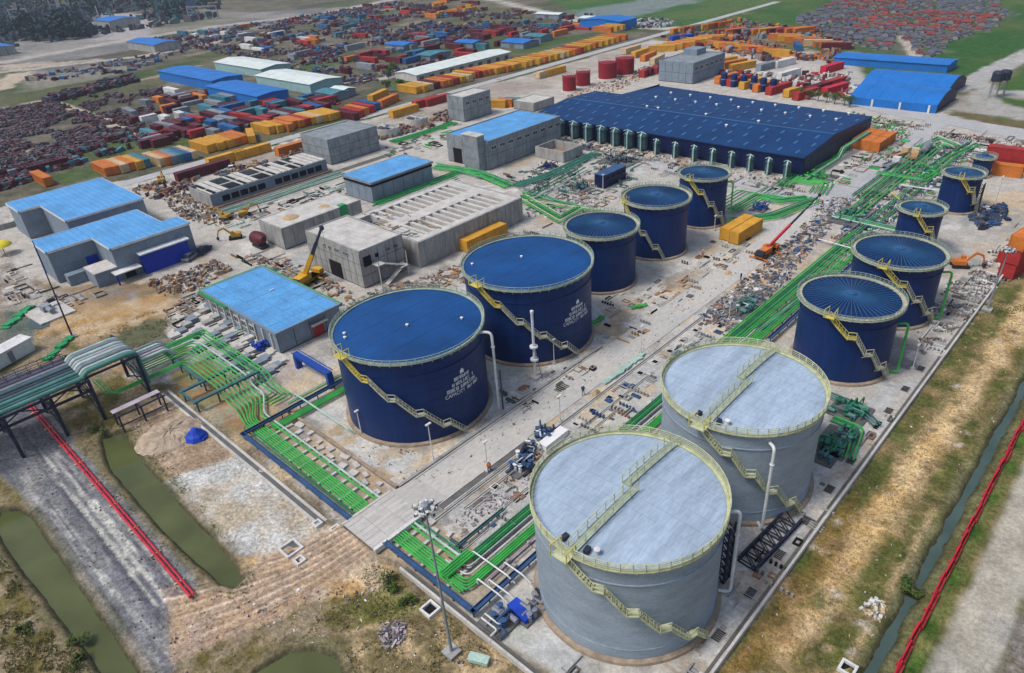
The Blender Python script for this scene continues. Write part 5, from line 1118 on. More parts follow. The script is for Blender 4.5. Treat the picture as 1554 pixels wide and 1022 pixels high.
def excavator(label, loc, rz, mt='machine_dull', group=None):
    t = thing('excavator', label, 'excavator', loc, rz, group); t.scale = (.72,.72,.72)
    for s in (-1,1): obj('track', MB().box(s*1.0-.28,-1.7,.0,s*1.0+.28,1.7,.75).tube([(s*1.0-.29,-1.7,.38),(s*1.0+.29,-1.7,.38)],.37,10).tube([(s*1.0-.29,1.7,.38),(s*1.0+.29,1.7,.38)],.37,10), M['tyre'], t)
    h = obj('house', MB().box(-1.2,-1.7,.9,1.2,1.1,1.9).box(-1.0,-1.9,1.0,1.0,-1.6,1.75), M[mt], t); obj('cab', MB().box(-1.15,.1,1.9,-.2,1.15,2.8), M[mt], h); obj('cab_glass', MB().box(-1.05,1.15,1.95,-.3,1.18,2.65), M['glass'], h)
    obj('boom', MB().beam((.2,.9,1.6),(.2,2.9,3.9),.4,.5).beam((.2,2.9,3.9),(.2,4.6,3.3),.36,.45), M[mt], t); obj('stick', MB().beam((.2,4.5,3.4),(.2,5.3,1.2),.3,.35), M[mt], t)
    obj('bucket', MB().add([(-.35,5.0,1.2),(.75,5.0,1.2),(.75,5.7,1.0),(-.35,5.7,1.0),(-.35,4.9,.4),(.75,4.9,.4),(.75,5.3,.3),(-.35,5.3,.3)], [(4,7,6,5),(0,1,5,4),(1,2,6,5),(2,3,7,6),(3,0,4,7)]), M['steel_dark'], t)
    return t
def mobile_crane(label, base, tip, mt, mt2, split=.5, rz=0.0, bm=None, k=1.0, sc_=.85):
    tip = tuple(b+(q-b)/sc_ for q, b in zip(tip, (*base,0)))
    t = thing('mobile_crane', label, 'crane', (*base,0)); t.scale = (sc_,)*3
    o = obj('carrier', MB().rbox(0,0,.7,2.5,9,.6,rz).rbox(3.4*math.sin(-rz)*-1*0,0,.7,2.5,9,.6,rz), M[mt], t)
    c, s = math.cos(rz), math.sin(rz)
    def L_(x, y, z): return (x*c-y*s, x*s+y*c, z)
    for yy in (-3.4,-1.8,1.8,3.4):
        for xx in (-1.05,1.05):
            a, b_ = L_(xx-.2,yy,.6), L_(xx+.2,yy,.6); obj('wheel', MB().tube([a,b_],.6,10), M['tyre'], t)
    obj('cab', MB().rbox(*L_(0,4.2,0)[:2],1.0,2.3,1.5,1.2,rz), M[mt], t); obj('superstructure', MB().rbox(*L_(0,-1.2,0)[:2],1.3,2.2,4.2,1.3,rz), M[mt], t); obj('counterweight', MB().rbox(*L_(0,-3.6,0)[:2],1.3,2.4,1.1,1.3,rz), M['steel_dark'], t); obj('operator_cab', MB().rbox(*L_(-1.0,.8,0)[:2],1.4,.9,1.5,1.5,rz), M[mt], t)
    for yy in (-4.2,2.6):
        for xx in (-1,1): obj('outrigger', MB().beam(L_(0,yy,.7), L_(xx*2.8,yy,.6),.3).beam(L_(xx*2.8,yy,.7), L_(xx*2.8,yy,0),.25), M[mt], t)
    a = Vector((0,0,2.3)); b_ = Vector(tip)-Vector((*base,0)); m1 = a.lerp(b_, split); m2 = a.lerp(b_, split+.25)
    bo = obj('boom', MB().beam(a, m1, .85*k, .95*k), M[bm or mt], t); obj('boom_section', MB().beam(m1-(m1-a).normalized()*.5, m2, .62*k, .7*k), M[mt2], bo); obj('boom_section', MB().beam(m2-(m1-a).normalized()*.5, b_, .45*k, .5*k), M[mt2], bo); obj('boom_head', MB().rbox(b_.x,b_.y,b_.z-.5,.7,.7,.9,rz), M['steel_dark'], bo)
    obj('lift_cylinder', MB().tube([(a.x,a.y,1.6), tuple(a.lerp(b_, .3))], .16, 7), M['c_grey'], t); obj('hoist_rope', MB().tube([tuple(b_), (b_.x,b_.y,max(b_.z-5,1))], .04, 4), M['steel_dark'], bo)
tp = G(488,346,12.0); mobile_crane('yellow mobile crane with raised telescopic boom in front of the raw concrete pump house', G(466,431), (*tp,12.0), 'machine', 'steel_dark', .45, R(15))
tp = G(1244,296,6.5); mobile_crane('orange mobile crane with a long red and black boom lying low over the main road', G(1163,388), (*tp,6.5), 'orange', 'steel_dark', .42, R(-4), 'red', .7, .68)
bm2 = None
A_ = Vector((*G(1163,388),2.3)); B_ = Vector((*tp,6.5))
excavator('orange excavator parked right of the ribbed tank', (*G(1456,405),0), R(-60), 'orange')
excavator('yellow excavator beside the left end of the unfinished building', (*G(343,333),0), R(110)); excavator('yellow excavator on the sand in front of the unfinished building', (*G(372,328),0), R(-20)); excavator('yellow excavator with its arm raised beside the maroon drum', (*G(358,362),0), R(150)); excavator('yellow excavator by the scrap at the edge of the yard road', (*G(246,278),0), R(60))
truck('flatbed truck carrying earth on the far part of the main road', (*G(1366,238),0), R(-15), 'c_pale', 'timber'); truck('white tanker truck on the verge of the far main road', (*G(1405,231),0), R(5), 'c_grey', 'pipe_grey', 'tank')
truck('small white truck farther down the main road', (*G(1353,253),0), R(-10), 'c_white', 'c_grey')
truck('yellow tipper truck near the far end of the main road', (*G(1386,240),0), R(10), 'c_pale', 'timber'); 
for k, (px_, py_, rz_, m_, lb_) in enumerate(((340,265,60,'c_grey','grey car parked behind the unfinished building'),(352,258,60,'white','white car parked behind the unfinished building'),(382,262,70,'yellow','pale yellow car behind the unfinished building'),(1484,268,40,'c_white','white car beside the stacked dark hoses'),(310,383,30,'steel_dark','black car at the corner of the blue entrance wall'),(290,393,30,'c_grey','grey car right of the blue entrance wall'))): car(lb_, (*G(px_,py_),0), R(rz_), m_)
# maroon drum, green frames, umbrella, cabin
t = thing('drum_mixer', 'maroon rotating drum lying beside the mud-topped concrete block', 'mixer', (*G(396,375),0)); obj('drum', MB().tube([(-2.2,0,1.9),(-1.6,0,1.9),(.8,0,2.1),(2.3,0,2.3)], [.7,1.5,1.5,.6], 14), M['maroon'], t, smooth=True); obj('cradle', MB().box(-2,-1,.2,2,1,.6).box(-1.6,-.9,.6,-1.2,.9,1.2).box(.9,-.9,.6,1.3,.9,1.3), M['steel_dark'], t)
t = thing('sunshade', 'bright yellow dome-shaped sunshade at the left edge', 'umbrella', (*G(8,386),0)); obj('canopy', MB().lathe([(2.2,2.1),(2.0,2.6),(1.2,3.1),(.01,3.3)], 12), M['plastic_yellow'], t, smooth=True); obj('pole', MB().tube([(0,0,-.1),(0,0,3.2)], .08, 6), M['c_grey'], t)
t = thing('site_cabin', 'pale site cabin beside the ponds on the left', 'cabin', (*G(14,548),0), R(20)); obj('body', MB().box(-1.4,-4,.1,1.4,4,2.5), M['c_white'], t); obj('roof', MB().box(-1.6,-4.2,2.5,1.6,4.2,2.65), M['c_white'], t); obj('door', MB().box(1.4,-.5,.2,1.45,.4,2.1), M['c_grey'], t)
t = thing('equipment_pad', 'pale concrete pad with a grey pump, on brown ground left of the halls', 'pad', (*G(76,475),0), R(5)); obj('slab', MB().box(-4,-3.2,-.1,4,3.2,.25), M['concrete_pale'], t); obj('pump', MB().box(-2.2,-.8,.25,-.2,.8,1.4).tube([(-.2,0,.9),(1.8,0,.9)],.5,10), M['c_grey'], t); obj('motor', MB().tube([(-2.2,.9,1.4),(-2.2,2.2,1.4)],.45,8), M['steel_dark'], t)
for k, (px_, py_, sx, sy, rz_) in enumerate(((28,482,8,1.6,-45),(90,530,7,1.4,-50))):
    t = thing('debris_netting', ('green netting strip lying on brown ground near the pump pad','green netting strip beside the trestle bridge')[k], 'net', (*G(px_,py_),0), R(rz_))
    mb = MB(); random.seed(k)
    for i in range(12): mb.rbox(-sx/2+sx*i/11, random.uniform(-.2,.2), .02, sx/9, sy*random.uniform(.6,1.1), random.uniform(.1,.5), random.uniform(-.3,.3))
    obj('netting', mb, M['net_green'], t)
# masts and poles
def floodmast(label, loc, h, leanx, leany, head=True):
    t = thing('floodlight_mast', label, 'light mast', (*loc,0)); tx, ty = leanx, leany
    obj('pole', MB().tube([(0,0,-.3),(tx*.5,ty*.5,h*.5),(tx,ty,h)], [.17,.12,.07], 9), M['concrete_grey'] if head else M['steel_dark'], t); obj('base', MB().box(-.7,-.7,-.3,.7,.7,.25), M['concrete'], t)
    if head:
        hd = obj('lamp_ring', MB().lathe([(.74,h-.1),(.8,h-.1),(.8,h+.05),(.74,h+.05)], 20, tx, ty), M['c_white'], t)
        for k in range(14):
            a = 2*math.pi*k/14; rr_ = (.95,.72,.84,.5)[k % 4]; hz = (0,.18,-.18,.32)[k % 4]; o = obj('floodlight', MB().rbox(tx+rr_*math.cos(a), ty+rr_*math.sin(a), h-.24+hz, .28, .22, .3, a), M['c_white' if k % 3 else 'c_grey'], hd); obj('lens', MB().rbox(tx+(rr_+.19)*math.cos(a), ty+(rr_+.19)*math.sin(a), h-.22+hz, .04, .2, .26, a), M['glass'], o)
            if k % 2 == 0: obj('spoke', MB().beam((tx,ty,h),(tx+.75*math.cos(a),ty+.75*math.sin(a),h),.06), M['c_white'], hd)
        obj('cage', MB().lathe([(.3,h-.4),(.45,h),(.3,h+.4),(.01,h+.5)], 12, tx, ty), M['c_grey'], hd)
    return t
floodmast('tall floodlight mast with a ring of lamps in the foreground scrub', (-36.1,24.6), 18.2, -.6, .2)
floodmast('tall bare grey mast beside the brown ground left of the trestle bridge', (-134.5,23.2), 18.0, -1.5, .6, False)
floodmast('tall floodlight mast at the right edge beside the red containers', G(1498,470), 10.5, .3, .3)
def lamp_pole(label, px_, py_, h, group='slim lamp poles'):
    t = thing('lamp_pole', label, 'lamp pole', (*G(px_,py_),0), 0, group); obj('pole', MB().tube([(0,0,-.1),(0,0,h)], [.09,.06], 7), M['c_white'], t); obj('lamp_head', MB().box(-.15,-.35,h,.15,.45,h+.14), M['c_white'], t); obj('base', MB().box(-.25,-.25,-.1,.25,.25,.25), M['concrete_pale'], t)
for px_, py_, h, lb_ in ((658,700,5.9,'slim lamp pole in front of the nearest big blue tank by the kerb'),(549,660,4.0,'slim lamp pole at the left foot of the nearest big blue tank'),(841,552,4.2,'slim lamp pole at the right front of the second big blue tank'),(740,715,4.6,'slim lamp pole at the edge of the main road'),
    (973,538,5,'slim lamp pole beside the green heap on the main road'),(1062,345,3.2,'left slim lamp pole in front of the narrow blue tank'),(1084,350,3.2,'right slim lamp pole in front of the narrow blue tank'),(1106,486,4.2,'slim lamp pole beside the main road trench'),(1385,560,4.0,'slim lamp pole beside the green hooked pipe'),(915,290,4,'slim lamp pole in front of the dark blue enclosure'),(1310,450,4.0,'slim lamp pole behind the ribbed tank'),(850,640,4.2,'slim lamp pole near the white lorry'),(1510,310,6,'slim lamp pole beside the orange containers at the right'),(1232,330,3.4,'slim lamp pole on the verge of the crossing'),(420,470,4,'slim lamp pole beside the gridded blue roof')): lamp_pole(lb_, px_, py_, h)
for px_, py_, lb_ in ((1506,148,'left elevated water tank on stilts in the top right'),(1517,146,'right elevated water tank on stilts in the top right')):
    t = thing('water_tower', lb_, 'water tower', (*G(px_,py_),0), 0, 'elevated water tanks'); obj('tank', MB().lathe([(1.6,5),(1.7,5.2),(1.7,7.4),(1.3,7.9),(.01,8)], 14), M['steel_dark'], t)
    for a in (45,135,225,315): obj('leg', MB().beam(pol(1.3,a,-.1), pol(1.3,a,5.1), .22), M['concrete_grey'], t)
# lattice tower pieces
def lattice(label, loc, rot, L_, w_, mt='tray_blue', n=8, hh=None):
    hh = hh or w_
    t = thing('lattice_section', label, 'lattice frame', loc); t.rotation_euler = rot
    for y in (0,w_):
        for z in (0,hh): obj('chord', MB().beam((0,y,z),(L_,y,z),.2), M[mt], t)
    for k in range(n):
        a, b_ = L_*k/n, L_*(k+1)/n; mb = MB()
        mb.beam((a,0,0),(b_,w_,0),.1).beam((a,0,hh),(b_,w_,hh),.1).beam((a,0,0),(a,w_,0),.12).beam((a,0,0),(a,0,hh),.12).beam((a,0,hh),(a,w_,hh),.12).beam((a,0,0),(b_,0,hh),.1).beam((a,w_,0),(b_,w_,hh),.1); obj('lacing', mb, M[mt], t)
    return t
lattice('dark blue lattice frame lying on the slab at the foot of the second grey tank', (*G(1146,868),.1), (0,0,R(86)), 9.5, 2.0, 'steel_dark', 7, .5)
lattice('dark lattice tower standing against the right side of the front grey tank', (*G(1098,886),0), (0,R(-90),0), 7.8, 1.1, 'steel_dark', 7)
lattice('dark lattice tower standing beside the small blue tank with stacked hoses', (*G(1482,322),0), (0,R(-90),0), 6.0, .9, 'steel_dark', 6)
# pits and covers
pitme = None
for k in range(16):
    t = thing('drain_pit', ORD[k]+' square drain pit from the near end beside the main road trench', 'drain pit', (-48.75+random.uniform(-.1,.1),43.5+3.9*k,0), 0, 'drain pits along the trench')
    obj('frame', MB().box(-.55,-.55,-.1,.55,-.4,.08).box(-.55,.4,-.1,.55,.55,.08).box(-.55,-.4,-.1,-.4,.4,.08).box(.4,-.4,-.1,.55,.4,.08), M['concrete_pale'], t); obj('opening', MB().box(-.4,-.4,-.1,.4,.4,.015), M['void'], t)
for k in range(11):
    t = thing('grate_cover', ORD[k]+' dark steel grate from the near end along the east boundary wall', 'grate', (-18.0,36+6.4*k,0), 0, 'steel grates along the east wall'); obj('frame', MB().box(-.5,-.75,0,.5,.75,.03), M['concrete'], t)
    for q in range(6): obj('bar', MB().box(-.42,-.68+.23*q,.03,.42,-.55+.23*q,.07), M['void'], t)
for px_, py_, s, lb_ in ((442,834,1.05,'largest open square pit beside the dirt road'),(510,805,.6,'small square manhole nearest the road slab'),(455,852,.55,'small square manhole below the large pit'),(482,796,.5,'small square manhole at the end of the drain channel'),(653,926,.8,'square manhole in the scrub near the foreground mast'),(1286,1016,.7,'pale broken manhole frame in the olive scrub')):
    t = thing('manhole', lb_, 'manhole', (*G(px_,py_),0)); s2 = s-.22
    obj('collar', MB().box(-s,-s,-.3,s,-s2,.3).box(-s,s2,-.3,s,s,.3).box(-s,-s2,-.3,-s2,s2,.3).box(s2,-s2,-.3,s,s2,.3), M['c_white'], t); obj('opening', MB().box(-s2,-s2,-.3,s2,s2,-.02), M['concrete_dark'] if s > 1 else M['void'], t)
# pipe skids right of the second grey tank and others
def skid(label, loc, nx, ny, mats, seed, s=1.0, rz=0.0):
    rr = random.Random(seed); t = thing('pump_skid', label, 'pump skid', loc, rz)
    obj('base_frame', MB().box(-nx,-ny,-.05,nx,ny,.2), M['concrete_dark'], t)
    for k in range(int(10*s)):
        y = rr.uniform(-ny,ny)*.9; x = rr.uniform(-nx,nx)*.5; l = rr.uniform(.8,2.2); z = rr.uniform(.35,1.3)
        p = [(x-l/2,y,z),(x+l/2,y,z),(x+l/2,y+rr.choice((-.9,.9)),z)] if k % 2 else [(x,y-l/2,z),(x,y+l/2,z),(x,y+l/2,.2)]
        obj('pipe_run', MB().tube(bend(p,.25,3), rr.uniform(.09,.16), 7), M[rr.choice(mats)], t, smooth=True)
    for k in range(int(5*s)):
        x, y = rr.uniform(-nx,nx)*.8, rr.uniform(-ny,ny)*.8; o = obj('valve', MB().lathe([(.22,.2),(.22,.8),(.1,.85),(.1,1.2),(.32,1.22),(.32,1.28),(.01,1.3)], 9, x, y), M[rr.choice(mats)], t)
    for k in range(int(4*s)): x, y = rr.uniform(-nx,nx)*.8, rr.uniform(-ny,ny)*.8; obj('motor', MB().tube([(x-.5,y,.55),(x+.5,y,.55)], .3, 9), M[mats[0]], t); obj('support', MB().box(x-.4,y-.25,.15,x+.4,y+.25,.3), M['steel_dark'], t)
    return t
gm_ = ['pipe_teal','pipe_green_dark','pipe_green_dark','frame_teal']
skid('green pipe skid between the second grey tank and the first ribbed tank', (*G(1290,625),0), 2.4, 2.2, gm_, 1, 1.4); skid('green pipe and pump skid right of the second grey tank, near part', (*G(1268,672),0), 2.0, 3.0, gm_, 2, 1.6); skid('dark green pump skid beside the second grey tank foot', (*G(1258,690),0), 1.2, 2.4, gm_, 3, 1.0)
skid('blue-grey valve skid at the left foot of the front grey tank', (*G(812,925),0), .9, 2.2, ['pipe_grey','c_grey','steel_dark'], 4, 1.0); skid('grey valve group beyond the end of the cable tray', (*G(757,945),0), 1.6, 1.4, ['pipe_grey','c_white','tray_blue'], 5, .9)
skid('green valve skid heap beside the road trench', (*G(1130,468),0), 2.0, 3.4, ['pipe_teal','frame_teal','pipe_mint'], 6, 1.6); skid('teal pipe skid beyond the low small tank', (*G(1290,330),0), 3, 5, gm_, 7, 1.4); skid('green pipe skid near the warehouse corner', (*G(1240,270),0), 4, 3.5, ['pipe_green','pipe_green','pipe_green_dark'], 8, 1.8); skid('teal pipe skid beside the taller small tank', (*G(1400,262),0), 3, 5, ['pipe_green','pipe_teal'], 9, 1.4)
skid('dark valve skid in the pipe yard left of the dark blue enclosure', (*G(880,287),0), 2.5, 2.2, ['frame_teal','steel_dark'], 10, 1.2); skid('dark pump group below the concrete pit', (*G(832,254),0), 2.0, 2.0, ['steel_dark','steel_blue'], 11, 1.0); skid('grey compressor group behind the pipe yard', (*G(940,245),0), 5, 4.0, ['steel_dark','pipe_grey','frame_teal'], 12, 2.0)
skid('blue valve group between the narrow blue tank and the main road', (*G(1152,318),0), 1.6, 1.6, ['steel_blue','tray_blue'], 13, .9); skid('dark vehicle frames stacked behind the concrete pit', (*G(893,226),0), 2.4, 1.8, ['steel_dark','pipe_grey'], 14, .9)
skid('blue pump group at the corner of the gridded blue roof hall', (*G(398,528),0), 1.5, 1.5, ['steel_blue','wall_blue'], 15, 1.2)
for k, (px_, py_, lb_) in enumerate(((790,712,'dark blue crated machine nearest the front grey tank'),(800,690,'dark blue crated machine behind the other near the front grey tank'),(826,662,'grey machine crate next to the white lorry'),(1500,322,'dark hose pile beside the taller small tank'))):
    skid(lb_, (*G(px_,py_),0), 1.1, 1.7, ['tray_blue','steel_dark','pipe_white'], 20+k, .9, .4*k)
# pipe lattice along the narrow blue tank, warehouse gable pipes
for k in range(4): pipe([(*G(1110+9*k,318+2*k),.5), (*G(1165+8*k,285+4*k),.5)], .13, ['pipe_green','pipe_green_dark','pipe_green','tray_blue'][k], ORD[k]+' green pipe from the left beside the narrow blue tank', 'pipes beside the narrow blue tank')
for k in range(3): x_ = -64.6+.5*k; pipe([(x_,166,.8),(x_,186,.8),(x_,188,2.8),(x_,206,2.8),(x_,206,.3)], .17, ['pipe_green','pipe_mint','pipe_green_dark'][k], ORD[k]+' green pipe from the wall along the warehouse gable', 'pipes along the warehouse gable')
for k in range(5): pipe([(*G(792,288+6*k),.5), (*G(880+16*k,318+2*k),.5)], .14, ['pipe_teal','pipe_green','pipe_green_dark','yellow_green','pipe_green'][k], ORD[k]+' pipe from the back in the run across the pipe yard', 'pipes across the pipe yard')
for k in range(4): pipe([(*G(800+3*k,296+3*k),.6), (*G(880+4*k,252+3*k),.6)], .16, ['pipe_teal','pipe_green_dark','pipe_teal','pipe_mint'][k], ORD[k]+' pipe from the left leading up to the concrete pit', 'pipes leading to the concrete pit')
for k in range(4): pipe([(*G(662+6*k,250+3*k),.5), (*G(735+8*k,268+4*k),.5)], .16, ['pipe_green','pipe_green_dark','pipe_green','pipe_teal'][k], ORD[k]+' green pipe from the back behind the blue-roofed plant room', 'pipes behind the plant room')
for k in range(4): pipe([(*G(566+4*k,316+3*k),.5), (*G(690+3*k,270+2*k),.5)], .16, ['pipe_green_dark','pipe_green','pipe_teal','pipe_lilac'][k], ORD[k]+' green pipe from the back between the plant room and the long basin', 'pipes between the plant room and the basin')
for k in range(3): pipe([(*G(335+2*k,322+4*k),.4), (*G(520+3*k,262+3*k),.4)], .14, ['pipe_mint','net_green','pipe_teal'][k], ORD[k]+' pale green pipe from the back in front of the unfinished building', 'pipes in front of the unfinished building')
for k in range(6): pipe([(*G(1165+9*k,300+3.2*k),.5), (*G(1205+8*k,276+3*k),.5)] if False else [(-74+1.0*k,140.5,.5),(-74+1.0*k,152,.5),(-62.5,152+.4*k,.5)], .13, ['pipe_green','pipe_green_dark','pipe_teal','pipe_green','pipe_mint','pipe_green'][k], ORD[k]+' pipe from the left in the bend between the narrow blue tank and the crossing', 'pipes bending near the crossing', .8)
GG = ['pipe_green','pipe_green','pipe_green_dark','pipe_green','pipe_teal']
for k, x in enumerate((-43.9,-43.5,-41.9,-41.5,-39.45,-39.05)): pipe([(x,84,.5),(x,142,.5)], .14, 'pipe_green', ORD[k]+' extra green pipe from the left in the wide bundle behind the second grey tank', 'wide green bundle behind the second grey tank')
runs([(1115,338),(1175,330),(1240,305)], 5, .7, .17, GG, 'beside the narrow blue tank towards the crossing'); runs([(1112,322),(1150,300),(1180,308),(1225,303)], 4, .7, .17, GG, 'below the cross road'); runs([(1185,285),(1215,262),(1262,238),(1305,205)], 5, .8, .2, GG, 'along the foot of the warehouse gable'); runs([(1205,275),(1250,282),(1240,296)], 5, .9, .18, ['pipe_green'], 'at the warehouse corner')
runs([(1290,330),(1345,285),(1420,225)], 4, 1.0, .2, GG, 'between the main road and the small blue tanks'); runs([(1265,330),(1330,345),(1362,352)], 3, .9, .18, ['pipe_mint','pipe_green','pipe_teal'], 'leading to the low small tank'); runs([(1300,300),(1360,255),(1395,222)], 3, 1.0, .18, ['pipe_green_dark','pipe_green','pipe_teal'], 'on the far side of the road verge'); runs([(1330,265),(1400,275),(1425,262)], 3, .9, .18, GG, 'leading to the taller small tank'); runs([(1370,240),(1425,215),(1450,225)], 4, 1.2, .2, ['pipe_green','pipe_mint'], 'at the far end of the right tank row'); runs([(1400,270),(1440,240),(1480,220)], 3, 1.2, .2, GG, 'behind the taller small tank')
runs([(790,300),(850,335),(880,318)], 5, .7, .18, ['pipe_green','yellow_green','pipe_green_dark'], 'beside the end of the long basin'); runs([(782,285),(830,270),(905,235)], 5, .7, .2, ['pipe_teal','pipe_green_dark'], 'up the middle of the pipe yard'); runs([(660,255),(720,262),(775,285)], 5, .8, .2, GG, 'behind the plant room end'); runs([(570,312),(640,285),(700,262)], 4, .8, .18, ['pipe_green','pipe_green_dark'], 'in front of the plant room'); runs([(595,218),(640,205),(690,188)], 4, 1.0, .2, ['pipe_green','net_green'], 'beside the round clarifiers'); runs([(330,328),(420,300),(520,265)], 2, 1.0, .16, ['pipe_mint','pipe_teal'], 'along the service trench')
runs([(1150,505),(1215,455),(1262,420)], 3, .5, .12, ['tray_blue','pipe_grey','pipe_green_dark'], 'at the foot of the first ribbed tank'); runs([(1250,600),(1300,620),(1330,650)], 3, .5, .12, ['frame_teal','pipe_teal'], 'beside the far green skid'); runs([(1262,640),(1300,655),(1285,700)], 4, .45, .13, ['pipe_green_dark','pipe_green'], 'through the near green skid'); runs([(265,552),(330,520),(400,492)], 2, .6, .1, ['pipe_mint','pipe_green'], 'across the footing blocks')
# footings left of the gridded hall: concrete blocks on a pale base
sheet('footing_bed', [(252,508),(318,452),(440,545),(400,590)], .012, M['concrete_pale'], True)
random.seed(12)
for i in range(8):
    for j in range(7):
        if (i+j) % 9 == 4: continue
        u, v = (i+.5)/8, (j+.5)/7; a = Vector((252,508)).lerp(Vector((318,455)), v); b_ = Vector((400,588)).lerp(Vector((438,548)), v); p = a.lerp(b_, u); q = G(p.x, p.y)
        m_ = MB().box(-random.uniform(.5,.9),-random.uniform(.7,1.3),-.05,random.uniform(.5,.9),random.uniform(.7,1.3),random.uniform(.25,.7)); tag(obj('footing_block', m_, M[random.choice(('concrete','concrete_pale','concrete_blue'))], None, (*q,0)), ORD[i]+' footing block from the left in the '+ORD[j]+' row beside the gridded hall', 'footing', 'footing blocks beside the gridded hall')
        if random.random() < .55: stuff_ = struct('footing_gap', MB().box(q[0]+.95,q[1]-.8,-.1,q[0]+1.5,q[1]+.8,.018), M['void'])  # flat near-black strip in the gap beside a footing block
# small scattered things with their own look
def crate(label, px_, py_, sx, sy, h, mt, rz_=0.0, group=None):
    t = thing('crate', label, 'crate', (*G(px_,py_),0), R(rz_), group); obj('box', MB().box(-sx/2,-sy/2,.1,sx/2,sy/2,h), M[mt], t); obj('lid', MB().box(-sx/2-.05,-sy/2-.05,h,sx/2+.05,sy/2+.05,h+.08), M[mt], t); obj('runner', MB().box(-sx/2,-sy/2,0,-sx/2+.15,sy/2,.1).box(sx/2-.15,-sy/2,0,sx/2,sy/2,.1), M['timber'], t)
crate('long white crate with a lid standing beside the front grey tank', 840,671, 1.3,4.4,.9, 'white', 0); crate('pale blue-green box lying in the scrub at the bottom edge', 727,1004, 1.9,.8,.5, 'pipe_mint', 25); crate('blue tarpaulin-covered stack beside the front grey tank', 791,932, 2.6,1.3,.7, 'tarp', -5)
t = thing('tarp_heap', 'dark blue tarpaulin heap at the corner of the spoil mound', 'tarpaulin', (*G(298,664),0)); obj('tarp', MB().lathe([(1.6,0),(1.3,.6),(.9,.9),(.4,1.5),(.01,1.6)], 9), M['tarp'], t); obj('flap', MB().rbox(.9,.4,0,1.4,1.0,.25,.4,.1), M['tarp'], t)
for k, (px_, py_, L_, lb_) in enumerate(((948,560,9,'mint green heap of netting lying along the main road'),(970,466,2.6,'small bright green tarpaulin on the sand by the road'),(905,489,3.5,'short green tarpaulin strip beside the second big blue tank'))):
    t = thing('green_sheet', lb_, 'tarpaulin', (*G(px_,py_),0), R(90 if k != 1 else 60)); random.seed(k); mb = MB()
    for i in range(10): mb.rbox(-L_/2+L_*i/9,random.uniform(-.15,.15),0,L_/7,random.uniform(.5,1.0),random.uniform(.12,.4),random.uniform(-.3,.3))
    obj('sheet', mb, M['pipe_mint' if k == 0 else 'pipe_green'], t)
# ================================================================ CONTAINERS
CL, CW, CH = 12.1, 2.44, 2.6
def cont_meshes(L_):
    b = MB(); n = int(L_/.55); w2 = CW/2
    b.box(-L_/2+.1,-w2+.1,.12,L_/2-.1,w2-.1,CH-.06)
    for s in (-1,1):                                                # corrugated sides
        for k in range(n): x = -L_/2+.25+(L_-.5)*k/n; b.box(x,s*(w2-.06)-.04,.2,x+.26,s*(w2-.06)+.04,CH-.15)
        b.box(-L_/2,s*w2-.07*(s > 0),.0,L_/2,s*w2+.07*(s < 0),.2); b.box(-L_/2,s*w2-.07*(s > 0),CH-.15,L_/2,s*w2+.07*(s < 0),CH)
    for x in (-L_/2, L_/2-.15):
        for y in (-w2, w2-.15): b.box(x,y,0,x+.15,y+.15,CH)
    r = MB(); 
    for k in range(int(L_/1.2)): x = -L_/2+.3+1.2*k; r.box(x,-w2+.12,CH-.06,x+.6,w2-.12,CH-.02)
    d = MB().box(0,.0,.15,.06,w2-.17,CH-.17); 
    for q in (.3,.8): d.box(.06,q,.2,.1,q+.06,CH-.2)
    return b.mesh('body'), r.mesh('roof'), d.mesh('door')
CME = {12: cont_meshes(12.1), 6: cont_meshes(6.06)}
CMAT = {}
def container(label, x, y, rz, mt, L_=12, z=0, group=None):
    t = thing('shipping_container', label, 'container', (x,y,z), rz, group); b, r, d = CME[L_]
    for nm, me_ in (('body',b),('roof',r)):
        k = (nm, L_, mt)
        if k not in CMAT: m2 = me_.copy(); m2.materials.clear(); m2.materials.append(M[mt]); CMAT[k] = m2
        obj(nm, CMAT[k], None, t)
    k = ('door', L_, mt)
    if k not in CMAT: m2 = d.copy(); m2.materials.clear(); m2.materials.append(M[mt]); CMAT[k] = m2
    LL = 12.1 if L_ == 12 else 6.06
    for q in (0, 1):
        o = obj('door', CMAT[k], None, t, (LL/2-.08,0,0) if q == 0 else (LL/2-.08,-CW/2+.17-.0,0))
    NC[0] += 1
    return t
NC = [0]
cname = {'c_yellow':'yellow','orange':'orange','c_red':'red','maroon':'maroon','c_blue':'blue','c_teal':'teal','c_grey':'grey','c_white':'white','c_pale':'pale sand','tarp':'bright blue','red':'bright red'}
def row(p0, p1, n, cols, where, L_=12, rz=0.0, jit=.25, group=None, px=True):
    a = G(*p0) if px else p0; b = G(*p1) if px else p1; rr = random.Random(int(a[1]*7)+n)
    for k in range(n):
        u = k/max(1, n-1); mt = cols[k % len(cols)] if isinstance(cols, list) else cols
        container(cname[mt]+' container, '+ORD[k]+' from the left '+where, a[0]+(b[0]-a[0])*u+rr.uniform(-jit,jit)*2, a[1]+(b[1]-a[1])*u, rz+rr.uniform(-.03,.03), mt, L_, 0, group or 'containers '+where)
Y, O, RR, MR, BL, TE, GR, WH, PA = 'c_yellow','orange','c_red','maroon','c_blue','c_teal','c_grey','c_white','c_pale'
row((158,262),(213,250),6,[O,O,PA,O,Y,TE],'in the leftmost group along the yard road')
row((238,248),(283,238),6,[PA,O,GR,TE,BL,PA],'in the second group along the yard road')
row((308,228),(362,214),8,[Y,Y,Y,Y,Y,O,O,O],'in the yellow block along the yard road'); 
container('single yellow container standing apart after the yellow block by the yard road', *G(382,212), R(-25), Y, 12)
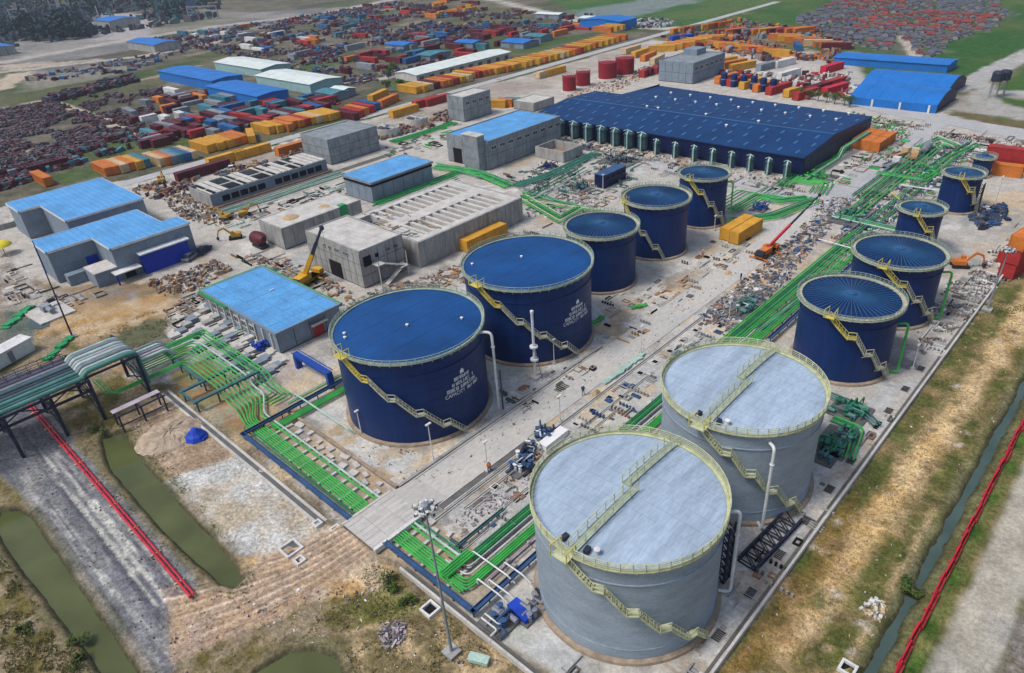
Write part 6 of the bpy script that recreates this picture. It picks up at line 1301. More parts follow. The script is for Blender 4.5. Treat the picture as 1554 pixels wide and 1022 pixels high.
row((400,200),(428,196),3,[Y,Y,O],'in the short row behind the panelled grey block'); row((436,192),(500,178),8,[O,O,RR,Y,PA,Y,Y,Y],'in the mixed row behind the panelled grey block')
row((526,180),(560,165),5,[MR,RR,O,RR,BL],'in the red group by the yard road'); row((575,150),(590,158),2,[Y,O],'at the track junction by the yard road', 12, R(-70))
row((622,140),(700,122),9,[Y,Y,PA,MR,O,O,RR,Y,PA],'in front of the long white shed'); row((705,118),(775,104),9,[Y,RR,O,O,Y,Y,O,Y,Y],'at the right end of the long white shed'); row((786,101),(868,80),10,[Y,Y,Y,O,Y,Y,PA,Y,O,RR],'along the middle of the long yard road'); row((874,77),(935,60),8,[Y,Y,O,Y,Y,Y,O,O],'at the far end of the long yard road')
for k in range(3): container(('left','middle','right')[k]+' yellow container stacked on top at the far end of the yard road row', *G(915+9*k,57-2.0*k), 0, Y if k else O, 12, 2.62, 'stacked yellow containers')
for k, (px_, py_, m_) in enumerate(((345,246,Y),(384,236,Y),(614,174,Y),(447,230,O),(648,160,RR),(664,157,RR),(842,113,Y),(830,116,PA),(320,262,MR),(300,268,MR))): container(cname[m_]+' container lying along the near side of the yard road, '+ORD[k]+' one placed there', *G(px_,py_), R(90), m_, 12, 0, 'containers along the near side of the yard road')
row((20,268),(75,258),5,[MR,MR,GR,MR,MR],'behind the rear L-shaped building', 12, R(90)); container('orange container roof standing out behind the rear L-shaped building', *G(66,277), R(0), O)
# on the site
container('yellow container, nearer of the pair beside the narrow blue tank', *G(1131,359), R(88), Y).scale = (.8,.9,1); container('yellow container, farther of the pair beside the narrow blue tank', G(1131,359)[0]-2.3, G(1131,359)[1]+.5, R(88), Y).scale = (.8,.9,1)
container('yellow container half hidden behind the second big blue tank', *G(735,368), R(90), Y)
for k in range(3): container(('nearest','middle','farthest')[k]+' orange container of the block at the warehouse gable', G(1326,226)[0]-2.5*k+1, G(1326,226)[1]+.3*k, R(90), O, 6, 0, 'orange containers at the warehouse gable'); container(('nearest','middle','farthest')[k]+' orange container in the back line of the block at the warehouse gable', G(1326,226)[0]-2.5*k+1, G(1326,226)[1]+.3*k+6.3, R(90), O, 6, 0, 'orange containers at the warehouse gable, back line')
container('orange container lying behind the smallest blue tank', *G(1527,266), R(4), O, 6); container('red container behind the smallest blue tank', *G(1536,258), R(4), RR, 12); container('red container stacked on the one behind the smallest blue tank', *G(1536,258), R(4), RR, 12, 2.62)
for k in range(4): container(ORD[k]+' container from the bottom in the red stack at the right edge of the picture', -15+.1*k, 143.2, R(80), (RR,RR,O,O)[k], 12, 2.62*(k % 3) if k < 3 else 0, 'red stack at the right edge') if k < 3 else None
container('red container behind the red stack at the right edge', -16.5, 149.0, R(80), RR, 12)
for k in range(3): container(('left','middle','right')[k]+' yellow container between the small tall block and the plant room', *G(757+10*k,163-1.5*k), R(20), (Y,O,TE)[k], 6, 0, 'containers between the small tall block and the plant room')
row((1105,124),(1180,140),5,[O,RR,Y,O,RR],'in the line behind the warehouse', 12, R(80)); row((1222,148),(1260,132),3,[RR,MR,RR],'beside the arched sheds', 12, R(78)); row((1165,105),(1190,100),2,[GR,WH],'on the sandy lot behind the warehouse', 12, R(80))
container('bright red container lying by the trees behind the warehouse', *G(1266,141), R(78), 'red'); container('red container on the sandy lot left of the long blue shed', *G(1262,108), R(80), 'red'); container('white container office on the sandy lot', *G(1196,118), R(80), WH); container('yellow container beside the green trees behind the warehouse', *G(1200,146), R(80), Y, 6)
for k in range(6): container(ORD[k]+' container from the left in the row right of the red tanks', *G(958+13*k,80+5*k), R(90+4*k), [PA,Y,O,PA,BL,PA][k], 12, 0, 'containers right of the red tanks')
for k in range(5): container('red container in front of the tall grey block, '+ORD[k]+' from the left', *G(978+8*k,116-2.5*k), R(100+8*k), MR if k % 2 else RR, 6, 0, 'red containers in front of the tall grey block')
row((1030,50),(1100,40),9,[O,Y,RR,O,GR,Y,O,RR,O],'in the back line of the orange yard', 12, R(80)); row((1005,78),(1080,62),9,[Y,Y,O,Y,O,Y,Y,O,Y],'in the front line of the orange yard', 12, R(30)); row((1090,72),(1180,85),9,[O,Y,O,O,Y,O,RR,O,Y],'in the middle line of the orange yard', 12, R(0)); row((1105,52),(1220,50),10,[RR,O,MR,GR,O,Y,MR,RR,O,O],'in the far right line of the orange yard', 12, R(60)); row((1185,60),(1270,75),7,[O,Y,O,O,PA,O,MR],'at the right end of the orange yard', 12, R(20)); row((1100,98),(1125,105),3,[Y,O,Y],'beside the tall grey block', 12, R(70))
for k, (px_, py_, m_) in enumerate(((1035,62,'tarp'),(1150,50,GR),(1222,62,TE),(1210,75,BL))): container(cname[m_]+' container standing out among the orange yard', *G(px_,py_), R(60+20*k), m_)
# jumbled yards beyond the yard road: individual up to the limit, the remainder as one mass
rr = random.Random(21)
yards = [(((215,205),(330,170),(500,150),(520,160),(440,180),(330,205),(230,222)), [MR,MR,MR,RR,MR,GR,TE,BL], 'dark container in the maroon yard below the blue sheds', 46),
  (((250,140),(330,145),(420,165),(250,195),(190,180)), [MR,GR,MR,O,TE,WH], 'container in the scrap yard left of the blue sheds', 22),
  (((260,50),(560,20),(640,40),(560,95),(440,95),(380,75)), [BL,TE,GR,MR,RR,WH,GR,BL,O], 'small container in the blue-grey yard behind the white sheds', 46),
  (((520,95),(640,55),(880,22),(900,48),(760,75),(640,100),(520,125)), [MR,RR,MR,BL,RR,GR,TE,O,MR], 'container in the long red yard behind the long white shed', 60),
  (((540,12),(700,-2),(760,20),(640,28)), [O,RR,O,MR,Y], 'container in the far orange-red yard at the top', 20)]
allm = {}; spots = []
rem = 296-NC[0]; tot = sum(y_[3] for y_ in yards)
for poly, cols, lb_, cnt in yards:
    P = [G(*p) for p in poly]; x0, x1 = min(p[0] for p in P), max(p[0] for p in P); y0, y1 = min(p[1] for p in P), max(p[1] for p in P); got = 0; nmax = int(rem*cnt/tot); tr_ = 0
    while got < nmax*2.3 and tr_ < 30000:
        tr_ += 1; x, y = rr.uniform(x0,x1), rr.uniform(y0,y1)
        if sd_poly(P, np.array([x]), np.array([y]))[0] < 0: continue
        mt = rr.choice(cols); a = 0 if (int(x//26)*7+int(y//26)*13) % 5 < 3 else 90
        if a in (0,90): x, y = (round(x/13)*13, round(y/2.9)*2.9) if a == 0 else (round(x/2.9)*2.9, round(y/13)*13)
        if any(abs(x-u) < (12.6 if a == 0 else 2.8) and abs(y-v) < (2.8 if a == 0 else 12.6) for u, v in spots): continue
        spots.append((x,y)) 
        if got < nmax: t = container(cname[mt]+' '+lb_, x, y, R(a+rr.uniform(-6,6)), mt, rr.choice((6,12)), 0, cname[mt]+' ones: '+lb_)
        else: allm.setdefault(mt, MB()).rbox(x, y, 0, rr.choice((6,12)), 2.44, 2.6*rr.choice((1,1,1,.5)), R(a))
        got += 1
for k, (mt, mb) in enumerate(allm.items()): stuff('container_mass', mb, M[mt], None, 'mass of far '+cname[mt]+' containers and bins jumbled in the yards at the top left', 'containers')
MM('lot_brown', (.10,.065,.06), .9, .4, .5)
# scrap lots: low heaps of scrap as masses
def scrap(label, poly, n, mts, s=(.4,2.0), h=(.2,1.2), px=True, name='scrap_mass', seed=1, cat='scrap', nz=None):
    P = [G(*p) for p in poly] if px else poly; r_ = random.Random(seed); x0, x1 = min(p[0] for p in P), max(p[0] for p in P); y0, y1 = min(p[1] for p in P), max(p[1] for p in P)
    n = int(n); pts = np.random.RandomState(seed).rand(int(n*3.5), 2)*[x1-x0, y1-y0]+[x0, y0]; ok = sd_poly(P, pts[:,0], pts[:,1]) > 0; pts = pts[ok]
    for cp_ in (CAN1, CAN2, POND, CANE): pts = pts[sd_poly(cp_, pts[:,0], pts[:,1]) < -.4]
    if nz: dn = fbm(pts[:,0], pts[:,1], nz, 3, seed); pts = pts[dn > .47]
    mu = list(dict.fromkeys(mts)); mb = MB(); mi = []
    for x, y in pts[:n]: mi += [mu.index(r_.choice(mts))]*6; mb.rbox(float(x), float(y), -.12 if nz is None else -.05, s[0]+(s[1]-s[0])*r_.random()**2.2, (s[0]+(s[1]-s[0])*r_.random()**3)*r_.uniform(.2,.9), h[0]+(h[1]-h[0])*r_.random()**2+.1, r_.uniform(0,3.14), r_.uniform(-.25,.25))
    o = stuff(name, mb, M[mu[0]], None, label, cat)
    for m_ in mu[1:]: o.data.materials.append(M[m_])
    o.data.polygons.foreach_set('material_index', mi)
scrap('dark scrap lot with rows of rusted steel left of the sandy track', [(-5,170),(80,155),(150,180),(215,212),(60,240),(-5,255)], 4200, ['rubble_dark','rubble_dark','rubble_dark','maroon','lot_brown'], (.7,3.2), (.3,1.4), seed=2, nz=9)
scrap('dark lot of scrap metal right of the sandy track', [(110,150),(250,135),(210,205),(130,165)], 1600, ['rubble_dark','maroon','lot_brown','rubble_dark'], (.7,3), (.3,1.4), seed=3, nz=9)
scrap('maroon scrap filling the yard below the blue sheds', [(215,205),(330,170),(500,150),(520,160),(440,180),(330,205),(230,222)], 800, ['maroon','maroon','rubble_dark','c_red','lot_brown'], (.8,5), (.3,1.6), seed=41, nz=8)
scrap('dark hedge-like row of scrap on the far side of the rusted steel lot', [(70,150),(200,118),(212,124),(75,158)], 500, ['rubble_dark','maroon','steel_dark'], (1.5,5), (1,2.6), seed=42)
scrap('grey spoil and wrecks along the tracks at the top left', [(20,120),(180,92),(240,62),(330,45),(400,38),(330,62),(200,110),(60,125)], 420, ['rubble_dark','c_grey','maroon','rubble','c_blue'], (1,6), (.4,2.2), seed=43, nz=12)
scrap('band of maroon scrap along the yard road', [(-5,262),(200,205),(230,215),(120,250),(0,290)], 1700, ['maroon','maroon','rubble_dark','lot_brown','c_teal'], (.7,4.0), (.3,1.8), seed=4, nz=7)
scrap('colourful junk spread over the yards behind the white sheds', [(230,60),(600,5),(900,25),(760,75),(520,135),(420,100),(300,75)], 4600, ['rubble_dark','c_blue','rubble_dark','maroon','lot_brown','rubble','maroon'], (1,4.5), (.3,2.0), seed=5, nz=16)
scrap('strip of rusty scrap on the far side of the road near the unfinished building', [(195,290),(500,215),(700,165),(720,175),(480,240),(300,285),(215,310)], 1500, ['rubble_red','rubble_dark','rubble','maroon','timber'], (.6,2.2), (.2,1.1), seed=6, nz=5)
scrap('dark clutter among the orange container yard', [(990,60),(1120,30),(1290,60),(1300,95),(1180,100),(1080,75)], 900, ['rubble_dark','maroon','c_grey','rubble_red','orange'], (1,4), (.4,2.2), seed=7, nz=10)
scrap('red and grey clutter between the containers behind the warehouse', [(1080,110),(1290,115),(1310,150),(1230,155),(1120,130)], 420, ['maroon','rubble','c_white','c_red'], (.8,3), (.4,1.8), seed=8, nz=7)
scrap('clutter round the dark plant at the top left', [(-5,20),(330,-5),(340,25),(150,55),(0,75)], 1200, ['rubble_dark','steel_dark','steel_dark','frame_teal','rubble_dark'], (2,9), (.8,5), seed=9, nz=30)
scrap('dark wreck rows at the top edge of the field', [(880,32),(1010,30),(1035,40),(950,45)], 260, ['rubble_dark','c_grey','c_white'], (1,3.5), (.5,1.8), seed=10)
# village of small houses, top right
def house_meshes():
    a, b_ = 4.2, 3.2
    w_ = MB().add([(-a,-b_,-.2),(a,-b_,-.2),(a,b_,-.2),(-a,b_,-.2),(-a,-b_,2.6),(a,-b_,2.6),(a,b_,2.6),(-a,b_,2.6),(-a,0,4.3),(a,0,4.3)], [(0,1,5,4),(2,3,7,6),(1,2,6,9,5),(3,0,4,8,7)]).mesh('wall')
    r_ = MB()
    for s in (-1,1):
        v = [(-a-.4,s*(b_+.5),2.4),(a+.4,s*(b_+.5),2.4),(a+.4,0,4.45),(-a-.4,0,4.45)]; v += [(x,y,z+.14) for x,y,z in v]; r_.add(v, [(3,2,1,0),(4,5,6,7),(0,1,5,4),(1,2,6,5),(2,3,7,6),(3,0,4,7)])
    return w_, r_.mesh('roof'), MB().box(a,-.5,0,a+.06,.5,2.0).mesh('door'), MB().box(-.6,-b_-.05,.9,.6,-b_,1.9).mesh('window')
hw, hr, hd, hwn = house_meshes(); HM = {}
def house(label, x, y, rz_, wm, rm, sc, group):
    t = thing('small_house', label, 'house', (x,y,0), rz_, group); t.scale = (sc, sc, sc*.9)
    for nm, me_, m_ in (('wall',hw,wm),('roof',hr,rm),('door',hd,'void'),('window',hwn,'glass')):
        if (nm,m_) not in HM: q = me_.copy(); q.materials.append(M[m_]); HM[(nm,m_)] = q
        obj(nm, HM[(nm,m_)], None, t)
rr = random.Random(5); vill = [[G(*p) for p in q] for q in ([(1210,30),(1290,-8),(1500,-8),(1530,25),(1470,50),(1400,60),(1360,50),(1345,78),(1300,72),(1225,45)], [(1370,48),(1500,20),(1520,38),(1440,62),(1425,85),(1400,88),(1370,60)])]
nh = 0; tr_ = 0; placed = []
while nh < 285 and tr_ < 20000:
    tr_ += 1; P = vill[0 if rr.random() < .7 else 1]; x = rr.uniform(min(p[0] for p in P), max(p[0] for p in P)); y = rr.uniform(min(p[1] for p in P), max(p[1] for p in P))
    if sd_poly(P, np.array([x]), np.array([y]))[0] < 0 or any((x-a)**2+(y-b)**2 < 38 for a, b in placed): continue
    placed.append((x,y)); redp = .75 if (math.sin(x*.05+1)*math.cos(y*.045) > .1) else .12; red_ = rr.random() < redp
    house(('small house with a rust-red roof in the crowded settlement at the top right' if red_ else 'small house with a slate grey roof in the crowded settlement at the top right'), x, y, R(rr.choice((10,100,20,95))+rr.uniform(-12,12)), 'plaster', 'tile_red' if red_ else 'tile_grey', rr.uniform(.30,.50), 'red-roofed small houses' if red_ else 'grey-roofed small houses'); nh += 1
mbs = {'tile_red': MB(), 'tile_grey': MB(), 'plaster': MB()}; nm_ = 0; tr_ = 0
while nm_ < 260 and tr_ < 30000:                                   # houses past the first three hundred: one mass
    tr_ += 1; P = vill[0 if rr.random() < .75 else 1]; x = rr.uniform(min(p[0] for p in P), max(p[0] for p in P)); y = rr.uniform(min(p[1] for p in P), max(p[1] for p in P))
    if sd_poly(P, np.array([x]), np.array([y]))[0] < 0 or any((x-a)**2+(y-b)**2 < 16 for a, b in placed): continue
    placed.append((x,y)); a = rr.choice((.17,1.75)); s_ = rr.uniform(.28,.42); red_ = rr.random() < (.75 if (math.sin(x*.05+1)*math.cos(y*.045) > .1) else .12)
    mbs['plaster'].rbox(x,y,-.1,8*s_,6*s_,2.4*s_,a); c_, n_ = math.cos(a), math.sin(a)
    def T_(u, v, z): return (x+(u*c_-v*n_)*s_, y+(u*n_+v*c_)*s_, z*s_)
    mbs['tile_red' if red_ else 'tile_grey'].add([T_(-4.5,-3.7,2.3),T_(4.5,-3.7,2.3),T_(4.5,3.7,2.3),T_(-4.5,3.7,2.3),T_(-4.5,0,4.2),T_(4.5,0,4.2)], [(0,1,5,4),(2,3,4,5),(1,2,5),(3,0,4)]); nm_ += 1
hm = MB(); hi = []
for q_, (k_, mb) in enumerate(mbs.items()): hm.add(mb.v, mb.f); hi += [q_]*len(mb.f)
o = stuff('house_mass', hm, M['tile_red'], None, 'farther small houses packed into the settlement at the top right', 'houses'); o.data.materials.append(M['tile_grey']); o.data.materials.append(M['plaster']); o.data.polygons.foreach_set('material_index', hi)
# ================================================================ PLANTS
def leaf_cloud(mb, c, rad, n, s, r_):
    for _ in range(n):
        a, z = r_.uniform(0,6.283), r_.uniform(-1,1); q = math.sqrt(1-z*z); rr_ = r_.random()**.4; p = Vector((c[0]+rad[0]*q*math.cos(a)*rr_, c[1]+rad[1]*q*math.sin(a)*rr_, c[2]+rad[2]*z*rr_))
        u = Vector((r_.gauss(0,1), r_.gauss(0,1), r_.gauss(0,.6))).normalized(); v = u.orthogonal().normalized(); k = s*r_.uniform(.6,1.5)
        mb.add([tuple(p-u*k), tuple(p+v*k*.55), tuple(p+u*k), tuple(p-v*k*.55)], [(0,1,2,3)])
def tree(label, x, y, h, cr, group=None, seed=0, leafm='leaf'):
    r_ = random.Random(seed); t = thing('tree', label, 'tree', (x,y,0), 0, group); tk = MB().tube([(0,0,-.2),(.1,0,h*.4),(.0,.1,h*.75)], [.16,.12,.05], 6)
    for k in range(4): a = r_.uniform(0,6.28); tk.tube([(.1,0,h*(.35+.08*k)),(cr*.6*math.cos(a),cr*.6*math.sin(a),h*(.6+.08*k))], [.07,.03], 5)
    obj('trunk', tk, M['trunk'], t); mb = MB()
    for k in range(6): a = r_.uniform(0,6.28); d = r_.uniform(.2,.75)*cr; leaf_cloud(mb, (d*math.cos(a), d*math.sin(a), h*r_.uniform(.5,.9)), (cr*.5,cr*.5,h*.2), 80, cr*.09, r_)
    obj('crown', mb, M[leafm], t)
for k, (px_, py_) in enumerate(((1216,150),(1228,152),(1241,154),(1254,156),(1266,158),(1281,160),(1289,163))): tree('small dense tree, '+ORD[k]+' from the left between the warehouse and the red containers', *G(px_,py_), 3.6, 1.7, 'trees behind the warehouse', k)
for k, (px_, py_, h_) in enumerate(((597,116,6),(590,120,5),(588,140,4.5),(610,134,4))): tree('dark green tree, '+ORD[k]+' from the top beside the left end of the long white shed', *G(px_,py_), h_, 2.6, 'trees beside the long white shed', 20+k)
r_ = random.Random(8)
def bush(label, x, y, rx, ry, h, n, seed, lm='leaf'):
    r2 = random.Random(seed); t = thing('bush', label, 'bush', (x,y,0)); mb = MB()
    for k in range(max(4, int(rx*ry*2.0))): leaf_cloud(mb, (r2.uniform(-rx,rx), r2.uniform(-ry,ry), h*r2.uniform(.2,.5)), (.55,.55,h*.5), n, .13, r2)
    obj('foliage', mb, M[lm], t); st = MB()
    for k in range(8): a = r2.uniform(0,6.28); st.tube([(0,0,-.1),(rx*.6*math.cos(a),ry*.6*math.sin(a),h*.6)], [.05,.02], 4)
    obj('stem', st, M['trunk'], t)
bush('large olive bush at the corner of the boundary wall and the dirt road', -46.4,25.3, 1.5,1.5, 1.3, 90, 1); bush('smaller olive bush right of the large bush by the boundary wall', -44.0,25.3,.7,.7,.9, 90, 2); bush('low bush beside the square manholes', *G(400,835)[:1], G(470,835)[1], .5,.5,.6,60,3) if False else None
bush('green bush growing on the ditch crossing beside the red barrier', -6.2,59.3,.9,.6,.8,90,4); bush('green bush at the left end of the left canal, lower one', *G(120,975),.9,.7,.9,70,5); bush('green bush at the left bank, left of the other bush', *G(35,960),.8,.6,.8,70,6); bush('green bush under the trestle bridge', *G(150,655),1.6,.9,1.0,70,7); bush('green bush at the bottom left bank, lowest of all', *G(115,1005),.8,.6,.8,70,8)
def green_mass(label, poly, n, h, s, seed, m_='leaf', name='ground_cover', nz=None):
    n = int(n*.4); h *= .4; s *= .6
    P = [G(*p) for p in poly]; x0, x1 = min(p[0] for p in P), max(p[0] for p in P); y0, y1 = min(p[1] for p in P), max(p[1] for p in P)
    pts = np.random.RandomState(seed).rand(n*4, 2)*[x1-x0, y1-y0]+[x0, y0]; pts = pts[sd_poly(P, pts[:,0], pts[:,1]) > 0]
    if nz: pts = pts[fbm(pts[:,0], pts[:,1], nz, 3, seed) > .48]
    for cp_ in (CAN1, CAN2, POND, CANE): pts = pts[sd_poly(cp_, pts[:,0], pts[:,1]) < -.5]
    r2 = random.Random(seed); mb = MB()
    for x, y in pts[:n]:
        for q in range(2):
            a = r2.uniform(0,6.28); k = s*r2.uniform(.5,1.4); z = h*r2.random(); dx, dy = math.cos(a)*k, math.sin(a)*k; x2, y2 = float(x)+r2.uniform(-s,s), float(y)+r2.uniform(-s,s)
            mb.add([(x2-dx,y2-dy,0),(x2+dx,y2+dy,0),(x2+dx*.4+r2.uniform(-k,k),y2+dy*.4+r2.uniform(-k,k),z+.06)], [(0,1,2)])
    stuff(name, mb, M[m_], None, label, 'grass' if name == 'ground_cover' else 'trees')
green_mass('rough olive grass tufts between the wall and the ditch on the right', [(1554,430),(1554,600),(1345,1022),(1090,1022),(1160,920),(1460,515)], 7000, .16, .10, 1, 'grass', nz=3.2)
green_mass('dry straw tufts between the wall and the ditch on the right', [(1554,430),(1554,600),(1345,1022),(1090,1022),(1160,920),(1460,515)], 5000, .16, .10, 2, 'straw', nz=3.2)
0 and green_mass('green grass along the red barrier and the gravel track', [(1554,640),(1554,760),(1470,880),(1410,1022),(1365,1022)], 5000, .35, .13, 3, 'meadow', nz=2.5)
green_mass('grass tufts on the canal bank at the lower left', [(0,800),(60,850),(160,1022),(0,1022)], 5000, .45, .16, 4, 'grass', nz=2.0); green_mass('rough grass in the foreground scrub', [(560,850),(620,880),(780,1022),(420,1022),(480,940),(540,900)], 5000, .35, .13, 5, 'grass', nz=2.2)
green_mass('weeds along the middle canal', [(110,640),(230,640),(320,790),(390,880),(370,915),(300,900),(140,720)], 3000, .4, .14, 6, 'grass', nz=1.8); green_mass('weeds on the ground behind the trestle bridge', [(110,530),(230,470),(310,500),(270,545),(230,545)], 2500, .35, .16, 7, 'grass', nz=2.5)
green_mass('weeds at the edge of the paved yard on the far right', [(1440,470),(1554,430),(1554,470),(1460,520)], 1500, .4, .15, 11, 'meadow', nz=2.0)
# dark wood round the plant at the top left
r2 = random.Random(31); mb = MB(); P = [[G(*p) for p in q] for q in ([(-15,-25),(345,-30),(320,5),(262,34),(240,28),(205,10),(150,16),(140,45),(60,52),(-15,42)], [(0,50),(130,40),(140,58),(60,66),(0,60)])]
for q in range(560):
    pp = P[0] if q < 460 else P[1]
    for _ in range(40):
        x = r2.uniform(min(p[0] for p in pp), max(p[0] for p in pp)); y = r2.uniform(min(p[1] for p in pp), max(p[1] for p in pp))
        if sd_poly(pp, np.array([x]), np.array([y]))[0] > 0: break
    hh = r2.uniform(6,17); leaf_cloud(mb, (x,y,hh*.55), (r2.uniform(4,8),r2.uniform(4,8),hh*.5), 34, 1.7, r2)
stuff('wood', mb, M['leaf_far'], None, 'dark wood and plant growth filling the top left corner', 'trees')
scrap('dark steelwork columns of the plant at the top left', [(-15,-20),(335,-25),(320,8),(255,32),(205,12),(140,45),(50,55),(-15,45)], 900, ['steel_dark','frame_teal','tray_blue','steel_dark','c_grey'], (.6,5), (4,15), seed=33, name='plant_steelwork')
for k, (px_, py_, w_, h_) in enumerate(((310,30,26,10),(35,40,18,14),(95,22,22,16),(190,14,20,15),(275,8,16,18))):
    p = G(px_,py_); t = thing('steel_gantry', 'tall steel gantry frame, '+ORD[k]+' of those standing in the dark plant at the top left', 'gantry', (*p,0), R(35), 'steel gantries in the dark plant')
    for s in (-1,1): obj('leg', MB().beam((s*w_/2,0,-.2),(s*w_/2,0,h_),.9), M['c_grey'], t)
    obj('cross_beam', MB().beam((-w_/2-.4,0,h_),(w_/2+.4,0,h_),.9), M['c_grey'], t)
    obj('lower_beam', MB().beam((-w_/2,0,h_*.6),(w_/2,0,h_*.6),.5), M['c_grey'], t)
# ================================================================ HAZE
hz = MB().box(-5200,-5200,-3,5200,6200,66); ho = stuff('haze', hz, None)
hm_ = bpy.data.materials.new('haze'); hm_.use_nodes = True; hn = hm_.node_tree.nodes; hn.remove(hn['Principled BSDF']); pv = hn.new('ShaderNodeVolumePrincipled')
pv.inputs['Color'].default_value = (.80,.88,1,1); pv.inputs['Density'].default_value = .00015; pv.inputs['Anisotropy'].default_value = .2
hm_.node_tree.links.new(pv.outputs[0], hn['Material Output'].inputs['Volume']); ho.data.materials.append(hm_)
# ================================================================ SITE CLUTTER
def works(label, poly, n, mts, seed, sz=(.6,3.5), px=True, name='foundation_lines'):
    """low kerbs, open frames, slabs, ducts and stubs of half-built foundations, all squared to the site"""
    P = [G(*p) for p in poly] if px else poly; r_ = random.Random(seed); x0, x1 = min(p[0] for p in P), max(p[0] for p in P); y0, y1 = min(p[1] for p in P), max(p[1] for p in P)
    pts = np.random.RandomState(seed).rand(n*5, 2)*[x1-x0, y1-y0]+[x0, y0]; pts = pts[sd_poly(P, pts[:,0], pts[:,1]) > .3][:n]; mb = MB(); mi = []
    def bx(m_, *a): mb.box(*a); mi.extend([m_]*6)
    for x, y in pts:
        x, y = float(x), float(y); w_, d_ = r_.uniform(*sz), r_.uniform(*sz); k = r_.random(); m_ = r_.randrange(len(mts)); h_ = r_.uniform(.06,.3); t_ = .14
        if k < .3:
            for q in ((0,0,w_,t_),(0,d_-t_,w_,d_),(0,t_,t_,d_-t_),(w_-t_,t_,w_,d_-t_)): bx(m_, x+q[0],y+q[1],-.05,x+q[2],y+q[3],h_)
        elif k < .5: bx(m_, x,y,-.05,x+w_*.6,y+d_*.6,h_*.7)
        elif k < .72:
            if r_.random() < .6: bx(m_, x,y,-.05,x+.12,y+d_*2.2,h_)
            else: bx(m_, x,y,-.05,x+w_*1.6,y+.12,h_)
        elif k < .88:
            for q in range(r_.randint(3,6)): bx(m_, x+.55*q,y,-.05,x+.55*q+.25,y+.25,h_+.3)
        else:
            for q in range(r_.randint(2,5)): bx(m_, x,y+.4*q,.02,x+w_,y+.4*q+.16,.14)
    o = stuff(name, mb, M[mts[0]], None, label, 'foundations')
    for q in mts[1:]: o.data.materials.append(M[q])
    o.data.polygons.foreach_set('material_index', mi)
CM = ['concrete','concrete_pale','concrete_dark','concrete','void','rubble_red']
works('half-built kerbs and footings between the crane and the mud-topped block', [(330,385),(400,390),(470,425),(480,450),(440,445),(380,405)], 60, CM+['timber'], 51, (.6,2.6)); works('half-built footings left of the gridded hall towards the entrance wall', [(240,470),(300,440),(320,450),(255,505)], 40, CM, 52)
works('kerbs and ducts along the slab strip beside the trench', [(-49.8,36),(-44.2,36),(-44.2,118),(-49.8,118)], 150, CM+['pipe_grey','tray_blue'], 53, (.4,1.6), False); works('kerbs and stubs round the three ribbed blue tanks', [(905,450),(960,440),(1040,385),(1100,345),(1160,365),(1080,430),(960,520),(910,520)], 70, CM+['timber'], 54, (.4,1.8))
works('foundation works between the main road and the small blue tanks', [(1240,370),(1330,290),(1440,205),(1490,215),(1420,300),(1350,370),(1290,400)], 170, CM+['pipe_green','pipe_white','tray_blue'], 55, (.8,4)); works('foundation works right of the warehouse', [(1290,175),(1410,190),(1350,240),(1260,290),(1230,280),(1310,200)], 110, CM+['pipe_green','c_white'], 56, (.8,4)); works('foundation works in the far right yard', [(1425,205),(1554,215),(1554,250),(1440,235)], 90, CM+['c_white'], 57, (1,5))
works('foundation works in the pipe yard', [(760,265),(960,225),(985,240),(900,325),(800,325)], 130, CM+['frame_teal','pipe_teal'], 58, (.6,3)); works('foundation works in front of the warehouse', [(850,212),(1200,285),(1215,300),(1100,285),(930,245),(850,232)], 110, CM, 59, (.6,3)); works('kerbs beside the unfinished building and plant room', [(330,330),(520,275),(530,295),(400,335),(340,350)], 80, CM+['pipe_mint'], 60, (.6,3)); works('works round the round clarifiers', [(580,225),(690,180),(690,200),(660,225),(580,245)], 70, CM+['pipe_green'], 61, (.6,3))
works('kerbs and duct lines round the second big blue tank', [(740,600),(880,540),(905,560),(780,640)], 40, CM, 62, (.4,1.6)); works('drain frames and stubs round the grey tanks', [(-38,29),(-17,29),(-17,86),(-20,86),(-20,31),(-38,31)], 60, CM+['pipe_grey'], 63, (.4,1.5), False); works('footings on the paved yard behind the ribbed tanks', [(1390,520),(1450,420),(1540,340),(1554,380),(1470,470),(1400,550)], 90, CM+['c_white'], 64, (.5,2.5)); works('kerbs beside the long concrete basin', [(620,440),(700,400),(790,350),(830,345),(720,420),(690,440)], 60, CM+['timber'], 65, (.5,2.2)); works('brown works strip between the green bundle and the bund kerb', [(-79,34.8),(-60,34.8),(-60,35.3),(-79,35.3)], 30, ['rubble_red','timber','concrete'], 66, (.3,.9), False); works('works in the sandy lot behind the warehouse', [(1090,105),(1290,115),(1300,150),(1120,128)], 60, CM+['c_white'], 67, (1,4)); works('works round the L-shaped halls', [(0,395),(60,440),(150,445),(120,470),(0,460)], 40, CM, 68, (.8,3))
scrap('small rubble and offcuts spread along the main road verge', [(1060,480),(1160,400),(1260,300),(1300,300),(1240,370),(1190,430),(1110,500)], 1500, ['rubble','rubble_dark','rubble_dark','c_white','pipe_grey','tray_blue','rubble_red','rubble'], (.1,1.3), (.04,.45), seed=11, name='rubble')
scrap('rubble and offcuts between the small blue tanks and the main road', [(1300,300),(1430,215),(1480,225),(1400,300),(1310,370),(1260,390)], 1500, ['rubble','rubble_dark','c_white','pipe_teal','rubble_red','tray_blue'], (.2,1.2), (.05,.5), seed=12, name='rubble', nz=3)
scrap('loose stones and litter round the blue tanks', [(500,690),(760,590),(880,560),(1060,400),(1120,340),(1160,380),(1000,520),(860,600),(740,700),(640,740)], 420, ['rubble','rubble','rubble_red','rubble_dark','rubble'], (.06,.35), (.02,.15), seed=13, name='litter', nz=4)
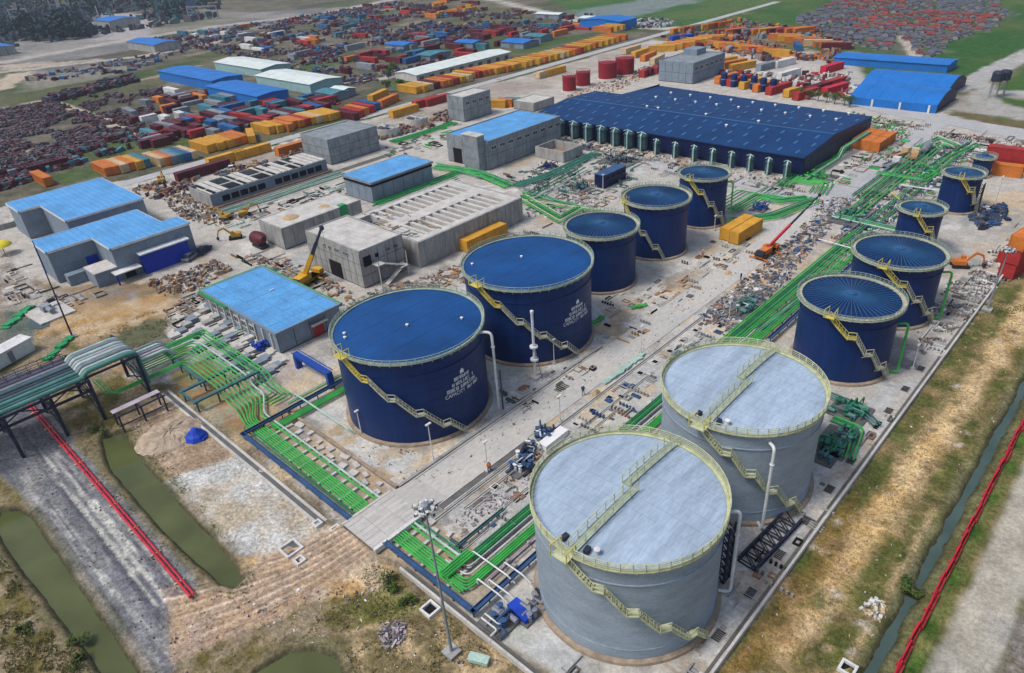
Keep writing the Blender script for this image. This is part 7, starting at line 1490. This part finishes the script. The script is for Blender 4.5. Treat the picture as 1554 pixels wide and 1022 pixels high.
scrap('timber and scaffold waste round the pump house', [(380,385),(470,400),(540,450),(700,400),(720,410),(560,490),(500,450),(440,410),(390,410)], 360, ['timber','rubble_dark','pipe_grey','rubble','rubble_red'], (.3,1.8), (.05,.5), seed=14, name='site_waste')
scrap('heap of brown timber and steel in front of the blue entrance wall', [(225,430),(330,395),(352,410),(300,440),(250,450)], 330, ['timber','rubble_red','rubble_dark','rubble'], (.2,1.5), (.1,.8), seed=15, name='timber_heap')
scrap('scrap heaps at the end of the unfinished building', [(245,300),(300,290),(330,320),(380,330),(330,345),(270,330)], 420, ['rubble','rubble_dark','rubble_red','timber'], (.2,1.3), (.1,.7), seed=16, name='scrap_heap')
scrap('dark metal piles beside the taller small tank', [(1465,330),(1525,310),(1530,335),(1490,350)], 200, ['steel_dark','rubble_dark','tray_blue'], (.3,1.4), (.2,1.0), seed=17, name='metal_pile')
scrap('rubble strip on the paved yard behind the ribbed tanks', [(1390,500),(1440,430),(1530,380),(1554,420),(1450,500),(1400,540)], 1100, ['rubble','rubble_dark','c_white','rubble'], (.15,.9), (.05,.35), seed=18, name='rubble', nz=2.5)
scrap('small pale litter in the scrub on the right', [(1554,450),(1554,580),(1335,1022),(1095,1022),(1460,520)], 240, ['c_white','rubble','rubble','c_pale'], (.06,.32), (.03,.16), seed=19, name='litter')
scrap('litter in the foreground scrub', [(560,860),(780,1010),(600,1022),(440,1000),(350,920)], 260, ['c_white','rubble','rubble_dark'], (.08,.4), (.03,.15), seed=20, name='litter')
scrap('pile of grey branches and offcuts in the foreground scrub', [(572,962),(590,945),(615,945),(612,975),(585,985)], 150, ['rubble','rubble_dark','pipe_lilac'], (.15,.9), (.05,.3), seed=21, name='branch_pile')
scrap('pale broken concrete lumps in the scrub by the ditch', [(1305,925),(1325,905),(1350,920),(1335,945)], 70, ['c_white','rubble','c_pale'], (.2,.7), (.1,.3), seed=22, name='rubble')
scrap('steel offcuts on the slab strip left of the front grey tank', [(690,790),(760,735),(800,700),(810,720),(740,800),(700,820)], 160, ['rubble','rubble_dark','pipe_lilac'], (.1,.8), (.03,.2), seed=23, name='offcuts')
scrap('loose stones along the left canal banks', [(0,640),(60,700),(330,880),(400,1022),(230,1022),(90,800)], 200, ['rubble','rubble_dark'], (.06,.25), (.02,.1), seed=24, name='stones', nz=2)
scrap('clutter in the pipe yard beside the dark blue enclosure', [(790,250),(960,225),(970,250),(900,330),(800,330)], 700, ['rubble','rubble_dark','pipe_teal','pipe_grey','c_white'], (.2,1.2), (.05,.6), seed=25, name='site_waste', nz=4)
scrap('scattered materials in front of the warehouse', [(850,205),(1200,275),(1210,300),(1100,270),(960,240),(850,225)], 500, ['rubble','rubble_red','rubble_dark','c_white'], (.2,1.0), (.05,.4), seed=26, name='site_waste')
scrap('scattered materials behind the warehouse and round the red tanks', [(860,145),(980,100),(1000,110),(930,140),(870,160)], 500, ['rubble','rubble_red','rubble_dark','orange'], (.3,1.2), (.05,.5), seed=27, name='site_waste')
scrap('scattered materials right of the warehouse', [(1290,170),(1400,190),(1350,240),(1270,260),(1320,215)], 450, ['rubble','rubble_red','rubble_dark','pipe_green'], (.2,1.2), (.05,.5), seed=28, name='site_waste', nz=5)
scrap('scattered materials in the far right yard', [(1420,200),(1554,215),(1554,270),(1440,240),(1400,230)], 600, ['rubble','rubble_red','rubble_dark','c_white'], (.2,1.2), (.05,.5), seed=29, name='site_waste', nz=5)
MM('spoil', (.38,.30,.22), .95, .35, .9, bump=.8)
mb = MB().lathe([(4.2,-.15),(3.7,.15),(3.1,.4),(2.5,.6),(1.8,.72),(1.1,.8),(.5,.84),(.01,.85)], 40); rq = random.Random(3); mb.v = [(x+rq.uniform(-.2,.2), y*1.1+rq.uniform(-.2,.2), z+rq.uniform(-.1,.12)) for x,y,z in mb.v]
solo('spoil_mound', 'broad rubbly spoil mound between the middle canal and the drain channel', 'mound', mb, M['spoil'], (*G(258,660),0))
for k, (px_, py_, r__) in enumerate(((905,597,.35),(795,590,.5),(1105,415,.4))): 
    mb = MB().lathe([(r__*1.6,-.05),(r__,.25),(r__*.4,.5),(.01,.55)], 14); mb.v = [(x+rq.uniform(-.12,.12), y*1.4+rq.uniform(-.12,.12), z) for x,y,z in mb.v]; solo('sand_heap', ('sandy heap on the main road beside the green netting','red-brown earth heap by the white stack','small sand heap beside the main road near the crane')[k], 'heap', mb, M['earth' if k != 1 else 'rubble_red'], (*G(px_,py_),0))
# ================================================================ WORKERS
def person(label, loc, rz, top, legs, swing=.25):
    t = thing('person', label, 'person', loc, rz, None)
    V = [(0,0,.95),(0,0,1.2),(0,.01,1.42),(0,.02,1.53),(0,.03,1.64),(0,.03,1.74),(.2,0,1.40),(.26,.05,1.12),(.25,.16,.88),(-.2,0,1.40),(-.26,-.04,1.12),(-.25,.04,.88),(.1,0,.9),(.11,swing*.6,.5),(.11,swing,.08),(.11,swing+.14,.04),(-.1,0,.9),(-.11,-swing*.3,.5),(-.11,-swing,.08),(-.11,-swing+.14,.04)]
    E_ = [(0,1),(1,2),(2,3),(3,4),(4,5),(2,6),(6,7),(7,8),(2,9),(9,10),(10,11),(0,12),(12,13),(13,14),(14,15),(0,16),(16,17),(17,18),(18,19)]
    rad = [.15,.15,.15,.06,.10,.09,.07,.05,.04,.07,.05,.04,.10,.07,.05,.045,.10,.07,.05,.045]
    me_ = bpy.data.meshes.new('body'); me_.from_pydata(V, E_, []); o = bpy.data.objects.new('body', me_); LINK(o); sk = o.modifiers.new('skin', 'SKIN'); o.modifiers.new('sub', 'SUBSURF').levels = 1
    for v, r_ in zip(me_.skin_vertices[0].data, rad): v.radius = (r_, r_)
    me_.skin_vertices[0].data[0].use_root = True
    dg = bpy.context.evaluated_depsgraph_get(); dg.update(); m2 = bpy.data.meshes.new_from_object(o.evaluated_get(dg)); bpy.data.objects.remove(o)
    m2.materials.clear()
    for k_ in (legs, top, 'skin_tone'): m2.materials.append(M[k_])
    for p in m2.polygons:
        z = p.center.z; p.material_index = 2 if z > 1.5 or (abs(p.center.x) > .2 and z < 1.0 and z > .8) else (1 if z > .95 else 0)
    obj('body', m2, None, t); obj('helmet', MB().lathe([(.15,1.70),(.125,1.72),(.11,1.8),(.06,1.86),(.01,1.87)], 12, 0, .03), M['c_white'], t)
MM('skin_tone', (.12,.06,.035), .6, .1, 2); MM('overall_blue', (.02,.04,.12), .8, .2, 3); MM('vest_orange', (.55,.15,.02), .8, .15, 3)
for px_, py_, rz_, a, b_, lb_ in ((885,600,30,'overall_blue','overall_blue','worker in dark blue overalls and white helmet on the road by the sand heap'),(1247,314,-40,'c_red','overall_blue','worker in a red top standing at the crossing of the main road'),(1124,427,80,'overall_blue','steel_dark','worker in dark clothes walking by the trench near the green skid'),(1066,392,10,'vest_orange','overall_blue','worker in an orange vest on the sand near the narrow blue tank'),(743,716,200,'vest_orange','overall_blue','worker in an orange vest beside the lamp pole at the road edge')):
    person(lb_, (*G(px_,py_),0), R(rz_), a, b_)
